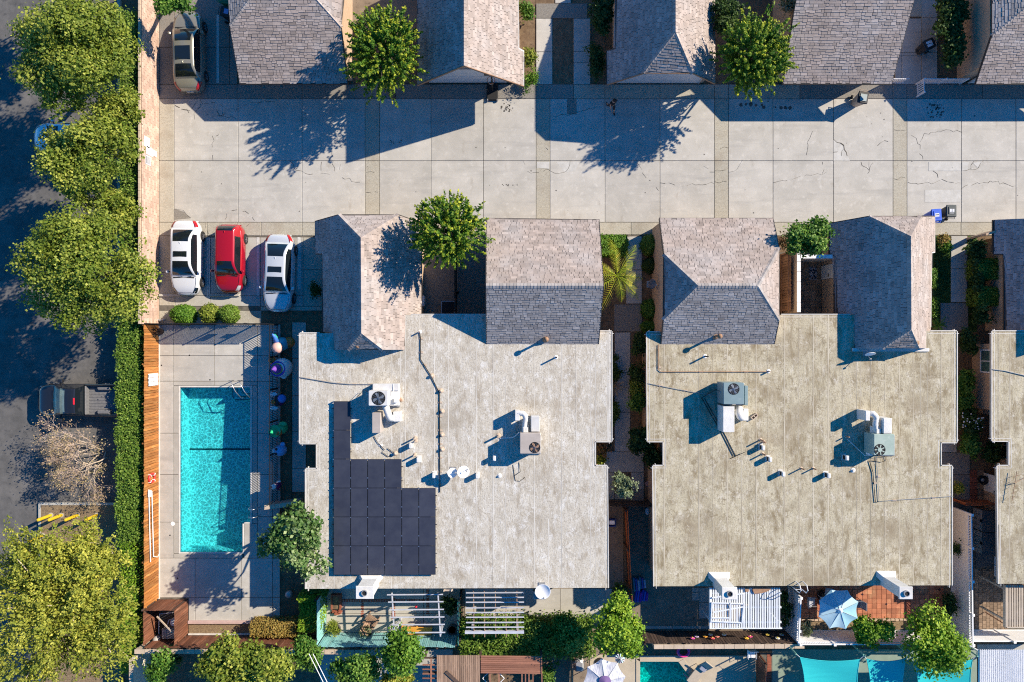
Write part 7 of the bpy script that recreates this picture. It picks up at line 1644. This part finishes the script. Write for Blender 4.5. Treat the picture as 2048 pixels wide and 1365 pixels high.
E = [(0, 1), (1, 2), (2, 3), (3, 4), (4, 5), (5, 6), (6, 7), (0, 8), (8, 9), (9, 10), (10, 11), (11, 12), (0, 13), (13, 14), (14, 15), (15, 16), (16, 17), (3, 18), (18, 19), (19, 20), (20, 21), (3, 22), (22, 23), (23, 24), (24, 25)]
skinned('body', J, E, SKIN, pr)
s_ = 1.18; T = [J[i] for i in (0, 1, 2, 3)] + [J[8], (.2, .1, .36, .07), J[13], (-.16, -.1, .38, .07), J[18], (-.05, .21, 1.27, .052), J[22], (.055, -.21, 1.27, .052)]
T = [(a[0], a[1], a[2] - (.012 if i == 3 else 0), a[3] * s_, (a[4] if len(a) > 4 else a[3]) * s_) for i, a in enumerate(T)]
skinned('clothing', T, [(0, 1), (1, 2), (2, 3), (0, 4), (4, 5), (0, 6), (6, 7), (3, 8), (8, 9), (3, 10), (10, 11)], CLOTH, pr)
g = MB(); g.ball((.035, 0, 1.69), .112, 14, squash=(1.02, .92, .95)); g.ball((-.06, 0, 1.6), .075, 10, squash=(.7, 1, 1.4)); g.build('hair', HAIRM, pr, smooth=True)
for x, y, z, a in ((.35, .1, .035, 0), (-.36, -.1, .075, .5)): g = MB(); M = Matrix.Translation((x, y, z)) @ Matrix.Rotation(a, 4, 'Y'); g.ball((0, 0, 0), .09, 10, squash=(1.55, .55, .5), M=None); o = g.build('shoe', BLACK, pr, smooth=True); o.matrix_basis = M
for sgn, hb in ((1, (-.06, .24, .83)), (-1, (.34, -.21, .99))):
    for k in range(5):
        dx = -.03 + k * .016; f_ = [(hb[0] + dx, hb[1], hb[2] - .02), (hb[0] + dx + .01, hb[1] + .005 * k, hb[2] - .07 - .01 * (k == 2)), (hb[0] + dx + .02, hb[1], hb[2] - .1)]
        if k == 4: f_ = [(hb[0] + .03, hb[1], hb[2]), (hb[0] + .055, hb[1], hb[2] - .03), (hb[0] + .06, hb[1], hb[2] - .06)]
        g = MB(); g.tube(f_, [.011, .009, .006], 6); g.build('finger', SKIN, pr, smooth=True)
g = MB(); g.tube([(-.02, .14, 1.44), (.17, .05, 1.25), (.15, -.12, 1.08)], .02, 6); g.tube([(-.02, .14, 1.45), (-.14, .03, 1.28), (-.12, -.14, 1.08)], .02, 6); g.build('bag_strap', STRAP, pr)
# ================================================================== PLANTS
def leafmesh(name, cen, nrm, size, tint, m, seed, aspect=.45, up=.55, along=None):
    """one diamond leaf of two bent triangles per centre"""
    r = np.random.default_rng(seed); n = len(cen)
    N_ = nrm + r.normal(0, .6, (n, 3)); N_[:, 2] += up; N_ /= np.linalg.norm(N_, axis=1)[:, None] + 1e-9
    a = r.normal(0, 1, (n, 3)) if along is None else np.cross(along + r.normal(0, .35, (n, 3)), N_); D = np.cross(N_, a); D /= np.linalg.norm(D, axis=1)[:, None] + 1e-9; B = np.cross(N_, D)
    L_ = (size * r.uniform(.65, 1.3, n))[:, None]; v = np.empty((n, 4, 3)); fold = N_ * L_ * .12
    v[:, 0] = cen - D * L_ * .5; v[:, 1] = cen + B * L_ * aspect - fold; v[:, 2] = cen + D * L_ * .5; v[:, 3] = cen - B * L_ * aspect - fold
    me = bpy.data.meshes.new(name); me.vertices.add(n * 4); me.vertices.foreach_set('co', v.astype(np.float32).ravel())
    idx = np.arange(n)[:, None] * 4 + np.array([[0, 1, 2, 0, 2, 3]]); me.loops.add(n * 6); me.loops.foreach_set('vertex_index', idx.ravel().astype(np.int32))
    me.polygons.add(n * 2); me.polygons.foreach_set('loop_start', np.arange(n * 2, dtype=np.int32) * 3)
    try: me.polygons.foreach_set('loop_total', np.full(n * 2, 3, dtype=np.int32))
    except Exception: pass
    me.update(calc_edges=True); me.materials.append(m)
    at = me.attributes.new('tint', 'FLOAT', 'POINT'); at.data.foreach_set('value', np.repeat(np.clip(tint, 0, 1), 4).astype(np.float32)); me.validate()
    return me


def unit(r, n): a = r.normal(0, 1, (n, 3)); return a / np.linalg.norm(a, axis=1)[:, None]


def limbs(root, trunk, tips, bark, r0=.14, sway=.3, seed=0, name='limb'):
    r_ = random.Random(seed); g = MB(); g.tube(trunk, [r0 * (1 - .35 * i / (len(trunk) - 1)) for i in range(len(trunk))], 8); tr = g.build('trunk', bark, root, smooth=True)
    thin = bark is BARKP
    top = Vector(trunk[-1])
    for i, tp in enumerate(tips):
        st = Vector(trunk[-1 if i % 3 else max(0, len(trunk) - 2)]); tp = Vector(tp); mid = st.lerp(tp, .5) + Vector((r_.uniform(-sway, sway), r_.uniform(-sway, sway), r_.uniform(0, sway)))
        g = MB(); g.tube([st, mid, tp], [r0 * (.3 if thin else .5), r0 * (.2 if thin else .3), r0 * .1], 6); g.build(name, bark, tr, smooth=True)


def tree(label, px, py, zc, rpx, lm, seed, leaves=9000, size=.2, lobes=16, base=None, bark=BARK, rz=None, style='round', clump=.3, trunk_r=.16, nm='tree', cat='tree', group=None, show_limbs=10, tips=(.3, .5)):
    r = np.random.default_rng(seed); s = (CAMH - zc) / F; c = np.array(W(px, py, zc)); rx, ry = (rpx if isinstance(rpx, (tuple, list)) else (rpx, rpx)); rx, ry = rx * s, ry * s; rz = rz or min(rx, ry) * .75
    b = W(*base) if base else (c[0], c[1], 0); t = thing(nm, label, cat, b, group=group); o = np.array(b); c = c - o
    if style == 'round':
        d = unit(r, lobes); d[:, 2] = np.abs(d[:, 2]) * .9 - .15; q = r.uniform(.5, .86, lobes)[:, None]; LC = c + d * np.array([rx, ry, rz]) * q; LR = r.uniform(.17, .36, lobes) * min(rx, ry)
        LC = np.vstack([LC, c]); LR = np.append(LR, min(rx, ry) * .52)
        nc = max(30, leaves // 36); li = r.choice(len(LR), nc, p=LR ** 2 / (LR ** 2).sum()); dd = unit(r, nc); dd[:, 2] = dd[:, 2] * .8 + .25; dd /= np.linalg.norm(dd, axis=1)[:, None]
        CC = LC[li] + dd * (LR[li] * r.uniform(.7, 1.06, nc))[:, None]; ct = r.uniform(-.15, .15, nc) + r.uniform(-.22, .22, len(LR))[li]; stray = r.random(nc) < .08; CC = np.where(stray[:, None], CC + dd * r.uniform(.1, .5, nc)[:, None], CC)
        per = leaves // nc; ci = np.repeat(np.arange(nc), per); off = r.normal(0, clump * .5, (len(ci), 3)); off[:, 2] *= .6
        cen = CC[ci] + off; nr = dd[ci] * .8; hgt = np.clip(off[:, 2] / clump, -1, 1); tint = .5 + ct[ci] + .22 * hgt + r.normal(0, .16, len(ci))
        tp = LC[:min(show_limbs, lobes)] - np.array([0, 0, .1])
    elif style == 'spiky':
        nt = leaves // 26; d = unit(r, nt); d[:, 2] = d[:, 2] * .85 + .25; d /= np.linalg.norm(d, axis=1)[:, None]; q = r.uniform(.5, 1.0, nt) ** .7 * (1 + .3 * r.random(nt) * (r.random(nt) > .7))
        inner = r.random(nt) < .18; q = np.where(inner, q * .6, q)
        tipp = c + d * np.array([rx, ry, rz]) * q[:, None]; dr = d * 1.0 + np.array([0, 0, .4]); dr /= np.linalg.norm(dr, axis=1)[:, None]
        per = 26; ci = np.repeat(np.arange(nt), per); al = np.tile(np.linspace(0, 1, per), nt) + r.normal(0, .04, nt * per); ln = r.uniform(.4, .85, nt)[ci]
        rad = unit(r, nt * per); rad -= dr[ci] * (rad * dr[ci]).sum(1)[:, None]
        cen = tipp[ci] + dr[ci] * ((al - .75) * ln)[:, None] + rad * (.095 * (1.25 - np.clip(al, 0, 1) * .8))[:, None]
        nr = dr[ci] * .5 + rad * .8; hue = r.uniform(-.12, .2, nt)
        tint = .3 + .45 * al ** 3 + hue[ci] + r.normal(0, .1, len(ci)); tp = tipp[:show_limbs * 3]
    elif style == 'feather':
        FE = True
        K = 12; kd = unit(r, K); kd[:, 2] = np.abs(kd[:, 2]) - .1; KC = c + kd * np.array([rx, ry, rz]) * r.uniform(.3, .78, K)[:, None]; nc = leaves // 90; d = unit(r, nc); d[:, 2] = np.abs(d[:, 2]) - .25; kc = r.integers(0, K, nc); CC = KC[kc] + d * np.array([rx, ry, rz]) * (r.uniform(.12, .5, nc))[:, None]
        oc = CC - c; oc /= np.linalg.norm(oc, axis=1)[:, None] + 1e-6; dr = d * .5 + oc * .7 + r.normal(0, .3, (nc, 3)) + np.array([0, 0, .25]); dr /= np.linalg.norm(dr, axis=1)[:, None]; per = 90; ci = np.repeat(np.arange(nc), per)
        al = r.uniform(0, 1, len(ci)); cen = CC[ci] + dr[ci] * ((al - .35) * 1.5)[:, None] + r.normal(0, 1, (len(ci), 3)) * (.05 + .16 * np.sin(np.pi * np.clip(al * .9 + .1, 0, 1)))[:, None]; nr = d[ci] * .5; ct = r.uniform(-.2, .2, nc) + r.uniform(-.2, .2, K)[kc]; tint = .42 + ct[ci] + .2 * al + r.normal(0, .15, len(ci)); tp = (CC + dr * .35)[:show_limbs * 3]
    me = leafmesh('crown', cen, nr, size, tint, lm, seed + 1, .3 if style == 'feather' else .32 if style != 'round' else .42, along=dr[ci] if style == 'feather' else None); link('crown', me, t)
    top = Vector(c) - Vector((0, 0, rz * .45)); trunk = [Vector((0, 0, -.05)), Vector((0, 0, 0)).lerp(top, .5) + Vector((.05, .04, 0)), top]
    limbs(t, trunk, [tuple(p) for p in tp], bark, trunk_r, seed=seed)
    return t


SL = 'evergreen trees along the street'
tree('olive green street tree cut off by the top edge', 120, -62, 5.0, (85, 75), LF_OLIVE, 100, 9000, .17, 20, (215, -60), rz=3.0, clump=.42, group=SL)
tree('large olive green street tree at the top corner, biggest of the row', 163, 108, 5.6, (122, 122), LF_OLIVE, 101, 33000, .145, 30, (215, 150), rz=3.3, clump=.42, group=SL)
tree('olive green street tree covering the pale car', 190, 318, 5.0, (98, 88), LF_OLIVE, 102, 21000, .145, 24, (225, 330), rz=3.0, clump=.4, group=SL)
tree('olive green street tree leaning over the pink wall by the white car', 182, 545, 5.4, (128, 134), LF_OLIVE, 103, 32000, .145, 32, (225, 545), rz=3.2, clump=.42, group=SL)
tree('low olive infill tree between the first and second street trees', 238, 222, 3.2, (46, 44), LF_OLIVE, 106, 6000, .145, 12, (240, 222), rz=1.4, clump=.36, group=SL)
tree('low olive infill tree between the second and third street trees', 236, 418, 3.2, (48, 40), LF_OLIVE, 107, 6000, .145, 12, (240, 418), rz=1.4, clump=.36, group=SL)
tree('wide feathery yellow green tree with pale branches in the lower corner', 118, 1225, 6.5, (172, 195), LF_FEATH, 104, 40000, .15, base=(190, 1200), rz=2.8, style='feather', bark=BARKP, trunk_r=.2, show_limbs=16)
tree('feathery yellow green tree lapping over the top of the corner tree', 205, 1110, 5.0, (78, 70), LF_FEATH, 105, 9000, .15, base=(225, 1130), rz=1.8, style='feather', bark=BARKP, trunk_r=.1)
CT = 'rosette leaved trees beside the garages'
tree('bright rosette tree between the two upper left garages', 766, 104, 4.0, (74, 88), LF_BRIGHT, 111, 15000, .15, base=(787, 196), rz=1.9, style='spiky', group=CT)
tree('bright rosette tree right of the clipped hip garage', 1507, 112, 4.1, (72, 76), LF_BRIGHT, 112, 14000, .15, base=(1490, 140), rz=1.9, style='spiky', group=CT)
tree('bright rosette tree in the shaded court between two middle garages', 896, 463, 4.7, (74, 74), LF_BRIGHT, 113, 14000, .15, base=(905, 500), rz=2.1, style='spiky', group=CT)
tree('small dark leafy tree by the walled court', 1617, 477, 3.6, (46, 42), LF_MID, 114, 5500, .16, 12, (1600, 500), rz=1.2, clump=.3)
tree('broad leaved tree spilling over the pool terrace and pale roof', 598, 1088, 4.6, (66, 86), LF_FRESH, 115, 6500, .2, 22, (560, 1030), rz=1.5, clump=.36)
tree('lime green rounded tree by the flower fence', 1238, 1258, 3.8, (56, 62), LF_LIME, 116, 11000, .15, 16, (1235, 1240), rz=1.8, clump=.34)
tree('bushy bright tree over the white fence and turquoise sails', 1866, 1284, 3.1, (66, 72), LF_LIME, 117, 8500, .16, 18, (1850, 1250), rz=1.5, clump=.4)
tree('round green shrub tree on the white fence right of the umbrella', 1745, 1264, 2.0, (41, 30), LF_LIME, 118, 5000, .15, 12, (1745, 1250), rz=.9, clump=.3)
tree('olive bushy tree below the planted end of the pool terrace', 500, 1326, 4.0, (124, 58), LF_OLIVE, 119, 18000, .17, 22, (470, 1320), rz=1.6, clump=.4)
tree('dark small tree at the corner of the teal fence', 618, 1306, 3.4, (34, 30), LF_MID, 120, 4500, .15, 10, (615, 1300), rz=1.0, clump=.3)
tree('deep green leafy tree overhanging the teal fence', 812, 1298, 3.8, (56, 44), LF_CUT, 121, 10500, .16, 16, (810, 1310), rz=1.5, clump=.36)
tree('mid green leafy tree left of the one over the teal fence', 715, 1338, 3.4, (48, 34), LF_MID, 122, 8000, .15, 14, (715, 1330), rz=1.2, clump=.36)
tree('pale yellowish low tree at the very bottom below the teal fence trees', 790, 1366, 2.6, (40, 22), LF_FEATH, 123, 4000, .15, 10, (790, 1350), rz=.8, clump=.3)
tree('small citrus tree in a square bed between the houses', 1247, 969, 2.2, (19, 25), LF_GREY, 124, 2600, .13, 10, (1244, 965), rz=.8, clump=.22, trunk_r=.05)
tree('leafy tree top over the gold car', 345, 2, 3.4, (32, 22), LF_MID, 125, 3200, .16, 10, (340, -5), rz=.9, clump=.3)
tree('dry orange tinted tree at the top behind the plain garage', 1594, 2, 3.0, (40, 24), LF_TAWNY, 126, 3200, .14, 12, (1590, -10), rz=.8, clump=.36)
tree('dense shaded tree left of the clipped hip tree at the top', 1452, 30, 2.6, (28, 40), LF_DARK, 127, 4200, .15, 12, (1452, 30), rz=.9, clump=.3)
tree('dark round tree in the garden left of the low wall', 318, 1335, 2.6, (26, 34), LF_MID, 128, 3400, .15, 10, (320, 1325), rz=1.0, clump=.3)


def bare(label, px, py, zc, rpx, seed, base):
    rr = random.Random(seed); s = (CAMH - zc) / F; b = W(*base); t = thing('bare_tree', label, 'tree', b); g = MB(); tw = MB(); ends = []
    c = Vector(W(px, py, zc)) - Vector(b)

    def grow(p, d, L_, r0, lv):
        q = p + d * L_; mid = p.lerp(q, .5) + Vector((rr.uniform(-1, 1), rr.uniform(-1, 1), rr.uniform(-.6, .8))) * L_ * .1
        (g if lv < 2 else tw).tube([p, mid, q], [r0, r0 * .8, r0 * .6], 5 if lv < 2 else 3, cap=False)
        if lv >= 5: ends.append(q); return
        for k in range(3 if lv < 4 else 2 + (rr.random() < .5)):
            e = (d + Vector((rr.uniform(-1, 1), rr.uniform(-1, 1), rr.uniform(-.55, .6))) * .85).normalized(); grow(q if k else mid.lerp(q, .6), e, L_ * rr.uniform(.6, .85), r0 * .56, lv + 1)
    for k in range(9):
        a = R(120 + k * 15 + rr.uniform(-16, 16)); grow(Vector((rr.uniform(-1.2, .1), rr.uniform(-1.3, 1.3), .1)), Vector((math.cos(a), math.sin(a), rr.uniform(.3, 1.3))).normalized(), rr.uniform(.7, 1.25), .05, 0)
    g.build('branch', BARKP, t, smooth=True); o = tw.build('twigs', TWIG, t); o['kind'] = 'stuff'
    r = np.random.default_rng(seed); E_ = np.array([tuple(e) for e in ends]); ci = r.choice(len(E_), 4200); cen = E_[ci] + r.normal(0, .12, (4200, 3)); link('seed_heads', leafmesh('seed_heads', cen, np.zeros((4200, 3)), .085, r.uniform(0, 1, 4200), LF_TAWNY, seed), t)
    return t


bare('dry leafless tree with pale twigs beside the truck', 155, 918, 2.4, 85, 5, (218, 925))


def shrub(label, px, py, zc, rpx, lm, seed, leaves, size=.09, nm='shrub', rz=None, group=None, box=False, cat='shrub', clip=.05):
    """clipped ball or box: leaves crowd an even shell over a dark core"""
    r = np.random.default_rng(seed); s = (CAMH - zc) / F; rx, ry = (rpx if isinstance(rpx, (tuple, list)) else (rpx, rpx)); rx, ry = rx * s, ry * s; rz = rz or zc
    p = W(px, py, zc); t = thing(nm, label, cat, (p[0], p[1], 0), group=group)
    if box:
        ax = r.choice(3, leaves, p=np.array([ry * rz, rx * rz, rx * ry * 2.2]) / (ry * rz + rx * rz + rx * ry * 2.2)); u = r.uniform(-1, 1, (leaves, 3)); sg_ = np.where(r.random(leaves) < .5, -1, 1); sg_ = np.where(ax == 2, 1, sg_); d = np.zeros((leaves, 3)); d[np.arange(leaves), ax] = sg_; u[np.arange(leaves), ax] = sg_
        e = np.array([rx, ry, rz / 2]); k_ = np.array([rx, ry, 1]); wob = 1 + np.array([.07, .012, .11]) * np.sin(u[:, :1] * rx * 3.1 + seed) * np.cos(u[:, 1:2] * ry * 2.7) + np.array([.0, .0, .07]) * np.sin(u[:, 1:2] * ry * 7 + 1)
        cen = u * e * wob + np.array([0, 0, rz / 2]) + r.normal(0, clip, (leaves, 3)); g = MB(); g.bbox(-rx * .86, -ry * .86, 0, rx * .86, ry * .86, rz * .86, .05)
    else:
        d = unit(r, leaves); d[:, 2] = np.abs(d[:, 2]); wob = 1 + .06 * np.sin(d[:, :1] * 7 + seed) * np.cos(d[:, 1:2] * 6 + seed)
        cen = d * np.array([rx, ry, rz]) * r.uniform(.9, 1.02, leaves)[:, None] * wob + r.normal(0, clip, (leaves, 3)); cen[:, 2] = np.maximum(cen[:, 2], .03); g = MB(); g.ball((0, 0, 0), 1, 14, squash=(rx * .86, ry * .86, rz * .86))
    g.build('branches', DARKC, t); link('foliage', leafmesh('foliage', cen, d * 1.2, size, .5 + r.normal(0, .2, leaves), lm, seed + 1, .45, .25), t)
    return t


DARKC = mat('shrub wood', (.03, .035, .015), (.05, .045, .025), 5, .95)
shrub('bright green clipped ball bush in front of the white car', 355, 629, .95, (25, 20), LF_CUT, 201, 4200)
shrub('ochre tinged clipped ball bush, middle of the three by the cars', 410, 627, .85, (19, 19), LF_OLIVE, 202, 2800)
shrub('olive green clipped ball bush by the red car', 449, 628, .85, (20, 18), LF_IVY, 203, 2800)
shrub('long clipped street hedge beside the golden fence', 257, 865, 1.35, (22, 222), LF_IVY, 204, 26000, .11, 'hedge', box=True, cat='hedge', clip=.09)
shrub('hedge strip in shade between the street trees and the pink wall', 256, 330, 1.7, (16, 310), LF_IVY, 205, 15000, .11, 'hedge', box=True, cat='hedge', clip=.09)
shrub('rough hedge end by the yellow feathery tree', 257, 1215, 1.3, (15, 130), LF_LIME, 206, 6000, .11, 'hedge', box=True, cat='hedge', clip=.1)
shrub('glossy box hedge above the palm', 1226, 490, 1.1, (28, 19), LF_CUT, 207, 3800, .1, 'hedge', box=True, cat='hedge')
PS = 'clipped shrubs along the hipped garage'
shrub('clipped shrub topmost in the shaded bed by the hipped garage', 1303, 488, .9, (17, 20), LF_IVY, 208, 2600, group=PS)
shrub('grey green clipped shrub just above the wall dish', 1307, 529, .8, (18, 15), LF_DARK, 209, 2200, group=PS)
shrub('clipped shrub below the wall dish in the shaded bed', 1306, 618, .9, (20, 20), LF_MID, 210, 2600, group=PS)
shrub('clipped shrub against the tan house corner', 1303, 654, .8, (17, 12), LF_MID, 211, 1600, group=PS)
shrub('upper square clipped hedge on the shaded garage side', 1982, 538, 1.1, (26, 19), LF_IVY, 212, 3400, .1, 'hedge', box=True, cat='hedge')
shrub('lower square clipped hedge on the shaded garage side', 1982, 593, 1.1, (26, 17), LF_IVY, 213, 3200, .1, 'hedge', box=True, cat='hedge')
shrub('yellow green block hedge left of the teal fence', 619, 1228, 1.3, (21, 36), LF_LIME, 214, 4600, .1, 'hedge', box=True, cat='hedge')
shrub('ochre block hedge in the pool end planter', 546, 1260, 1.0, (46, 14), LF_OCHRE, 215, 4200, .09, 'hedge', box=True, cat='hedge')
shrub('dark shaded hedge stub behind the yellow green block hedge', 630, 1186, 1.0, (20, 8), LF_MID, 216, 1400, .1, 'hedge', box=True, cat='hedge')
for i, (x, y) in enumerate(((1869, 557), (1871, 614))): shrub(('upper', 'lower')[i] + ' bright clipped hedge sliver on the lawn by the garage wall', x, y, .7, (5, 18), LF_CUT, 217 + i, 900, .09, 'hedge', box=True, cat='hedge')


def mass(label, px, py, zc, rpx, lm, seed, leaves, size=.13, nm='bush', cat='bush', lobes=9, clump=.24, rz=.45, group=None, cards=None):
    return tree(label, px, py, zc, rpx, lm, seed, leaves, size, lobes, nm=nm, cat=cat, clump=clump, rz=rz, trunk_r=.03, group=group, show_limbs=5)


shrub('broad ivy bank spreading from the teal fence past the white pergola', 1052, 1279, 1.2, (126, 31), LF_IVY, 301, 17000, .13, 'ivy', 1.2, box=True, cat='ivy', clip=.16)
mass('ivy bank bulging right beside the lime tree', 1140, 1272, 1.4, (42, 36), LF_IVY, 302, 5000, .14, 'ivy', 'ivy', 18, .4, .55)
mass('bright ivy tuft above the ivy bank', 1122, 1238, 1.3, (16, 14), LF_IVY, 303, 1200)
mass('dark climber at the foot of the orange fence', 1240, 1185, 1.2, (14, 20), LF_DARK, 304, 1500)
mass('tall leafy hedge by the narrow side passage', 1900, 60, 1.5, (26, 88), LF_DARK, 305, 9000, .17, 'hedge', 'hedge', 22, .36, .6)
mass('dark clipped bush at the edge of the upper walkway', 1195, 130, .9, (15, 40), LF_DARK, 306, 3200, .12)
mass('large dark bush above the walkway bush at the top', 1203, 35, 1.4, (24, 50), LF_DARK, 307, 4200, .14)
mass('yellowish grassy bush below the gabled garage eave', 1060, 118, .8, (11, 22), LF_OLIVE, 308, 1700, .11)
mass('bright green ground bush at the gabled garage corner', 1061, 160, .5, (11, 12), LF_CUT, 309, 1100, .1, rz=.3)
mass('scrubby green bush on the bare soil at the top', 1053, 18, .7, (17, 20), LF_MID, 310, 1500, .12)
WB = 'shrubs in the shaded walkway bed'
mass('shaded walkway shrub nearest the hipped garage', 1278, 690, .9, (14, 22), LF_DARK, 311, 2000, group=WB); mass('low green shrub by the middle of the walkway', 1272, 745, .8, (14, 20), LF_DARK, 312, 1900, group=WB)
mass('yellowish shrub opposite the spiky red plant', 1272, 775, .8, (14, 16), LF_OLIVE, 313, 1500, group=WB); mass('round mid green shrub halfway down the walkway', 1274, 803, .9, (16, 17), LF_MID, 314, 2000, group=WB)
mass('big loose shrub at the lower end of the walkway bed', 1282, 880, 1.2, (22, 30), LF_DARK, 315, 3200, .15, group=WB); mass('dark shrub filling the notch of the tan house', 1304, 918, .9, (16, 22), LF_DARK, 316, 2200, .14, group=WB)
mass('reddish shrub in the notch of the pale house', 1207, 893, .7, (13, 12), LF_RED, 317, 1300, group=WB); mass('yellow green low shrub under the pale house notch', 1199, 923, .6, (10, 10), LF_OLIVE, 318, 900, group=WB)
mass('thin green shrub strip along the pale house eave', 1226, 735, .6, (8, 34), LF_DARK, 319, 1500, group=WB); mass('dark shrub strip below the spiky plant at the pale house eave', 1226, 835, .6, (7, 40), LF_DARK, 320, 1500, group=WB)
RB = 'shrubs in the dark bed by the corner house'
for i, (x, y, a, b, m_, lab) in enumerate(((1950, 505, 15, 24, LF_DARK, 'dark shrub at the top of the corner house bed'), (1953, 560, 12, 26, LF_DARK, 'dark shrub between the two square hedges and the walk'), (1958, 628, 14, 18, LF_DARK, 'small dark shrub below the lower square hedge'), (1936, 690, 14, 28, LF_DARK, 'shrub beside the bay window top'),
        (1930, 760, 15, 26, LF_MID, 'lighter shrub left of the bay window'), (1930, 800, 14, 22, LF_MID, 'leafy shrub at the bay window foot'), (1945, 842, 26, 26, LF_DARK, 'white flowered shrub under the bay'), (1940, 888, 22, 24, LF_MID, 'round green shrub below the white flowered one'), (1985, 900, 20, 22, LF_DARK, 'dark shrub in the corner house notch'))):
    mass(lab, x, y, .95, (a, b), m_, 330 + i, 2300, .14, group=RB)
g = MB()
for i in range(30): q = W(rnd.uniform(1925, 1968), rnd.uniform(825, 860), 1.35); g.ball(q, .04, 6)
o = tag(g.build('blossom', VINYL), kind='stuff')
mass('yellow flowering plant by the tan house eave', 1916, 978, .6, (10, 8), LF_FEATH, 341, 800, .1)
mass('young climber on the white vinyl fence lattice', 1909, 1098, .9, (11, 10), LF_DARK, 342, 500, .1)
mass('dark bush in the tiled patio corner by the vinyl fence', 1896, 1212, .8, (11, 22), LF_DARK, 343, 1600)
mass('dark vine hiding behind the slatted cover', 1570, 1215, .9, (7, 40), LF_DARK, 344, 1800)
mass('dark shrub in the shaded corner of the teal yard', 898, 1210, 1.0, (18, 22), LF_DARK, 345, 1800)
mass('yellow green plant in the sunny corner pot of the teal yard', 669, 1255, .7, (10, 12), LF_OLIVE, 346, 900, .1)
mass('grey cactus like plant in the round dark pot', 731, 1262, .6, (6, 9), LF_GREY, 347, 500, .1)
mass('ragged plant with pale flowers against the white fence', 1612, 1262, .8, (9, 14), LF_GREY, 348, 500, .1)
mass('dark creeper by the shaded silver car bay', 632, 580, .6, (7, 26), LF_DARK, 349, 1000, .1)
mass('dark foliage clump below the pump corner garden', 345, 1310, 1.5, (22, 14), LF_DARK, 350, 1500)
mass('low lawn edge shrub below the rusty flower bed', 1886, 480, .4, (12, 8), LF_OCHRE, 351, 800, .1, rz=.25); mass('bright patch of plants by the top of the lawn', 1893, 495, .4, (7, 9), LF_CUT, 352, 700, .1, rz=.25)
mass('dark net covered plant by the bottom pergola', 1097, 1350, 1.0, (12, 26), LF_MID, 353, 1300)
mass('autumn tinted weeds by the walled court', 1570, 483, .7, (12, 10), LF_RED, 354, 700, .1)


def palm(label, px, py, h, nf, L_, seed, m=LF_PALM, nm='palm', cat='palm', tw=.09, tr=.14, droop=.55):
    rr = random.Random(seed); p = W(px, py, h); t = thing(nm, label, cat, (p[0], p[1], 0)); g = MB(); g.tube([(0, 0, -.05), (0, 0, h * .5), (0, 0, h)], [tr * 1.2, tr, tr], 10); g.build('trunk', BARK, t, smooth=True)
    for k in range(nf):
        a = 2 * math.pi * k / nf + rr.uniform(-.25, .25); ll = L_ * rr.uniform(.6, 1.15); el = rr.uniform(.15, .9); P = []
        for i in range(9):
            q = i / 8; rad = ll * q * (1 - .12 * q); P.append(Vector((math.cos(a) * rad, math.sin(a) * rad, h + ll * (el * q - droop * (1 + el) * q * q))))
        g = MB(); g.tube(P, [.025 * (1 - .8 * i / 8) for i in range(9)], 4); rib = g.build('rachis', m, t); g = MB(); n = 22 if tw > .05 else 12
        for i in range(2, n):
            q = i / n; f = q * 8; j = min(int(f), 7); c = P[j].lerp(P[j + 1], f - j); d = (P[j + 1] - P[j]).normalized(); s_ = d.cross(Vector((0, 0, 1))).normalized(); w = .5 * math.sin(math.pi * (q * .85 + .12)) * L_ * .27
            for sg_ in (1, -1):
                e = c + (s_ * sg_ + d * .75 + Vector((0, 0, -.25 + rr.uniform(-.15, .15)))) * w; b = d * .03
                b = b * .75; g.add([c - b, c + b, e], [(0, 1, 2)], 0, min(1, max(0, .45 + rr.gauss(0, .18) + .25 * (k % 3 == 0))))
        g.build('leaflets', m, t, tint=True)
    return t


palm('yellow green palm spreading over the walkway by the ridge garage', 1234, 552, 2.9, 13, 2.7, 7)
palm('spiky reddish strap plant at the pale house eave', 1228, 772, .35, 12, .95, 8, LF_TAWNY, 'strap_plant', 'plant', .04, .05, .3)
palm('bright green strap plant on the lawn by the tan house', 1876, 650, .4, 14, .75, 9, LF_CUT, 'strap_plant', 'plant', .04, .05, .35)

t = thing('trellis', 'trellis panel leaning on the white vinyl fence', 'trellis', W(1906, 1100)); g = MB()
for k in range(4): g = MB(); g.box(0.02, -.42 + k * .28 - .015, .2, .04, -.42 + k * .28 + .015, 1.3); g.build('slat', WOODD, t)
for k in range(4): g = MB(); g.box(.0, -.45, .3 + k * .3, .02, .45, .33 + k * .3); g.build('slat', WOODD, t)
